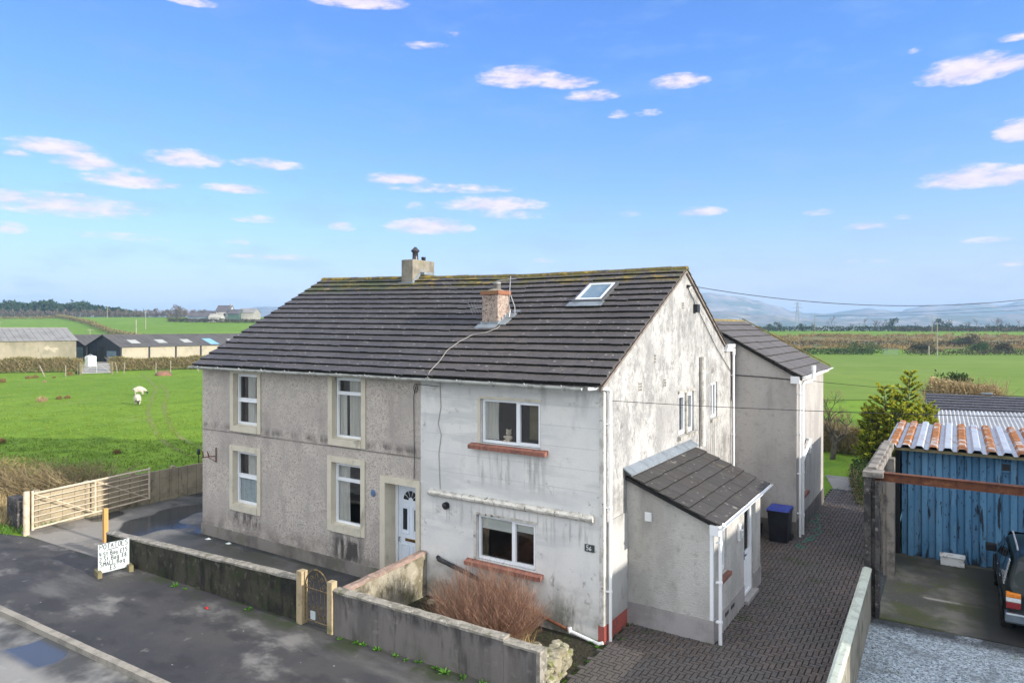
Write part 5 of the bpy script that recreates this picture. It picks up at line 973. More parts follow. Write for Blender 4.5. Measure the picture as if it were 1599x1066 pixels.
for q, nm in ((S0, 0), (S1, 1)):
    b = MB(); c = Vector((q.x, q.y, 0)); b.obox(c-SN*.22-SA*.05+Vector((0, 0, .0)), SN*.44, SA*.1, (0, 0, .15 if nm == 0 else .16)); b.build('foot_block', mt['oldwood'], sg)
# ================================================================ PLANTS AT THE HOUSE
def blade(mb, p, d, L, w, mi=0, bend=.0):
    """one flat pointed leaf or stem of three faces"""
    d = d.normalized(); s = d.cross(Vector((random.uniform(-1, 1), random.uniform(-1, 1), random.uniform(-.3, 1))))
    if s.length < 1e-4: s = Vector((1, 0, 0))
    s.normalize(); s *= w/2; m = p+d*L*.5+Vector((0, 0, bend*L*.3)); e = p+d*L+Vector((0, 0, -bend*L*.4))
    mb.add([p-s*.6, p+s*.6, m+s, m-s, e], [(0,1,2,3),(3,2,4)], mi)
def twig_bush(name, label, c, rx, ry, h, n, mats, seed=0, spread=1., thick=.006, cat='bush'):
    rnd = random.Random(seed); r = empty(name, c, label, cat); c = Vector(c); mb = MB(); m2 = MB()
    for i in range(n):
        a = rnd.uniform(0, 2*math.pi); q = math.sqrt(rnd.random()); base = c+Vector((rx*.55*q*math.cos(a), ry*.5*q*math.sin(a), 0))
        tilt = q*spread; hh = h*(1-.45*q*q)*rnd.uniform(.5, 1.05); tip = c+Vector((rx*q*math.cos(a)*rnd.uniform(.8, 1.1), ry*q*math.sin(a)*rnd.uniform(.8, 1.1), hh))
        mid = (base+tip)/2+Vector((rnd.uniform(-.06, .06), rnd.uniform(-.06, .06), h*.08))
        mb.tube([base, mid, tip], [thick, thick*.7, thick*.3], 3, mi=0 if rnd.random() < .72 else 1, cap=False)
        for k in range(11):
            t = rnd.uniform(.3, .98); p = base*(1-t)**2+mid*2*t*(1-t)+tip*t*t; d = (tip-base).normalized()+Vector((rnd.uniform(-.8, .8), rnd.uniform(-.8, .8), rnd.uniform(0, .5)))
            d.normalize(); L = rnd.uniform(.06, .22)*h; mb.tube([p, p+d*L*.6+Vector((0, 0, .01)), p+d*L+Vector((0, 0, .03*L))], [thick*.5, thick*.35, thick*.2], 3, mi=0 if rnd.random() < .72 else 1, cap=False)
    mb.build('twigs', mats, r)
    return r
bush = twig_bush('garden_bush', 'large reddish brown bare twiggy bush under the downstairs window', (-2.10, -1.12, .02), 1.42, .95, 1.5, 900, [mt['twig'], mt['twig']], 11, thick=.004)
mb = MB(); rnd = random.Random(5)
for i in range(420):
    a = rnd.uniform(0, 2*math.pi); q = math.sqrt(rnd.random()); p = Vector((-1.6+.75*q*math.cos(a), -1.3+.55*q*math.sin(a), .02)); blade(mb, p, Vector((rnd.uniform(-.7, .7), rnd.uniform(-.7, .7), 1)), rnd.uniform(.2, .6), .012)
mb.build('dead_stems', mt['straw'], bush)
def weed(mb, c, r, n, rnd):
    for i in range(n):
        a = rnd.uniform(0, 2*math.pi); d = Vector((math.cos(a), math.sin(a), rnd.uniform(.2, 1.3))); blade(mb, Vector(c)+Vector((d.x*r*.3*rnd.random(), d.y*r*.3*rnd.random(), 0)), d, r*rnd.uniform(.3, .9), r*.17, bend=.25)
def weeds(label, pts, group):
    rnd = random.Random(len(label))
    for (x, y, r, n) in pts:
        mb = MB(); weed(mb, (x, y, .004), r, n, rnd); o = mb.build('weed', mt['greenleaf'], loc=(x, y, .0)); tag(o, label, 'weed', group)
P2 = lambda u, v: tuple(gz(u, v))[:2]
weeds('small green weed at the foot of the mossy wall', [(*P2(275, 915), .16, 26), (*P2(290, 920), .12, 18), (*P2(388, 952), .15, 24)], 'weeds below the mossy wall')
weeds('small green weed along the foot of the streaked grey wall', [(-4.6+.34*i+random.uniform(-.1, .1), -2.72+.015*i+random.uniform(-.05, .05), random.uniform(.07, .17), 22) for i in range(12)], 'weeds below the grey wall')
weeds('green weed growing in the corner by the red plinth', [(*P2(985, 975), .15, 30), (*P2(1000, 978), .13, 26), (*P2(968, 1000), .15, 30), (*P2(960, 990), .1, 20), (*P2(1030, 985), .1, 18)], 'weeds by the red plinth')
weeds('green weed by the foot of the corner downpipe', [(*P2(928, 1005), .16, 34), (*P2(935, 1012), .12, 22), (*P2(920, 1034), .12, 22)], 'weeds by the downpipe')
weeds('tuft of weed against the porch plinth', [(1.98, 1.05, .12, 22), (1.96, 1.6, .12, 18), (1.97, 2.1, .13, 20), (1.97, 2.6, .14, 22), (1.95, 3.0, .12, 18)], 'weeds along the porch plinth')
# broken stone wall end
st = empty('stone_wall', (-.2, -1.6, 0), 'broken end of a rubble stone wall beside the paved drive', 'wall')
rnd = random.Random(8)
def rock(c, r, seed, sq=(1, 1, .75)):
    bm = bmesh.new(); bmesh.ops.create_icosphere(bm, subdivisions=2, radius=1); q = random.Random(seed)
    ph = [q.uniform(0, 6) for _ in range(6)]
    for v in bm.verts:
        n = v.co.copy(); k = 1+.22*math.sin(n.x*2.3+ph[0])*math.sin(n.y*2.1+ph[1])+.15*math.sin(n.z*3.1+ph[2]+n.x*2)+q.uniform(-.05, .05)
        n = Vector((max(-.78, min(.78, n.x)), max(-.78, min(.78, n.y)), max(-.75, min(.75, n.z))))*k
        v.co = Vector((n.x*sq[0]*r, n.y*sq[1]*r, n.z*sq[2]*r))
    bmesh.ops.rotate(bm, verts=bm.verts, cent=(0, 0, 0), matrix=Matrix.Rotation(q.uniform(-.5, .5), 3, 'Z')); bmesh.ops.translate(bm, verts=bm.verts, vec=c); return bm
mt['rubble'] = M('lichened_rubble', (.29,.265,.19), [N_(4,(.22,.19,.13),.42,.62,.9), N_(3,(.15,.17,.04),.52,.66,.85,seed=2), N_(11,(.48,.45,.36),.56,.7,.8)], .95, [dict(s=14,f=.6,dist_=.03)])
for lv in range(4):
    n_st = 9-lv
    for i in range(n_st):
        t = (i+.5*(lv % 2))/8.5; x, y = -.10-.22*t*t, -2.16+1.25*t
        for k_ in (0, 1):
            mb = MB(); mb.bm(rock((x-.17*k_+rnd.uniform(-.03, .03), y+rnd.uniform(-.03, .03), .06+lv*.125+rnd.uniform(-.015, .015)), rnd.uniform(.085, .135), lv*40+i*2+k_, (1.15, 1.05, .72))); mb.build('stone', mt['rubble'], st, smooth=False)
for i, (x, y, r) in enumerate(((-1.02, -.95, .14), (-.75, -1.25, .16), (-.55, -1.6, .13), (-1.28, -1.2, .11))):
    mb = MB(); mb.bm(rock((x, y, r*.5), r, 70+i)); tag(mb.build('rubble_stone', mt['rubble'], loc=(x, y, 0)), 'loose pale stone lying in the dark garden bed', 'stone', 'loose stones in the garden bed')
for i, (x, y, r) in enumerate(((-3.3, -.5, .10), (-3.8, -.35, .13), (-4.2, -.3, .1))):
    mb = MB(); mb.bm(rock((x, y, r*.5), r, 90+i)); tag(mb.build('rubble_stone', mt['rubble'], loc=(x, y, 0)), 'small loose stone by the dividing wall end of the garden bed', 'stone', 'loose stones by the dividing wall')
# near hedge on the far left
def hedge(name, label, pts, w, h, nleaf, ntwig, leaf, twig, cat='hedge', ls=.05, seed=0, group=None, zfun=None):
    rnd = random.Random(seed); P = [Vector((p[0], p[1], 0)) for p in pts]; seg = [(P[i+1]-P[i]).length for i in range(len(P)-1)]; T = sum(seg)
    r = empty(name, (P[0]+P[-1])/2, label, cat, group); mb = MB(); m2 = MB()
    zf = zfun or (lambda x, y: 0.)
    def at(t):
        d = t*T
        for i, L in enumerate(seg):
            if d <= L or i == len(seg)-1:
                D = P[i+1]-P[i]; return P[i]+D*(d/L), Vector((-D.y, D.x, 0)).normalized()
            d -= L
    ph = rnd.uniform(0, 6)
    for i in range(nleaf):
        t = rnd.random(); p, s = at(t); hh = h*(.88+.12*math.sin(t*T*1.7/h+ph)*math.sin(t*T*.6/h+ph)+rnd.uniform(-.08, .08)); z = hh*(1-rnd.random()**1.6*.95); c = rnd.uniform(-1, 1)*w/2*(1-.45*(z/hh)**4)
        q = p+s*c+Vector((0, 0, z+zf(p.x, p.y))); blade(mb, q, Vector((rnd.uniform(-1, 1), rnd.uniform(-1, 1), rnd.uniform(-.5, 1))), ls*rnd.uniform(.7, 1.8), ls*rnd.uniform(.5, .9))
    mb.build('foliage', leaf, r)
    for i in range(ntwig):
        t = rnd.random(); p, s = at(t); c = rnd.uniform(-.4, .4)*w; b = p+s*c+Vector((0, 0, zf(p.x, p.y)+rnd.uniform(0, .5)*h)); e = b+Vector((rnd.uniform(-.4, .4)*w, rnd.uniform(-.4, .4)*w, h*rnd.uniform(.3, .62)))
        m2.tube([b, (b+e)/2+Vector((rnd.uniform(-.1, .1)*w, rnd.uniform(-.1, .1)*w, 0)), e], [ls*.16, ls*.12, ls*.06], 3, cap=False)
    m2.build('stems', twig, r); return r
hedge('hedge', 'clipped winter hedge with straw coloured twigs beside the field gate', [(-31, -4.2), (-26.5, -2.4), (-22.3, -.4), (-20.6, .5)], 2.3, 1.35, 7000, 4200, mt['hedgeleaf'], [mt['hedgetwig']], ls=.055, seed=3)
tf = empty('dry_grass_clump', (-21.4, -1.9, 0), 'clump of dry straw stems between the hedge and the gate post', 'grass clump'); mb = MB(); rnd = random.Random(2)
for i in range(2600):
    p = Vector((rnd.uniform(-25, -19.3), 0, 0)); p.y = -3.0-(p.x+19.3)*-.19*-1+rnd.uniform(-.35, 1.5); blade(mb, p, Vector((rnd.uniform(-.7, .7), rnd.uniform(-.7, .7), 1)), rnd.uniform(.2, .6), .018)
mb.build('stems', mt['straw'], tf)
mb = MB(); rnd = random.Random(21)
for i in range(5200):
    x = rnd.uniform(-30, -18.4); y = -3.15+(x+18.3)*.2+rnd.uniform(-.25, 1.2); blade(mb, Vector((x, y, 0)), Vector((rnd.uniform(-.8, .8), rnd.uniform(-.8, .8), 1)), rnd.uniform(.08, .28), .02)
o = mb.build('verge_grass', mt['vergegrass']); tag(o, kind='stuff')
# scraps of litter
for u, v, lb in ((325, 842, 'white scrap of paper on the dark yard by the house corner'), (357, 849, 'white scrap of paper under the first ground floor window')):
    p = gz(u, v); mb = MB(); mb.add([(p.x-.09, p.y-.05, .012), (p.x+.07, p.y-.06, .02), (p.x+.1, p.y+.05, .014), (p.x, p.y+.03, .05), (p.x-.08, p.y+.06, .012)], [(0,1,3),(1,2,3),(2,4,3),(4,0,3)]); tag(mb.build('paper_scrap', mt['signboard'], loc=(p.x, p.y, 0)), lb, 'litter')
p = gz(323, 950); mb = MB(); mb.bbox(p.x-.04, p.x+.04, p.y-.025, p.y+.025, .004, .04, .01); tag(mb.build('bottle_cap', M('red_plastic', (.5,.03,.03), [N_(9,(.4,.02,.02),.4,.6)], .4), loc=(p.x, p.y, 0)), 'tiny red bottle cap on the dark pavement', 'litter')
# ================================================================ DRIVE SIDE
b = empty('wheelie_bin', (1.55, 8.85, 0), 'black wheelie bin with blue lid beside the rear wing', 'bin')
def frust(mb, cx, cy, w0, d0, z0, w1, d1, z1, mi=0):
    mb.add([(cx-w0, cy-d0, z0), (cx+w0, cy-d0, z0), (cx+w0, cy+d0, z0), (cx-w0, cy+d0, z0), (cx-w1, cy-d1, z1), (cx+w1, cy-d1, z1), (cx+w1, cy+d1, z1), (cx-w1, cy+d1, z1)], [(3,2,1,0),(4,5,6,7),(0,1,5,4),(1,2,6,5),(2,3,7,6),(3,0,4,7)], mi)
BX, BY = 1.55, 8.85
mb = MB(); frust(mb, BX, BY, .24, .27, .06, .29, .34, .93); frust(mb, BX, BY, .31, .36, .93, .31, .36, .98); mb.build('body', mt['binbody'], b)
mb = MB(); frust(mb, BX, BY-.01, .315, .385, .985, .30, .36, 1.03); frust(mb, BX, BY-.01, .24, .28, 1.03, .20, .24, 1.055); mb.tube([(BX-.26, BY+.38, 1.0), (BX+.26, BY+.38, 1.0)], .02, 6); mb.build('lid', mt['binlid'], b)
for s_ in (-1, 1): mb = MB(); mb.tube([(BX+s_*.26, BY+.25, .11), (BX+s_*.31, BY+.25, .11)], .11, 14); mb.build('wheel', mt['tyre'], b)
mb = MB(); frust(mb, .75, 8.95, .2, .2, .0, .22, .22, .4); tag(mb.build('storage_tub', mt['binbody'], loc=(.75, 8.95, 0)), 'dark tub in the shade between porch and bin', 'tub')
mb = MB(); rnd = random.Random(3); pts = []
for k in range(90):
    t = k/89; pts.append((2.08+.16*math.sin(t*34)*(1-t*.3)+.12*t+.2*math.sin(t*5), 8.2+t*4.6+.32*math.cos(t*29), .03+.025*abs(math.sin(k*.9))))
mb.tube(pts, .017, 5); tag(mb.build('garden_hose', mt['hose'], loc=(2.1, 10, 0)), 'tangled green hose lying along the rear wing', 'hose')
for (u, v, L, lb) in ((1192, 992, (.42, .3), 'rectangular drain cover nearest the porch'), (1270, 886, (.34, .3), 'drain cover in the middle of the drive'), (1303, 842, (.34, .3), 'drain cover beside the green hose')):
    p = gz(u, v); mb = MB(); mb.bbox(p.x-L[0]/2, p.x+L[0]/2, p.y-L[1]/2, p.y+L[1]/2, .0, .030, .006)
    for k in range(5): mb.box(p.x-L[0]*.4, p.x+L[0]*.4, p.y-L[1]*.38+k*L[1]*.17, p.y-L[1]*.33+k*L[1]*.17, .030, .034)
    tag(mb.build('drain_cover', mt['manhole'], loc=(p.x, p.y, 0)), lb, 'drain cover')
low_wall('drive_wall', 'pale green topped boundary wall between drive and gravel', (4.38, -5.0), (4.22, 4.28), 1.1, 1.1, .15, -.05, mt['drivewall'], 'drivecop', side=-1, seed=12, n=40)
mb = MB(); rnd = random.Random(44)
for i in range(420): x = rnd.uniform(4.08, 4.2) if rnd.random() < .6 else rnd.uniform(1.9, 4.2); y = rnd.uniform(-1, 16) if x > 4 else rnd.uniform(14.5, 17.5); weed(mb, (x, y, .01), rnd.uniform(.02, .06), 5, rnd)
tag(mb.build('moss_and_seedlings', mt['greenleaf']), kind='stuff')
# open garage bay: stanchions, lintel, rusty beam
ca = empty('stanchion', (4.37, 4.5, 0), 'thick mottled concrete stanchion at the mouth of the garage bay', 'pillar')
mb = MB(); mb.bbox(4.22, 4.36, 4.32, 4.62, 0, 3.08, .012); mb.bbox(4.36, 4.44, 4.40, 4.54, 0, 3.08, .01); mb.bbox(4.44, 4.52, 4.32, 4.62, 0, 3.0, .012); mb.build('shaft', mt['stanchion'], ca)
mb = MB(); mb.bbox(4.2, 4.6, 4.26, 4.66, 3.08, 3.2, .01); mb.build('cap', mt['concdark'], ca)
ca = empty('stanchion', (4.66, 6.9, 0), 'thinner concrete stanchion halfway along the garage bay', 'pillar')
mb = MB(); mb.bbox(4.44, 4.62, 7.3, 7.6, 0, 3.02, .012); mb.bbox(4.36, 4.44, 7.38, 7.52, 0, 3.02, .01); mb.build('shaft', mt['concdark'], ca)
mb = MB(); mb.bbox(4.2, 4.5, 4.67, 9.0, 3.02, 3.18, .015); mb.bbox(4.26, 4.44, 4.67, 9.0, 3.18, 3.24, .015); tag(mb.build('lintel', mt['concdark'], loc=(4.35, 6.5, 3.0)), 'weathered concrete lintel between stanchion and shed roof', 'lintel')
mb = MB()
for (z0, z1, y0, y1) in ((3.0, 3.016, 4.40, 4.56), (3.17, 3.186, 4.40, 4.56), (3.016, 3.17, 4.472, 4.488)): mb.box(4.28, 13.0, y0, y1, z0+.0, z1)
tag(mb.build('steel_beam', mt['rust'], loc=(8, 4.5, 3.0)), 'rusty steel beam across the mouth of the garage bay', 'beam')
mb = MB(); mb.bbox(4.30, 4.44, 7.65, 9.3, -.02, 2.9, .02); tag(mb.build('side_wall', mt['concdark'], loc=(4.37, 8.5, 0)), 'dark concrete side wall beside the blue metal wall', 'wall')
# blue tin shed with rusting roof
sh = empty('tin_shed', (8.5, 11.5, 0), 'blue corrugated tin shed with a rusting sheet roof', 'shed')
def profile_sheet(x0, x1, pitch, depth, f):
    """trapezoid corrugation along x; f(x, h) -> two end points"""
    mb = MB(); x = x0; L = []
    while x < x1:
        for dx, h in ((0, 0), (.36, 0), (.48, depth), (.86, depth), (.98, 0)): L.append((x+dx*pitch, h))
        x += pitch
    for (xa, ha), (xb, hb) in zip(L, L[1:]):
        a0, a1 = f(xa, ha); b0, b1 = f(xb, hb); mb.quad(a0, b0, b1, a1)
    return mb
mb = profile_sheet(4.66, 13, .33, .12, lambda x, h: ((x, 9.52-h, .03), (x, 9.52-h, 2.98))); mb.build('front_sheet', mt['bluetin'], sh)
mb = MB(); mb.box(4.5, 4.62, 9.42, 9.52, 0, 2.98); mb.build('corner_post', mt['cartrim'], sh)
mb = MB(); mb.quad((4.5, 9.53, 0), (4.5, 13.7, 0), (4.5, 13.7, 3.0), (4.5, 9.53, 3.0)); mb.quad((4.5, 13.7, 0), (13, 13.7, 0), (13, 13.7, 3.0), (4.5, 13.7, 3.0)); mb.quad((13, 9.53, 0), (13, 13.7, 0), (13, 13.7, 3.0), (13, 9.53, 3.0)); mb.build('side_sheet', mt['bluetin'], sh)
mb = MB(); mb.box(6.86, 7.22, 9.44, 9.46, 2.62, 2.80); mb.build('vent_opening', mt['black'], sh)
mb = MB(); mb.box(6.82, 7.26, 9.435, 9.455, 2.80, 2.84); mb.box(6.82, 7.26, 9.435, 9.455, 2.58, 2.62); mb.box(6.82, 6.86, 9.435, 9.455, 2.62, 2.80); mb.box(7.22, 7.26, 9.435, 9.455, 2.62, 2.80); mb.build('vent_frame', mt['bluetin'], sh)
# roof: raised bays alternately rusted
x = 4.28; i = 0; rnd = random.Random(6)
rust = [1, 1, 0, 1, 0, 1, 0, 1, 0, 1, 1, 1, 0, 0, 1, 0, 1, 1, 0, 1, 0, 0, 1]
gal = MB(); pitch = .325
ya, yb_, za, zb = 8.98, 13.95, 3.07, 3.16
while x < 13:
    q = rust[i % len(rust)]; h = .085; rs = MB()
    L = [(x, 0), (x+.05, 0), (x+.10, h), (x+.235, h), (x+.285, 0), (x+pitch, 0)]
    for k, ((xa, ha), (xb, hb)) in enumerate(zip(L, L[1:])):
        t = rs if (q and k in (1, 2, 3)) else gal
        e = .01*math.sin(i*1.7); n = 6
        for s_ in range(n):
            u0, u1 = s_/n, (s_+1)/n; t.quad((xa, ya+e+(yb_-ya)*u0, za+(zb-za)*u0+ha), (xb, ya+e+(yb_-ya)*u0, za+(zb-za)*u0+hb), (xb, ya+e+(yb_-ya)*u1, za+(zb-za)*u1+hb), (xa, ya+e+(yb_-ya)*u1, za+(zb-za)*u1+ha))
    x += pitch; i += 1
    if q: rs.build('rusty_roof_sheet', mt['rustfold'], sh)
gal.build('roof_sheet', mt['rooftin'], sh)
mb = MB(); mb.box(4.3, 13, 9.05, 9.13, 2.985, 3.06); mb.build('purlin', mt['oldwood'], sh)
# white box on the garage floor
wb = empty('metal_box', (5.85, 9.15, 0), 'scuffed white enamel box on the garage floor', 'box')
mb = MB(); mb.bbox(5.58, 6.12, 8.98, 9.28, .04, .26, .02); mb.build('body', mt['boxwhite'], wb); mb = MB(); mb.bbox(5.56, 6.14, 8.96, 9.30, .262, .30, .012); mb.bbox(5.62, 6.08, 9.02, 9.24, .30, .32, .008); mb.build('lid', mt['boxwhite'], wb)
# ---------------- the car
def car():
    c = empty('parked_car', (7.55, 4.6, .0), 'dark green estate car parked in the garage bay', 'car'); ox, oy = 7.62, 4.6
    st_ = [(0.0, .70, .98, .99), (.06, .80, 1.00, 1.02), (.16, .84, 1.02, 1.30), (.34, .86, 1.03, 1.60), (.6, .87, 1.03, 1.68), (1.2, .88, 1.03, 1.71), (2.0, .88, 1.02, 1.69), (2.5, .88, 1.01, 1.62), (2.85, .88, 1.0, 1.35), (3.2, .87, 1.0, 1.06), (3.8, .85, .95, .99), (4.2, .80, .86, .90), (4.38, .68, .70, .74)]
    rows_ = []
    for (y, hw, zb, zr_) in st_:
        k = max(0, min(1, (zr_-zb)/.65)); t = hw-.17*k
        rows_.append([(-hw*.94, .30), (-hw*.985, .42), (-hw, .62), (-hw*.995, .85), (-hw*.97, zb), (-(hw*.97*(1-k)+t*k), zb+(zr_-zb)*.85), (-t*.88, zr_-.01*k), (-t*.45, zr_+.012), (0, zr_+.018)])
    mb = MB(); nr = len(rows_); m = 17; vs = []
    for (y, *_), r in zip(st_, rows_):
        full = r+[(-x, z) for x, z in r[-2::-1]]; vs += [(ox+x, oy+y, z) for x, z in full]
    mb.v = vs; mb.f = [(i*m+k, (i+1)*m+k, (i+1)*m+k+1, i*m+k+1) for i in range(nr-1) for k in range(m-1)]+[tuple(range(m)), tuple((nr-1)*m+k for k in range(m))]+[(i*m, i*m+m-1, (i+1)*m+m-1, (i+1)*m) for i in range(nr-1)]; mb.m = [0]*len(mb.f)
    body = mb.build('body', mt['carpaint'], c, smooth=True)
    md = body.modifiers.new('bev', 'SUBSURF'); md.levels = 1; md.render_levels = 2
    def side(yA, yB, zA, zB, sx, yA2, yB2):  # glass panel leaning with the tumblehome
        g = MB(); g.add([(ox+sx*.872, oy+yA, zA), (ox+sx*.872, oy+yB, zA), (ox+sx*.745, oy+yB2, zB), (ox+sx*.745, oy+yA2, zB)], [(0,1,2,3)]); return g
    for sx in (-1, 1):
        for (a, b_, a2, b2) in ((.42, 1.05, .52, 1.05), (1.12, 1.95, 1.12, 1.92), (2.02, 2.98, 2.0, 2.42)):
            side(a, b_, 1.06, 1.57, sx, a2, b2).build('side_window', mt['carglass'], c)
        g = MB(); 
        for k in range(9): t = k/9; g.box(ox+sx*(.868-.12*t)-.012, ox+sx*(.868-.12*t)+.012, oy+.25+.12*t, oy+.39+.12*t, 1.07+t*.5, 1.10+t*.5)
        g.build('pillar_grille', mt['galv'], c)
        g = MB(); g.tube([(ox+sx*.62, oy+.5, 1.74), (ox+sx*.62, oy+.7, 1.78), (ox+sx*.62, oy+1.9, 1.78), (ox+sx*.62, oy+2.1, 1.72)], .018, 6); g.build('roof_rail', mt['galv'], c)
        g = MB(); g.bbox(ox+sx*.90-.02, ox+sx*1.10, oy+2.72, oy+2.86, 1.04, 1.22, .03) if sx > 0 else g.bbox(ox-1.10, ox-.88, oy+2.72, oy+2.86, 1.04, 1.22, .03); g.build('wing_mirror', mt['cartrim'], c)
        g = MB(); g.bbox(min(ox+sx*.872, ox+sx*.905), max(ox+sx*.872, ox+sx*.905), oy+.3, oy+3.9, .60, .68, .01); g.build('rubbing_strip', mt['cartrim'], c)
        for yy in (1.25, 2.15):
            g = MB(); g.bbox(min(ox+sx*.87, ox+sx*.90), max(ox+sx*.87, ox+sx*.90), oy+yy, oy+yy+.2, .90, .945, .01); g.build('door_handle', mt['chrome'], c)
            g = MB(); g.box(min(ox+sx*.874, ox+sx*.882), max(ox+sx*.874, ox+sx*.882), oy+yy-.16, oy+yy-.145, .42, 1.03); g.build('door_seam', mt['cartrim'], c)
        for yy in (.82, 3.55):
            g = MB(); pr = [(.20, -.10), (.31, -.105), (.335, -.07), (.335, .07), (.31, .105), (.20, .10)]; n = 26
            g.v = [(ox+sx*.80+q*1.0, oy+yy+r*math.cos(2*math.pi*k/n), .335+r*math.sin(2*math.pi*k/n)) for r, q in pr for k in range(n)]
            g.f = [(i*n+k, i*n+(k+1) % n, (i+1)*n+(k+1) % n, (i+1)*n+k) for i in range(5) for k in range(n)]; g.m = [0]*len(g.f); wh = g.build('wheel', mt['tyre'], c)
            g = MB(); xo = ox+sx*.875; g.tube([(xo-sx*.12, oy+yy, .335), (xo-sx*.01, oy+yy, .335)], .205, 20); g.tube([(xo-sx*.01, oy+yy, .335), (xo+sx*.012, oy+yy, .335)], .06, 12)
            for k in range(6): t = k*math.pi/3; g.obox(Vector((xo-sx*.012, oy+yy, .335))+Vector((0, math.cos(t), math.sin(t)))*.05+Vector((0, -math.sin(t), math.cos(t)))*-.025, Vector((0, math.cos(t), math.sin(t)))*.15, Vector((0, -math.sin(t), math.cos(t)))*.05, (sx*.018, 0, 0))
            g.build('rim', mt['rim'], wh)
            g = MB(); g.tube([(ox+sx*.895, oy+yy+.40*math.cos(t), .335+.40*math.sin(t)) for t in [math.pi*(k/14*1.1-.05) for k in range(15)]], .025, 6); g.build('wheel_arch', mt['cartrim'], c)
        g = MB(); x0, x1 = sorted((ox+sx*.60, ox+sx*.845))
        g.bbox(x0, x1, oy-.045, oy+.10, .90, .985, .012); g.build('indicator', mt['amber'], c)
        g = MB(); g.bbox(x0, x1, oy-.045, oy+.10, .81, .895, .012); g.build('reversing_light', mt['clear'], c)
        g = MB(); g.bbox(x0, x1, oy-.045, oy+.10, .68, .805, .012); g.build('tail_light', mt['redlens'], c)
    g = MB(); g.add([(ox-.74, oy+.075, 1.08), (ox+.74, oy+.075, 1.08), (ox+.62, oy+.305, 1.56), (ox-.62, oy+.305, 1.56)], [(0,1,2,3)]); g.build('rear_window', mt['carglass'], c)
    g = MB(); g.add([(ox-.76, oy+3.17, 1.09), (ox+.76, oy+3.17, 1.09), (ox+.64, oy+2.56, 1.62), (ox-.64, oy+2.56, 1.62)], [(0,1,2,3)]); g.build('windscreen', mt['carglass'], c)
    g = MB(); g.bbox(ox-.87, ox+.87, oy-.13, oy+.10, .40, .62, .04); g.build('rear_bumper', mt['chrome'], c)
    g = MB(); g.bbox(ox-.84, ox+.84, oy+4.26, oy+4.46, .36, .58, .04); g.build('front_bumper', mt['cartrim'], c)
    g = MB(); g.bbox(ox-.26, ox+.26, oy-.03, oy-.01, .72, .84, .008); g.build('number_plate', mt['amber'], c)
    return c
car()
# ================================================================ TREES AND BACKGROUND
def grow(mb, p, d, L, r, depth, rnd, tips, spread=.6, up=.15):
    """recursive limb"""
    n = 3; pts = [Vector(p)]; q = Vector(p); dd = Vector(d).normalized()
    for i in range(n):
        dd = (dd+Vector((rnd.uniform(-.16, .16), rnd.uniform(-.16, .16), rnd.uniform(-.1, .16)+up*.25))).normalized(); q = q+dd*L/n; pts.append(q.copy())
    mb.tube(pts, [r, r*.88, r*.78, r*.66], 6 if r > .03 else 4 if r > .012 else 3, cap=False)
    if depth == 0: tips.append((q, dd)); return
    for k in range(rnd.choice((2, 3, 3)) if depth > 1 else rnd.choice((3, 4))):
        a = rnd.uniform(0, 6.28); s = Vector((math.cos(a), math.sin(a), rnd.uniform(-.25, .5))); e = (dd+s*spread*rnd.uniform(.7, 1.3)).normalized()
        b = pts[rnd.choice((1, 2, 3, 3))] if depth > 1 else pts[rnd.choice((1, 2, 3))]
        grow(mb, b, e, L*rnd.uniform(.62, .85), r*.58, depth-1, rnd, tips, spread, up)
def bare_tree(name, label, loc, h, seed, depth=5, group=None, mats=('bark', 'fartwig'), stems=1, spread=.6, trunk_r=None, lean=0.):
    rnd = random.Random(seed); t = empty(name, loc, label, 'tree', group); tr = MB(); tips = []; o = Vector(loc)
    for s in range(stems):
        d = Vector((rnd.uniform(-.3, .3)*(stems > 1)+lean, rnd.uniform(-.3, .3)*(stems > 1), 1)); grow(tr, o+Vector((rnd.uniform(-.1, .1), rnd.uniform(-.1, .1), -.05))*(stems > 1), d, h*.30, trunk_r or h*.028, depth, rnd, tips, spread)
    tr.build('trunk', mt[mats[0]], t)
    cr = MB()
    for q, d in tips:
        for k in range(5): e = (d+Vector((rnd.uniform(-.7, .7), rnd.uniform(-.7, .7), rnd.uniform(-.3, .7)))).normalized(); cr.tube([q, q+e*h*.035, q+e*h*.07+Vector((0, 0, h*.006))], [h*.0016, h*.0012, h*.0006], 3, cap=False)
    cr.build('crown', mt[mats[1]], t); return t
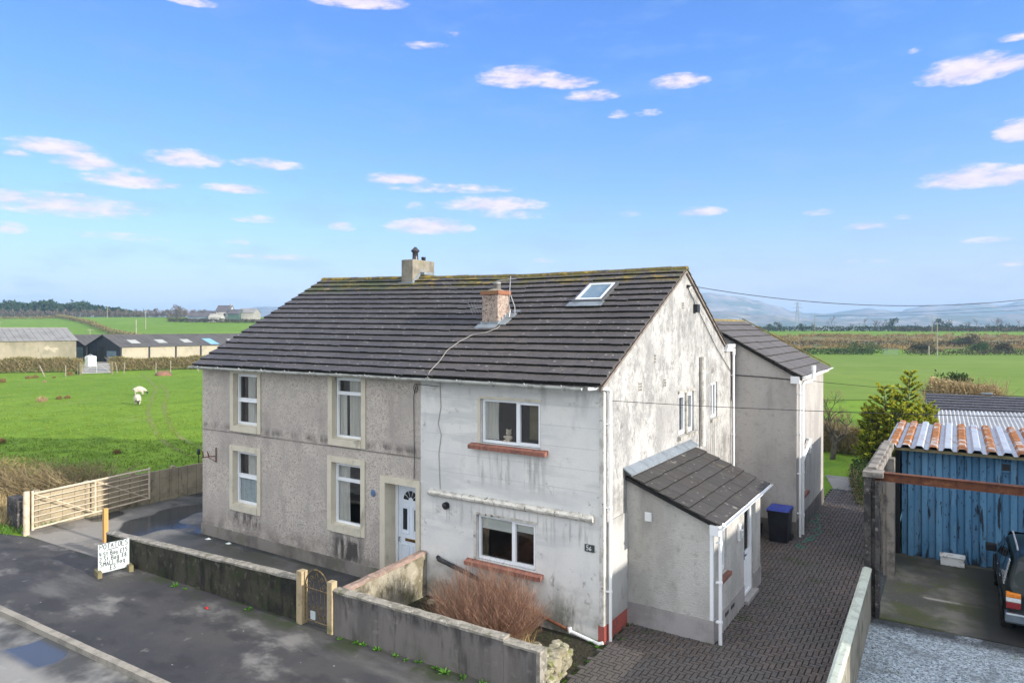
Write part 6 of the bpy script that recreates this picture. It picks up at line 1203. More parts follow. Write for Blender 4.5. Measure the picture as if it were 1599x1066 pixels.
def leafy(name, label, loc, h, w, seed, mats, n=1400, ls=.16, group=None, cat='tree', clumps=26, flat=.8, z0=.15):
    rnd = random.Random(seed); t = empty(name, loc, label, cat, group); o = Vector(loc); tr = MB(); cr = MB()
    tr.tube([o-Vector((0, 0, .1)), o+Vector((.02*h, 0, h*.35)), o+Vector((0, .02*h, h*.8))], [h*.035, h*.028, h*.008], 7)
    cl = []
    for i in range(clumps):
        a = rnd.uniform(0, 6.28); z = rnd.uniform(z0, 1); q = math.sqrt(rnd.random())*(1-.75*max(0, z-.55)**1.2*1.6)
        c = o+Vector((w/2*q*math.cos(a), w/2*q*math.sin(a), h*z*(.93))); cl.append((c, rnd.uniform(.16, .30)*w*(1.15-.5*z)))
        tr.tube([o+Vector((0, 0, h*z*.55)), (o+c)/2+Vector((0, 0, h*z*.3)), c], [h*.012, h*.008, h*.003], 4, cap=False)
    for i in range(n):
        c, r = rnd.choice(cl); v = Vector((rnd.gauss(0, 1), rnd.gauss(0, 1), rnd.gauss(0, 1))); v = v.normalized()*r*rnd.random()**.45; v.z *= flat
        p = c+v
        if p.z < o.z+.05: continue
        blade(cr, p, v.normalized()+Vector((rnd.uniform(-.8, .8), rnd.uniform(-.8, .8), rnd.uniform(-.3, .9))), ls*rnd.uniform(.6, 1.4), ls*.6)
    tr.build('trunk', mt['bark'], t); cr.build('crown', mt[mats], t); return t
# golden cypress behind the shed
def cypress():
    loc = gd(1402, HOR, 27.5); loc.z = 0; t = empty('cypress_tree', loc, 'golden tipped spreading cypress behind the rusty shed roof', 'tree'); rnd = random.Random(31)
    tr, cr = MB(), MB(); o = loc; Rv, Fv = Vector((RT[0], RT[1], 0)), Vector((FW[0], FW[1], 0))
    # leaders: offset along / across, height, spread
    leaders = [(-.55, 0, 3.9, 1.15), (.62, .2, 4.45, 1.0), (.1, .3, 3.5, 1.3), (-1.05, .1, 2.9, 1.0), (1.15, 0, 3.15, 1.1), (-.3, -.6, 3.2, 1.2), (.75, -.5, 3.0, 1.15), (1.5, .3, 2.5, .9), (-1.35, -.2, 2.1, .8), (.2, -.9, 2.6, 1.1), (-.8, .8, 3.0, 1.0)]
    for li, (bx_, by_, h, w) in enumerate(leaders):
        top = o+Rv*bx_+Fv*by_+Vector((0, 0, h)); base = o+(Rv*bx_+Fv*by_)*.3; tr.tube([base-Vector((0, 0, .1)), base.lerp(top, .5), top-Vector((0, 0, .1))], [.08, .05, .01], 6)
        nb = 70
        for i in range(nb):
            z = 1-(i/nb)*.9; p0 = base.lerp(top, z); a = i*2.4+rnd.uniform(-.5, .5); L = w*((1-z)*1.25+.05)**.6*rnd.uniform(.45, 1.15)+.08; d = Vector((math.cos(a), math.sin(a), rnd.uniform(.25, .7))).normalized()
            e = p0+d*L+Vector((0, 0, .12*L)); m = p0+d*L*.55; tr.tube([p0, m, e], [.014, .009, .003], 3, cap=False)
            gold = rnd.random()
            for k in range(12+int(L*46)):
                u = .25+.75*rnd.random()**.7; q = p0.lerp(m, u/.55) if u < .55 else m.lerp(e, (u-.55)/.45)
                # a flat fan of scale leaves
                ax = (d+Vector((rnd.uniform(-.6, .6), rnd.uniform(-.6, .6), rnd.uniform(-.05, .6)))).normalized(); sd = ax.cross(Vector((rnd.uniform(-.4, .4), rnd.uniform(-.4, .4), 1))).normalized(); Ls = rnd.uniform(.09, .19)
                hz = q.z/4.4; tip = u > .38 and rnd.random() < .45+.7*hz+.25*(gold > .5)+.3*(bx_ > .3)  # extra gold on the right-hand leaders puts the sunlit side into the leaf colour
                for m_ in (-1, 0, 1): blade(cr, q, ax+sd*m_*.6, Ls*(1-.25*abs(m_)), .055, 1 if tip and (m_ == 0 or rnd.random() < .7) else 0, bend=-.15)
    tr.build('trunk', mt['bark'], t); cr.build('crown', [mt['conifer'], mt['conifertip']], t)
cypress()
p = gd(1298, HOR, 33); p.z = 0
bare_tree('bare_apple_tree', 'bare spreading winter tree beyond the rear lawn', p, 3.6, 5, depth=5, mats=('bark', 'hedgetwig'), spread=.95, stems=2, trunk_r=.12)
a, b = gd(1270, HOR, 36), gd(1350, HOR, 34)
hedge('scrub_bank', 'brown scrubby bank of stems behind the bare tree', [(a.x, a.y), (b.x, b.y)], 1.6, 1.5, 3600, 1500, mt['rush'], [mt['hedgetwig']], cat='scrub', ls=.07, seed=6)
a, b = gd(1342, HOR, 27.5), gd(1356, HOR, 24)
hedge('low_hedge', 'low dark hedge below the golden cypress beside the rear path', [(a.x, a.y), (b.x, b.y)], .8, 1.2, 3000, 300, mt['shrubleaf'], [mt['hedgetwig']], ls=.06, seed=9)
# neighbour outbuildings
def skewed_shed(name, label, back0, back1, front0, front1, mat, corr, wall, zwall=0., nu=30, nv=6, cat='shed'):
    r = empty(name, (Vector(back0)+Vector(front1))/2*1.0, label, cat)
    r.location.z = 0
    if corr:
        A, B, C, D = map(Vector, (front0, front1, back1, back0)); mb = MB(); n = nu*6; nn = (B-A).cross(D-A).normalized()
        if nn.z < 0: nn = -nn
        vs = []
        for i in range(n+1):
            u = i/n; h = .035*math.sin(u*nu*2*math.pi); p, q = A.lerp(B, u), D.lerp(C, u); vs += [p+nn*h, q+nn*h]
        mb.v = vs; mb.f = [(2*i, 2*i+2, 2*i+3, 2*i+1) for i in range(n)]; mb.m = [0]*n; mb.build('roof', mat, r)
    else:
        nn = (Vector(front1)-Vector(front0)).cross(Vector(back0)-Vector(front0)); nn = nn if nn.z > 0 else -nn
        tiles('roof', mat, r, front0, front1, back0, back1, nu, nv, nn, seed=nu)
        top0, top1 = Vector(back0), Vector(back1); ridge_tiles('ridge_cap', mt['tileA'], r, top0, top1, 12, .1)
        mb = MB(); mb.bbox(top0.lerp(top1, .33).x-.25, top0.lerp(top1, .33).x+.25, top0.lerp(top1, .33).y-.1, top0.lerp(top1, .33).y+.1, top0.z+.04, top0.z+.16, .02); mb.build('ridge_vent', mt['lead'], r)
    mb = MB(); F0, F1, B0, B1 = map(Vector, (front0, front1, back0, back1))
    for p, q in ((F0, F1), (F1, B1), (B1, B0), (B0, F0)):
        mb.quad((p.x, p.y, 0), (q.x, q.y, 0), (q.x, q.y, q.z-.06), (p.x, p.y, p.z-.06))
    mb.build('wall', wall, r); return r
skewed_shed('tiled_outbuilding', 'low outbuilding with dark tiled roof beyond the golden cypress', gd(1446, 614, 37), gd(1760, 627, 33), gd(1452, 643, 33.2), gd(1800, 655, 29.2), mt['tileA'], False, mt['fargrey'], nu=46, nv=7, cat='outbuilding')
skewed_shed('corrugated_shed', 'low shed under a pale grey corrugated sheet roof', gd(1464, 640, 33), gd(1790, 652, 29), gd(1468, 700, 24.6), gd(1860, 712, 22.4), mt['asbestos'], True, mt['fargrey'], nu=48)
leafy('evergreen_shrub', 'dark green round shrub behind the tiled outbuilding', gd(1488, HOR, 43)-Vector((0, 0, H)), 3.6, 3.0, 12, 'shrubleaf', 2200, .16, cat='shrub')
leafy('evergreen_shrub', 'smaller dark shrub to the right of the round one', gd(1532, HOR, 42)-Vector((0, 0, H)), 2.6, 3.2, 13, 'shrubleaf', 1500, .15, cat='shrub')
a, b = gd(1452, HOR, 40), gd(1562, HOR, 38.5)
hedge('dead_grass_bank', 'pale heap of dead stems behind the tiled outbuilding', [(a.x, a.y), (b.x, b.y)], 2.4, 3.35, 9000, 1800, mt['straw'], [mt['straw']], cat='dead stems', ls=.11, seed=16)
# ---- sheep
def sheep(loc, rz, label, sc=1.):
    me = bpy.data.meshes.new('sheep'); V = []; E = []; Rr = []
    def v(x, y, z, r, par=None):
        V.append((x, y, z)); Rr.append(r); i = len(V)-1
        if par is not None: E.append((par, i))
        return i
    hip = v(-.40, 0, .60, (.25, .27)); b1 = v(-.15, 0, .58, (.30, .33), hip); b2 = v(.15, 0, .57, (.30, .33), b1); sh_ = v(.40, 0, .58, (.24, .26), b2)
    n1 = v(.58, 0, .52, (.14, .16), sh_); n2 = v(.74, 0, .44, (.105, .11), n1); hd = v(.84, .02, .27, (.085, .085), n2); mz = v(.91, .03, .12, (.052, .055), hd)
    tl = v(-.66, 0, .62, (.06, .06), hip); v(-.72, 0, .42, (.045, .045), tl)
    for sx, par, x in ((1, sh_, .40), (-1, sh_, .34), (1, hip, -.42), (-1, hip, -.36)):
        k = v(x, sx*.15, .38, (.12, .13), par); j = v(x+(.02 if x > 0 else -.05), sx*.15, .22, (.06, .062), k); q = v(x+(.0 if x > 0 else .0), sx*.15, .08, (.034, .034), j); v(x+.04, sx*.15, .02, (.045, .03), q)
    me.from_pydata(V, E, []); o = bpy.data.objects.new('sheep', me); COL.objects.link(o)
    o.modifiers.new('skin', 'SKIN'); me.skin_vertices[0].data[0].use_root = True
    for i, r in enumerate(Rr): me.skin_vertices[0].data[i].radius = r
    sd = o.modifiers.new('sub', 'SUBSURF'); sd.levels = 2; sd.render_levels = 2
    dg = bpy.context.evaluated_depsgraph_get(); m2 = bpy.data.meshes.new_from_object(o.evaluated_get(dg)); bpy.data.objects.remove(o)
    rnd = random.Random(3)
    for vv in m2.vertices:
        c = vv.co
        if c.z > .36 and c.x < .62: c += vv.normal*(.02*math.sin(c.x*31)*math.sin(c.y*29+c.z*23)+rnd.uniform(-.008, .008))
    m2.materials.append(mt['fleece']); m2.materials.append(mt['sheepface'])
    for f in m2.polygons:
        f.use_smooth = True; f.material_index = 1 if (f.center.x > .77 and f.center.z < .40) or (f.center.z < .06) else 0
    o = bpy.data.objects.new('sheep', m2); COL.objects.link(o); o.location = loc; o.rotation_euler = (0, 0, rz); o.scale = (sc*.82, sc, sc*1.05)
    e = MB()
    for s_ in (-1, 1): e.tube([(.79, s_*.07, .36), (.77, s_*.14, .37), (.78, s_*.20, .33)], [.02, .035, .008], 6)
    eo = e.build('ear', mt['sheepface']); eo.parent = o
    return tag(o, label, 'sheep', 'sheep grazing in the pasture')
d0 = math.atan2(FW[1], FW[0])
sheep(gz(215, 632), d0+math.pi+.56, 'nearer cream sheep seen end on in the pasture', .98)
sheep(gz(218, 617), d0-math.pi/2+.28, 'farther sheep grazing side on with its dark face to the right', .95)
# ---- rush tufts, earth mound
def tuft(label, loc, r, h, seed, mat='rush', group=None):
    rnd = random.Random(seed); mb = MB(); o = Vector(loc)
    for i in range(420):
        a = rnd.uniform(0, 6.28); q = math.sqrt(rnd.random())*r*.62; blade(mb, o+Vector((q*math.cos(a)*.6, q*.6*math.sin(a), 0)), Vector((math.cos(a)*.4*q/r+rnd.uniform(-.35, .35), math.sin(a)*.4*q/r+rnd.uniform(-.35, .35), 1)), h*1.0*rnd.uniform(.3, 1)*(1-1.6*(q/r)**2), r*.05, bend=.5)
    x = mb.build('rush_tuft', mt[mat], loc=tuple(o)); return tag(x, label, 'rush tuft', group)
for i, (u, v_, r, h, m, lb) in enumerate(((66, 627, .95, .75, 'straw', 'pale straw coloured rush tuft in the open pasture'), (93, 623, .6, .5, 'rush', 'brown rush tuft just right of the pale straw tuft, left half of a pair'), (106, 622, .6, .5, 'rush', 'brown rush tuft just right of the pale straw tuft, right half of a pair'), (3, 597, 1.1, .8, 'rush', 'rush tuft at the left picture edge near the hedge'), (45, 591, .9, .6, 'rush', 'small rush tuft below the hedge, left of a twin'), (56, 590, .9, .6, 'rush', 'small rush tuft below the hedge, right of a twin'), (70, 597, .5, .4, 'straw', 'tiny pale rush tuft left of the farm gate'), (85, 590, .5, .4, 'rush', 'tiny dark rush tuft between hedge and pasture'), (183, 708, .5, .34, 'rush', 'dark rush tuft in the shadow beyond the hedge'), (2, 692, .55, .5, 'rush', 'rush tuft at the left picture edge above the near hedge'), (110, 586, 1.0, .9, 'rush', 'brown rush tuft beside the left gate post'), (122, 584, .7, .8, 'shrubleaf', 'dark tuft right against the left gate post'))):
    tuft(lb, gz(u, v_), r, h, 100+i, m)
p = gz(256, 586); bm = bmesh.new(); bmesh.ops.create_icosphere(bm, subdivisions=3, radius=1)
rnd = random.Random(9)
for q in bm.verts: q.co = Vector((p.x+q.co.x*1.15*(1+.2*math.sin(q.co.y*5)), p.y+q.co.y*1.0, max(-.1, q.co.z*.62*(1+.2*math.sin(q.co.x*6)*math.sin(q.co.y*4))+rnd.uniform(-.05, .05))))
mb = MB(); mb.bm(bm); tag(mb.build('earth_mound', mt['redsoil'], loc=tuple(p), smooth=True), 'mound of bare red earth near the field hedge', 'earth mound')
rnd = random.Random(91); mb = MB()
for i in range(6000):
    u = -40+400*rnd.random(); v_ = 584+rnd.random()**1.2*150; q = gz(u, v_)
    if q.x > -19.2: continue
    s_ = rnd.uniform(.6, 1.5)
    for k in range(5): blade(mb, q+Vector((rnd.uniform(-.15, .15), rnd.uniform(-.15, .15), 0))*s_, Vector((rnd.uniform(-.8, .8), rnd.uniform(-.8, .8), 1)), .085*s_*rnd.uniform(.5, 1.2), .035*s_)
tag(mb.build('pasture_tufts', mt['pasturetuft']), kind='stuff')
# ---- field hedge, gate and fence posts
hL = [tuple(gz(u, v_))[:2] for u, v_ in ((-120, 586), (0, 582), (128, 580))]; hR = [tuple(gz(u, v_))[:2] for u, v_ in ((172, 579), (250, 577), (360, 575))]
hedge('field_hedge', 'field hedge left of the galvanised farm gate', hL, 2.2, 2.15, 9000, 1600, mt['hedgeleaf'], [mt['hedgetwig']], ls=.17, seed=20)
hedge('field_hedge', 'field hedge right of the galvanised farm gate', hR, 2.2, 2.0, 8000, 1600, mt['hedgeleaf'], [mt['hedgetwig']], ls=.17, seed=21)
def fpost(u, v_, h, lean, label, group='fence posts along the field hedge'):
    p = gz(u, v_); mb = MB(); mb.tube([p+Vector((0, 0, -.1)), p+Vector((lean*RT[0], lean*RT[1], h))], .07, 6); tag(mb.build('fence_post', mt['fencewood'], loc=tuple(p)), label, 'fence post', group)
for u, v_, h, l, lb in ((71, 588, 1.5, -.75, 'fence post leaning hard left below the hedge, left of the farm gate'), (103, 588, 1.5, 0, 'upright fence post left of the farm gate'), (122, 585, 1.6, .05, 'fence post nearest the farm gate on its left'), (184, 582, 1.5, -.3, 'fence post just right of the farm gate'), (194, 583, 1.5, .1, 'second fence post right of the farm gate'), (244, 582, 1.5, 0, 'fence post by the earth mound'), (267, 581, 1.7, 0, 'tall pale fence post right of the earth mound'), (311, 580, 1.5, -.6, 'leaning fence post nearest the house')): fpost(u, v_, h, l, lb)
p0, p1 = gz(128.5, 585), gz(174, 583.5); fg = empty('farm_gate', (p0+p1)/2, 'galvanised farm gate in the gap of the field hedge', 'gate')
D = p1-p0; mb = MB(); gq = lambda t, z: p0+D*t+Vector((0, 0, z)); mb.tube([gq(0, .2), gq(0, 1.35), gq(1, 1.35), gq(1, .2), gq(0, .2)], .045, 6); mb.build('gate_frame', mt['galv'], fg)
mb = MB(); [mb.tube([gq(0, .2+k*.23), gq(1, .2+k*.23)], .028, 5) for k in range(1, 5)]; mb.build('bars', mt['galv'], fg)
mb = MB(); mb.tube([gq(0, .2), gq(.42, 1.35)], .035, 5); mb.tube([gq(.5, .2), gq(.5, 1.35)], .035, 5); mb.tube([gq(.58, 1.35), gq(1, .2)], .035, 5); mb.build('brace', mt['galv'], fg)
for t, lb in ((-.05, 'thick dark gate post on the left of the galvanised farm gate'), (1.03, 'thick dark gate post on the right of the galvanised farm gate')):
    q = gq(t, 0); mb = MB(); mb.tube([q-Vector((0, 0, .1)), q+Vector((0, 0, 1.7))], .17, 8); tag(mb.build('gate_post', mt['oldwood'], loc=tuple(q)), lb, 'gate post')
a, b, c, d = gz(128, 583), gz(176, 582), gd(182, HOR, 128), gd(134, HOR, 128)
mb = MB(); mb.poly([(q.x, q.y, .02) for q in (a, b, c, d)]); tag(mb.build('farm_track', mt['apron'], ), kind='structure')
p = gd(142, HOR, 112); p.z = 0
for i, (dx, lb) in enumerate(((0, 'full white bulk bag standing behind the farm gate'),)):
    mb = MB(); q = p+Vector((RT[0]*dx, RT[1]*dx, 0)); mb.bbox(q.x-.65, q.x+.65, q.y-.65, q.y+.65, .0, 1.75, .16); mb.tube([q+Vector((-.4, -.4, 1.7)), q+Vector((-.1, 0, 2.0)), q+Vector((.4, .4, 1.7))], .04, 5); tag(mb.build('bulk_bag', mt['bulkbag'], loc=tuple(q)), lb, 'bag')
# ---- farm sheds
def barn(name, label, O, ang, L, W, he, hr, wallm, roofm, gablem=None, bays=0, lights=(), door=None, cat='barn', pr=.35, stagger=True):
    """O = near left corner, ang = direction of the long side; the ridge runs along it"""
    A = Vector((math.cos(ang), math.sin(ang), 0)); B = Vector((-A.y, A.x, 0)); O = Vector((*O[:2], terr(O[0], O[1]))); Z = Vector((0, 0, 1)); r = empty(name, O+A*L/2+B*W/2, label, cat)
    P = lambda a, b, z: O+A*a+B*b+Z*z
    mb = MB(); mb.quad(P(0,0,-.5), P(L,0,-.5), P(L,0,he), P(0,0,he)); mb.quad(P(0,W,-.5), P(L,W,-.5), P(L,W,he), P(0,W,he)); mb.build('wall', wallm, r)
    for a_ in (0, L):
        mb = MB(); mb.poly([P(a_,0,-.5), P(a_,W,-.5), P(a_,W,he), P(a_,W/2,hr), P(a_,0,he)]); mb.build('gable_end', gablem or wallm, r)
    n = int(L/1.0); mb = MB()
    for (b0, b1) in ((-pr, W/2), (W+pr, W/2)):
        z0 = he-(hr-he)*pr/(W/2)
        for i in range(n):
            a0, a1 = -.3+(L+.6)*i/n, -.3+(L+.6)*(i+1)/n-.05
            mb.obox(P(a0, b0, z0), A*(a1-a0), P(a0, b1, hr)-P(a0, b0, z0), Z*.08)
    mb.obox(P(-.3, W/2-.3, hr-.06), A*(L+.6), B*.6, Z*.2); mb.build('roof', roofm, r)
    if bays:
        for i in range(bays+1): mb = MB(); a_ = L*i/bays; mb.obox(P(a_-.13, -.16, -.2), A*.26, B*.155, Z*(he+.1)); mb.build('pillar', mt['barnblack'], r)
    for (a_, t0, t1, w_, m_) in lights:
        q = lambda a, t: P(a, -pr+(W/2+pr)*t, he-(hr-he)*pr/(W/2)+(hr-he+(hr-he)*pr/(W/2))*t)+Z*.10
        mb = MB(); mb.quad(q(a_, t0), q(a_+w_, t0), q(a_+w_, t1), q(a_, t1)); mb.build('roof_light', m_, r)
    if door:
        for (b0, b1, z1, m_) in door: mb = MB(); mb.obox(P(-.06, b0, -.3), A*.05, B*(b1-b0), Z*(z1+.3)); mb.build('door', m_, r)
    return r
angc = math.atan2(RT[1], RT[0])
TH = angc+.785; o = gd(119.5, HOR, 124)-Vector((math.cos(TH), math.sin(TH), 0))*30; barn('barn', 'long barn with pale grey roof and lichened wall beyond the field', o, TH, 30, 16, 4.15, 6.3, mt['barnwall'], mt['barnroof'])
o = gd(189, HOR, 124); barn('barn', 'dark roofed barn with buff panel side and black gable end', o, angc+.96, 46, 13, 2.95, 5.0, mt['barnpanel'], mt['barnroofdark'], mt['barnblack'], 9,
    [(2.6, .25, .55, 1.7, mt['rooflight']), (7.7, .25, .55, 1.7, mt['rooflight']), (12.8, .25, .55, 1.7, mt['rooflight']), (17.6, .06, .58, 1.9, mt['rooflightblue']), (22.8, .2, .5, 1.7, mt['rooflight'])], [(1.6, 5.2, 2.1, mt['bluegrey']), (6.3, 9.0, 2.5, mt['black'])])
A = Vector((math.cos(angc+.96), math.sin(angc+.96), 0)); Bv = Vector((-A.y, A.x, 0)); o2 = gd(189, HOR, 124)+Bv*13.6; barn('barn', 'farther black ended bay squeezed between the two barns', o2, angc+.96, 44, 12.5, 2.9, 4.9, mt['barnpanel'], mt['barnroofdark'], mt['barnblack'], 0, (), [(1.2, 4.4, 2.6, mt['bluegrey'])])
# ---- far farmstead on the skyline
far = [(293, 330, 352, 7.5, 3.0, 5.2, 'farblue', 'farroof', 'blue clad shed at the left end of the far farmstead'), (315, 334, 356, 8.0, 3.2, 5.4, 'fargrey', 'farroof', 'dark roofed low grey barn in the far farmstead'), (326, 344, 350, 6.5, 2.4, 4.2, 'farwhite', 'fargrey', 'low pale lean shed in front of the far farmstead'), (337, 358, 362, 9, 5.0, 8.2, 'farwhite', 'farroof', 'whitewashed farmhouse in the far farmstead'), (356, 373, 358, 9, 4.0, 6.2, 'fargreen', 'farroof', 'dark green clad shed in the middle of the far farmstead'), (371, 396, 362, 12, 4.4, 6.6, 'fargrey', 'barnroof', 'long buff shed at the right end of the far farmstead')]
for (u0, u1, dd, W, he, hr, wm, rm, lb) in far:
    o = gd(u0, HOR, dd); L = (u1-u0)/FPX*dd; r = barn('farm_building', lb, o, angc+.06, L, W, he, hr, mt[wm], mt[rm], cat='building')
    if wm == 'farwhite' and he > 4:
        A = Vector((math.cos(angc+.06), math.sin(angc+.06), 0)); q = Vector((o.x, o.y, terr(o.x, o.y)))
        for t in (.25, .6): mb = MB(); c_ = q+A*L*t; mb.obox(c_+Vector((0, -.06, 2.8)), A*.9, (0, .05, 0), (0, 0, 1.1)); mb.build('window', mt['black'], r)
        mb = MB(); c_ = q+A*L*.9+Vector((-A.y, A.x, 0))*W/2; mb.box(c_.x-.4, c_.x+.4, c_.y-.4, c_.y+.4, c_.z+hr-.3, c_.z+hr+.9); mb.build('chimney', mt['fargrey'], r)
tz_ = lambda x, y: terr(x, y)
def fhedge(label, uds, h, w, n, seed, mat='farhedge', ls=.5, name='far_hedge'):
    pts = [tuple(gd(u, HOR, d))[:2] for u, d in uds]; return hedge(name, label, pts, w, h, n, n//10, mt[mat], [mt['fartwig']], ls=ls, seed=seed, zfun=tz_)
fhedge('dark hedge running below the far farmstead', [(262, 352), (330, 345), (420, 342)], 1.9, 1.8, 2200, 1)
fhedge('dark field hedge along the foot of the wood', [(-80, 430), (100, 432), (210, 430), (300, 415)], 2.0, 1.8, 3000, 2)
fhedge('hedge line dipping from the wood towards the barns', [(90, 400), (140, 330), (175, 270), (230, 235), (320, 215), (420, 205)], 2.2, 2.4, 4600, 3, 'hedgeleaf')
fhedge('thin hedge crossing the upper left field', [(-80, 372), (60, 385), (95, 400)], 1.4, 1.6, 1500, 4, 'hedgeleaf')
fhedge('brown scrub line behind the roof of the long dark barn', [(300, 190), (420, 180), (560, 176)], 1.6, 2, 1600, 5, 'hedgeleaf')
# far wood
def wood():
    rnd = random.Random(77); mb = MB(); lo = MB()
    def ht(u): return 10.5*(1-sst(110, 218, u)*.62)*(.92+.08*math.sin(u*.11))
    for i in range(520):
        u = -120+340*rnd.random(); d = 445+85*rnd.random()**1.3; p = gd(u, HOR, d); z = terr(p.x, p.y); h = ht(u)*rnd.uniform(.82, 1.08)*(1+.0012*(d-445)); w = rnd.uniform(3.2, 5.4)
        mb.tube([Vector((p.x, p.y, z-1)), Vector((p.x, p.y, z+h*.8))], .18, 4, cap=False)
        for k in range(34):
            t = rnd.random(); a = rnd.uniform(0, 6.28); q = w/2*math.sqrt(rnd.random())*(1-.55*t); c = Vector((p.x+q*math.cos(a), p.y+q*math.sin(a), z+h*(.36+.64*t))); blade(mb, c, Vector((math.cos(a)*.6, math.sin(a)*.6, rnd.uniform(-.2, 1))), rnd.uniform(1.0, 2.2), 1.0)
    for i in range(3400):
        u = -120+345*rnd.random(); d = 434+8*rnd.random(); p = gd(u, HOR, d); z = terr(p.x, p.y); hh = 5.2*rnd.random()*(.6+.4*math.sin(u*.23)**2); blade(lo, Vector((p.x, p.y, z+hh*.9)), Vector((rnd.uniform(-.6, .6), rnd.uniform(-.6, .6), 1)), rnd.uniform(.8, 1.8), .28)
    o = mb.build('conifer_wood', mt['farleaf']); tag(o, kind='stuff'); o = lo.build('wood_edge_scrub', mt['fartwig']); tag(o, kind='stuff')
wood()
# far trees left of the farmstead and on the right skyline: a few prototypes, then copies
def treeset(protos, spots, label, group):
    for i, (u, d, sc) in enumerate(spots):
        p = vd(u, d); pr = protos[i % len(protos)]
        if 'used' not in used[id(pr)]: used[id(pr)].append('used'); pr.location = p; pr.scale = (sc,)*3; pr.rotation_euler = (0, 0, i*1.7); pr['label'] = label; pr['group'] = group
        else: q = copy_tree(pr, p, i*1.7, sc, label); q['group'] = group
used = {}
pb = [bare_tree('bare_tree', 'x', (0, 0, 0), 6.5, s, 4, mats=('fartwig', 'fartwig'), spread=.75) for s in (1, 2, 3)]
pe = [leafy('evergreen_tree', 'x', (0, 0, 0), 6, 6.5, s, 'farleaf', 700, .55, clumps=14) for s in (4, 5)]
pw = [leafy('round_tree', 'x', (0, 0, 0), 6, 8, s, 'fartwig', 900, .5, clumps=16) for s in (6, 7)]
for q in pb+pe+pw: used[id(q)] = []
treeset(pw, [(230, 420, .8), (245, 415, .9), (262, 410, .8), (276, 400, 1.25), (283, 405, .9), (302, 420, .75), (318, 420, .8)], 'rounded bare tree on the left skyline between wood and farmstead', 'trees between wood and farmstead')
treeset(pb, [(1300, 372, 1.35), (1268, 380, .9), (1330, 376, .8), (1350, 376, 1.15), (1367, 378, 1.3), (1378, 376, .9), (1430, 380, .8), (1480, 384, .8), (1510, 384, 1.0), (1525, 388, 1.1), (1545, 388, .9), (1575, 390, .9), (1592, 390, 1.0)], 'bare winter tree standing along the dark hedge on the right skyline', 'bare trees on the right skyline')
treeset(pe, [(1200, 372, .7), (1215, 374, .8), (1254, 370, .75), (1394, 378, 1.15), (1415, 380, .6), (1462, 384, .6), (1473, 384, 1.25), (1500, 386, .6), (1560, 390, .7)], 'dark evergreen in the hedge on the right skyline', 'evergreens on the right skyline')
fhedge('long dark hedge along the right skyline', [(1120, 366), (1300, 366), (1450, 372), (1620, 380), (1900, 392)], 2.7, 3.0, 7000, 6, 'farleaf', ls=.7)
fhedge('hedge below the skyline on the far right', [(1400, 352), (1520, 348), (1640, 350), (1900, 360)], 2.2, 2.2, 4000, 7, ls=.6)
fhedge('hedge at the far side of the green field with a gap for a gate', [(1100, 166), (1250, 163), (1365, 161)], 1.5, 2.2, 2800, 8, 'shrubleaf', ls=.3)
fhedge('dark low hedge right of the field gate', [(1412, 160), (1520, 159), (1640, 160), (1900, 165)], 1.3, 2.2, 3000, 9, 'farhedge', ls=.3)
fhedge('broken hedge crossing the brown moor', [(1120, 212), (1400, 208), (1640, 206), (1900, 210)], 1.7, 2.4, 3200, 10, 'farhedge', ls=.4)
# moor rushes: too many to count
rnd = random.Random(55); mb = MB()
for i in range(1500):
    u = 1100+700*rnd.random(); d = 180+120*rnd.random()**.8; p = gd(u, HOR, d); z = terr(p.x, p.y)
    if math.sin(p.x*.13)*math.sin(p.y*.11)+rnd.uniform(-.4, .6) < 0: continue
    r = rnd.uniform(.6, 2.2); h = rnd.uniform(.5, 1.5)
    for k in range(14): a = rnd.uniform(0, 6.28); q = r*math.sqrt(rnd.random()); blade(mb, Vector((p.x+q*math.cos(a), p.y+q*math.sin(a), z)), Vector((rnd.uniform(-.4, .4), rnd.uniform(-.4, .4), 1)), h*rnd.uniform(.6, 1.1), r*.28)
tag(mb.build('moor_rushes', mt['rush']), kind='stuff')
for u, d, h, w, sd, lb in ((1518, 205, 3.4, 5.2, 61, 'large dark thorn bush on the brown moor'), (1345, 172, 2.0, 9.5, 62, 'wide brown thicket left of the green field gate'), (1440, 170, 2.2, 4.5, 63, 'dark bush beside the wooden pole'), (1528, 168, 2.2, 5, 64, 'dark bush in the hedge right of the wooden pole'), (1570, 168, 2.2, 4, 65, 'small bare bush at the right of the field hedge'), (1500, 215, 1.6, 8, 66, 'low dark thicket on the moor right of the pole')):
    p = vd(u, d); leafy('moor_bush', lb, p, h, w, sd, 'farhedge' if sd % 2 else 'shrubleaf', 900, .4, cat='bush', z0=.1, clumps=14)
p = vd(1560, 330); bare_tree('bare_tree', 'single pale bare tree in the far right field', p, 8, 71, 4, mats=('fartwig', 'fartwig'), spread=.8)
p0, p1 = vd(1379, 158), vd(1404, 158); fg = empty('field_gate', (p0+p1)/2, 'green metal gate at the far side of the right hand field', 'gate'); D = p1-p0; gq = lambda t, z: p0+D*t+Vector((0, 0, z))
mt['gategreen'] = M('grey_green_gate', (.20,.26,.20), [N_(2,(.16,.21,.16),.4,.6)], .6)
mb = MB(); mb.tube([gq(0, .2), gq(0, 1.5), gq(1, 1.5), gq(1, .2), gq(0, .2)], .06, 5); mb.build('gate_frame', mt['gategreen'], fg); mb = MB(); [mb.tube([gq(0, .2+.22*k), gq(1, .2+.22*k)], .04, 5) for k in range(1, 6)]; mb.build('bars', mt['gategreen'], fg)
p = vd(1451, 158); mb = MB(); mb.tube([p, p+Vector((0, 0, 2.2))], .16, 6); tag(mb.build('gate_post', mt['polewood'], loc=tuple(p)), 'short pale stump post left of the wooden pole', 'post')
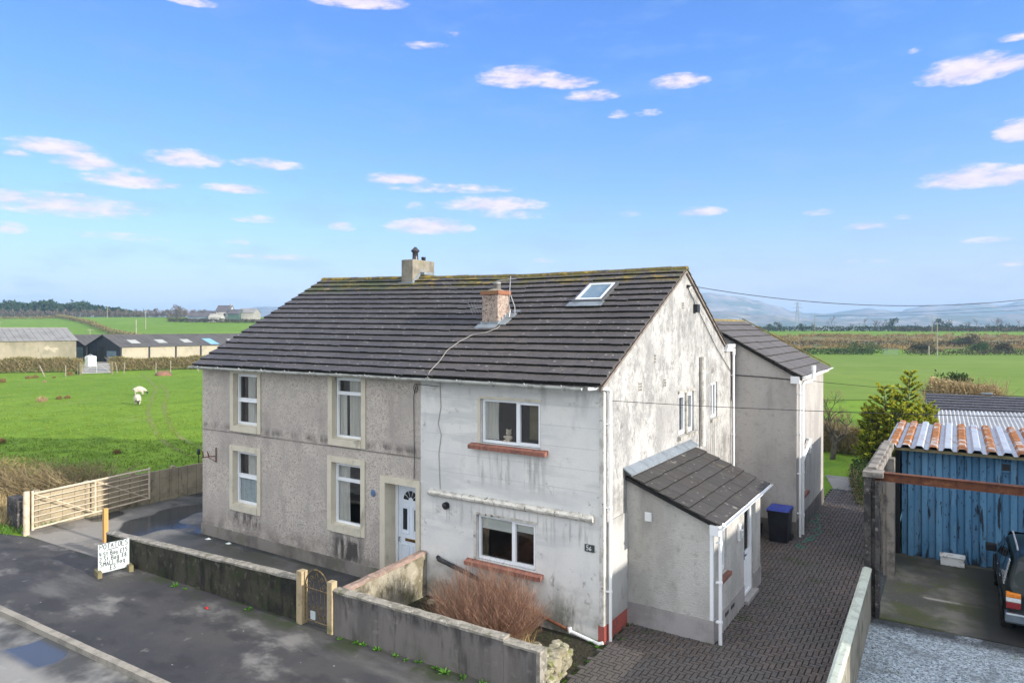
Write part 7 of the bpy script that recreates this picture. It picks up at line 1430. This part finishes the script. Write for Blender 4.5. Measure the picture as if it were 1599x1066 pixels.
# ---- poles, pylon, wires
def pole(u, d, h, label, r=.14, arms=True, w=1.8):
    p = vd(u, d); o = empty('power_pole', p, label, 'pole'); mb = MB(); mb.tube([p-Vector((0, 0, .3)), p+Vector((0, 0, h))], r, 7, r2=r*.7); mb.build('shaft', mt['polewood'], o)
    if arms: mb = MB(); mb.obox(p+Vector((-RT[0]*w/2, -RT[1]*w/2, h-.35)), Vector((RT[0], RT[1], 0))*w, (0, .12, 0), (0, 0, .14)); mb.build('cross_arm', mt['polewood'], o)
    return p+Vector((0, 0, h))
pole(1464, 150, 7.6, 'plain wooden pole standing in front of the brown moor', .13, False)
t1 = pole(1456, 300, 8.7, 'distant pole above the skyline hedge at the right', .16)
t2 = pole(1273, 330, 8.5, 'distant pole on the skyline beside the pylon', .16)
pole(213, 245, 7.0, 'white pole standing tallest on the left beyond the barns', .22, False)
pole(228, 300, 8.0, 'thin grey pole just right of the tallest left pole', .16)
pole(141, 200, 5.6, 'pole with cross arm above the barn roofs', .15)
pole(168, 395, 7.0, 'short pole in front of the wood', .17)
pole(0, 215, 7.5, 'pole at the left picture edge above the barn', .15)
pl = vd(1246, 1050); po = empty('pylon', pl, 'lattice electricity pylon before the hazy fells', 'pylon'); mb = MB(); hh = 44+abs(pl.z)
def leg(sx, sy, t): w = 3.6*(1-t)**1.3+.7; return Vector((pl.x+RT[0]*w*sx+FW[0]*w*sy, pl.y+RT[1]*w*sx+FW[1]*w*sy, pl.z+hh*t))
for sx in (-1, 1):
    for sy in (-1, 1): mb.tube([leg(sx, sy, k/8) for k in range(9)], .28, 4)
mb.build('leg', mt['steel'], po); mb = MB()
for k in range(8):
    for (a, b) in (((-1,-1),(1,-1)),((1,-1),(1,1)),((1,1),(-1,1)),((-1,1),(-1,-1))): mb.tube([leg(*a, k/8), leg(*b, (k+1)/8)], .16, 4); mb.tube([leg(*b, k/8), leg(*a, (k+1)/8)], .16, 4)
mb.build('bracing', mt['steel'], po); mb = MB()
for t, w in ((.66, 7.5), (.80, 8.5), (.93, 6.5)):
    q = pl+Vector((0, 0, hh*t)); Rv = Vector((RT[0], RT[1], 0)); mb.tube([q-Rv*w, q+Vector((0, 0, 1.6)), q+Rv*w], .22, 4); mb.tube([q-Rv*w, q+Rv*w], .22, 4)
mb.build('cross_arm', mt['steel'], po)
def wire(label, A, B, sag, r, n=24, grp=None):
    A, B = Vector(A), Vector(B); mb = MB(); mb.tube([A.lerp(B, i/n)-Vector((0, 0, sag*4*(i/n)*(1-i/n))) for i in range(n+1)], r, 5); o = mb.build('overhead_wire', mt['cable'], loc=tuple((A+B)/2)); return tag(o, label, 'wire', grp)
wire('dark overhead wire sagging from the gable peak to the right', (.06, 5.03, 7.45), gd(1760, 441, 21), .62, .0095)
wire('thin overhead wire crossing the front from the party wall', (-4.93, -.05, 5.0), gd(1900, 654, 9.6), .18, .006)
wire('thin overhead wire from the rear wing towards the right', (1.95, 9.9, 4.75), gd(1900, 628, 14), .12, .007)
wire('distant power line between the skyline poles', t2+Vector((0, 0, -.3)), gd(1900, 452, 180), 1.2, .05)
wire('second distant power line just below the first', t2+Vector((.5, 0, -.4)), gd(1900, 462, 180), 1.6, .05)
# neighbour's house outside the right edge: it stands beside the bay and shades it
nh = empty('neighbour_house', (17, 6, 0), 'rendered neighbouring house beside the garage bay', 'house')
mb = MB(); mb.box(13.2, 20, 0.5, 9.3, 0, 4.4); mb.build('wall', mt['wingwall'], nh)
mb = MB(); mb.add([(12.9, .2, 4.35), (20.3, .2, 4.35), (20.3, 9.6, 4.35), (12.9, 9.6, 4.35), (16.6, .2, 6.4), (16.6, 9.6, 6.4)], [(0,4,5,3),(1,2,5,4),(0,1,4),(3,5,2),(0,3,2,1)]); mb.build('roof', mt['tileA'], nh)
# ================================================================ LIGHT, SKY, AIR, CAMERA
SUN_AZ, SUN_EL = R_(.6), R_(17)       # bearing from +X towards +Y
sun = bpy.data.lights.new('sun', 'SUN'); sun.energy = 2.8; sun.angle = R_(.55); sun.color = (1.0, .935, .84)
so = bpy.data.objects.new('sun', sun); COL.objects.link(so)
sd = Vector((math.cos(SUN_EL)*math.cos(SUN_AZ), math.cos(SUN_EL)*math.sin(SUN_AZ), math.sin(SUN_EL))); so.rotation_euler = sd.to_track_quat('Z', 'Y').to_euler(); so.location = (40, 10, 30)
w = bpy.data.worlds.new('World'); scene.world = w; w.use_nodes = True; t = w.node_tree; t.nodes.clear(); N = NT(t)
out = N.n('ShaderNodeOutputWorld'); bg = N.n('ShaderNodeBackground'); N.lk(bg.outputs[0], out.inputs[0])
sky = N.n('ShaderNodeTexSky', sky_type='NISHITA'); sky.sun_disc = False; sky.sun_elevation = SUN_EL; sky.sun_rotation = R_(90)-SUN_AZ; sky.air_density = 1.0; sky.dust_density = .6; sky.ozone_density = 2.2; sky.altitude = 20
hs = N.n('ShaderNodeHueSaturation'); hs.inputs['Saturation'].default_value = 1.12; hs.inputs['Value'].default_value = 1.0; N.lk(sky.outputs[0], hs.inputs['Color'])
tc = N.n('ShaderNodeTexCoord'); dv = tc.outputs['Generated']
def dot(vec): q = N.n('ShaderNodeVectorMath', operation='DOT_PRODUCT'); N.lk(dv, q.inputs[0]); q.inputs[1].default_value = vec; return q.outputs['Value']
az = N.math('ARCTAN2', dot((RT[0], RT[1], 0)), dot((FW[0], FW[1], 0))); el = N.math('ARCSINE', dot((0, 0, 1)))
# warp for ragged edges
cv = N.n('ShaderNodeCombineXYZ'); N.lk(N.math('MULTIPLY', az, 1.0), cv.inputs[0]); N.lk(N.math('MULTIPLY', el, 3.2), cv.inputs[1])
def nz(scale, detail, seed): q = N.n('ShaderNodeTexNoise'); q.inputs['Scale'].default_value = scale; q.inputs['Detail'].default_value = detail; q.inputs['Roughness'].default_value = .62; m = N.n('ShaderNodeMapping'); m.inputs['Location'].default_value = (seed, seed*.7, 0); N.lk(cv.outputs[0], m.inputs[0]); N.lk(m.outputs[0], q.inputs[0]); return q.outputs[0]
n1 = nz(26, 7, 1.3); n2 = nz(60, 5, 7.7); n0 = nz(9, 3, 4.1)
clouds = [(545,0,85,13,1),(298,3,42,8,.6),(812,124,62,15,1),(880,131,50,10,.9),(925,151,40,9,.75),(1060,129,46,11,.85),(966,180,20,8,.4),(1012,177,24,7,.4),(660,72,45,7,.45),(706,55,18,8,.25),(1515,113,80,21,1),(1560,105,70,14,1),(1590,207,40,17,1),(1515,280,78,18,1),(1575,277,60,15,1),(1592,58,38,6,.7),(85,232,80,13,.85),(30,241,26,6,.6),(135,255,55,14,.85),(290,250,60,14,.85),(205,284,74,12,.9),(205,268,24,8,.5),(420,258,55,9,.7),(370,296,50,8,.85),(105,324,135,19,.75),(15,310,42,12,.8),(15,357,30,11,.6),(620,281,50,9,.9),(705,296,95,8,.6),(770,321,80,13,.85),(650,323,18,7,.5),(800,335,70,10,.5),(670,356,66,13,.95),(535,355,21,8,.7),(400,343,40,7,.5),(370,378,21,6,.5),(425,402,72,6,.6),(1095,332,38,8,.75),(985,334,26,7,.35),(1278,332,30,6,.6),(1355,354,36,6,.7),(630,422,22,6,.4),(850,407,22,5,.45),(1540,376,45,6,.45),(1580,412,22,5,.6),(1350,410,50,6,.35),(190,371,85,8,.4),(1410,340,18,5,.3),(1430,80,14,6,.3)]
cover = None; shade = None
for (u, v_, hw, hh_, op) in clouds:
    a0 = math.atan((u-800)/FPX); ca = math.cos(a0); e0 = math.atan((HOR-v_)/FPX*ca); sa = hw/FPX*ca*ca*1.3; se = hh_/FPX*ca*1.5
    dx = N.math('MULTIPLY', N.math('SUBTRACT', az, a0), 1/sa); dy = N.math('MULTIPLY', N.math('SUBTRACT', el, e0), 1/se)
    dyb = N.math('MAXIMUM', dy, N.math('MULTIPLY', dy, -1.5))   # flatter undersides
    r2 = N.math('ADD', N.math('MULTIPLY', dx, dx), N.math('MULTIPLY', dyb, dyb))
    f = N.math('MULTIPLY', N.math('SUBTRACT', 1.0, r2, clamp=True), op)
    cover = f if cover is None else N.math('MAXIMUM', cover, f)
edge = N.math('ADD', N.math('MULTIPLY', N.math('SUBTRACT', n1, .5), 2.3), N.math('MULTIPLY', N.math('SUBTRACT', n2, .5), 1.3))
cl = N.rng(N.math('MULTIPLY', N.math('ADD', edge, N.math('MULTIPLY', cover, 1.35)), N.rng(cover, 0., .3)), .12, 1.3, 0, .92)
ccol = N.mix(N.rng(n1, .35, .68), (2.4, 2.15, 2.65), (3.05, 2.7, 2.98))
veil = N.math('MULTIPLY', N.rng(n0, .46, .72), .22)
low = N.math('ADD', N.rng(el, .19, -.01, 0, .42), veil, clamp=True)
tint = N.mix(1.0, hs.outputs[0], (1.0, .93, 1.03), 'MULTIPLY'); base = N.mix(low, tint, (2.15, 2.55, 3.2))
side = N.rng(az, -.62, .35, smooth=False); up_ = N.rng(el, .07, .34, smooth=False)
grade = N.mix(up_, N.mix(side, (.46, .48, .62), (.62, .61, .74)), N.mix(side, (.41, .52, .78), (.50, .68, .90)))
base = N.mix(1.0, base, grade, 'MULTIPLY'); base = N.mix(cl, base, ccol)
# unseen bright cloud added behind the viewer and overhead to fill the shaded front
vw = dot((FW[0]*.94, FW[1]*.94, -.34)); q3 = N.n('ShaderNodeTexNoise'); q3.inputs['Scale'].default_value = 2.6; q3.inputs['Detail'].default_value = 6; N.lk(dv, q3.inputs[0])
bank = N.math('MULTIPLY', N.rng(vw, .38, -.05), N.rng(q3.outputs[0], .30, .50, .35, 1.)); base = N.mix(bank, base, (4.5, 4.65, 4.85))
N.lk(base, bg.inputs[0]); bg.inputs[1].default_value = .15
# the air: even pale volume around everything
if HAZE:
    hm = bpy.data.materials.new('air'); hm.use_nodes = True; t = hm.node_tree; t.nodes.clear(); N = NT(t); out = N.n('ShaderNodeOutputMaterial'); pv = N.n('ShaderNodeVolumePrincipled'); pv.inputs['Color'].default_value = (.43, .67, 1.0, 1); pv.inputs['Density'].default_value = HAZE; pv.inputs['Anisotropy'].default_value = 0; N.lk(pv.outputs[0], out.inputs['Volume'])
    mb = MB(); mb.box(-5400, 5400, -5400, 5400, -14, 150); tag(mb.build('haze', hm), kind='stuff')
cam = bpy.data.cameras.new('camera'); co = bpy.data.objects.new('camera', cam); COL.objects.link(co); scene.camera = co
co.location = (CX, CY, H); co.rotation_euler = (R_(90), 0, math.atan2(-FW[0], FW[1])); cam.sensor_width = 36; cam.lens = 36*FPX/1599; cam.shift_y = -(533-HOR)/1599; cam.clip_start = .1; cam.clip_end = 20000
vs_ = scene.view_settings; vs_.view_transform = 'Standard'; vs_.look = 'None'; vs_.gamma = 1; vs_.exposure = EXPO
scene.cycles.volume_bounces = 0; scene.cycles.max_bounces = 7; scene.cycles.diffuse_bounces = 3; scene.cycles.transparent_max_bounces = 12
scene.cycles.use_denoising = True
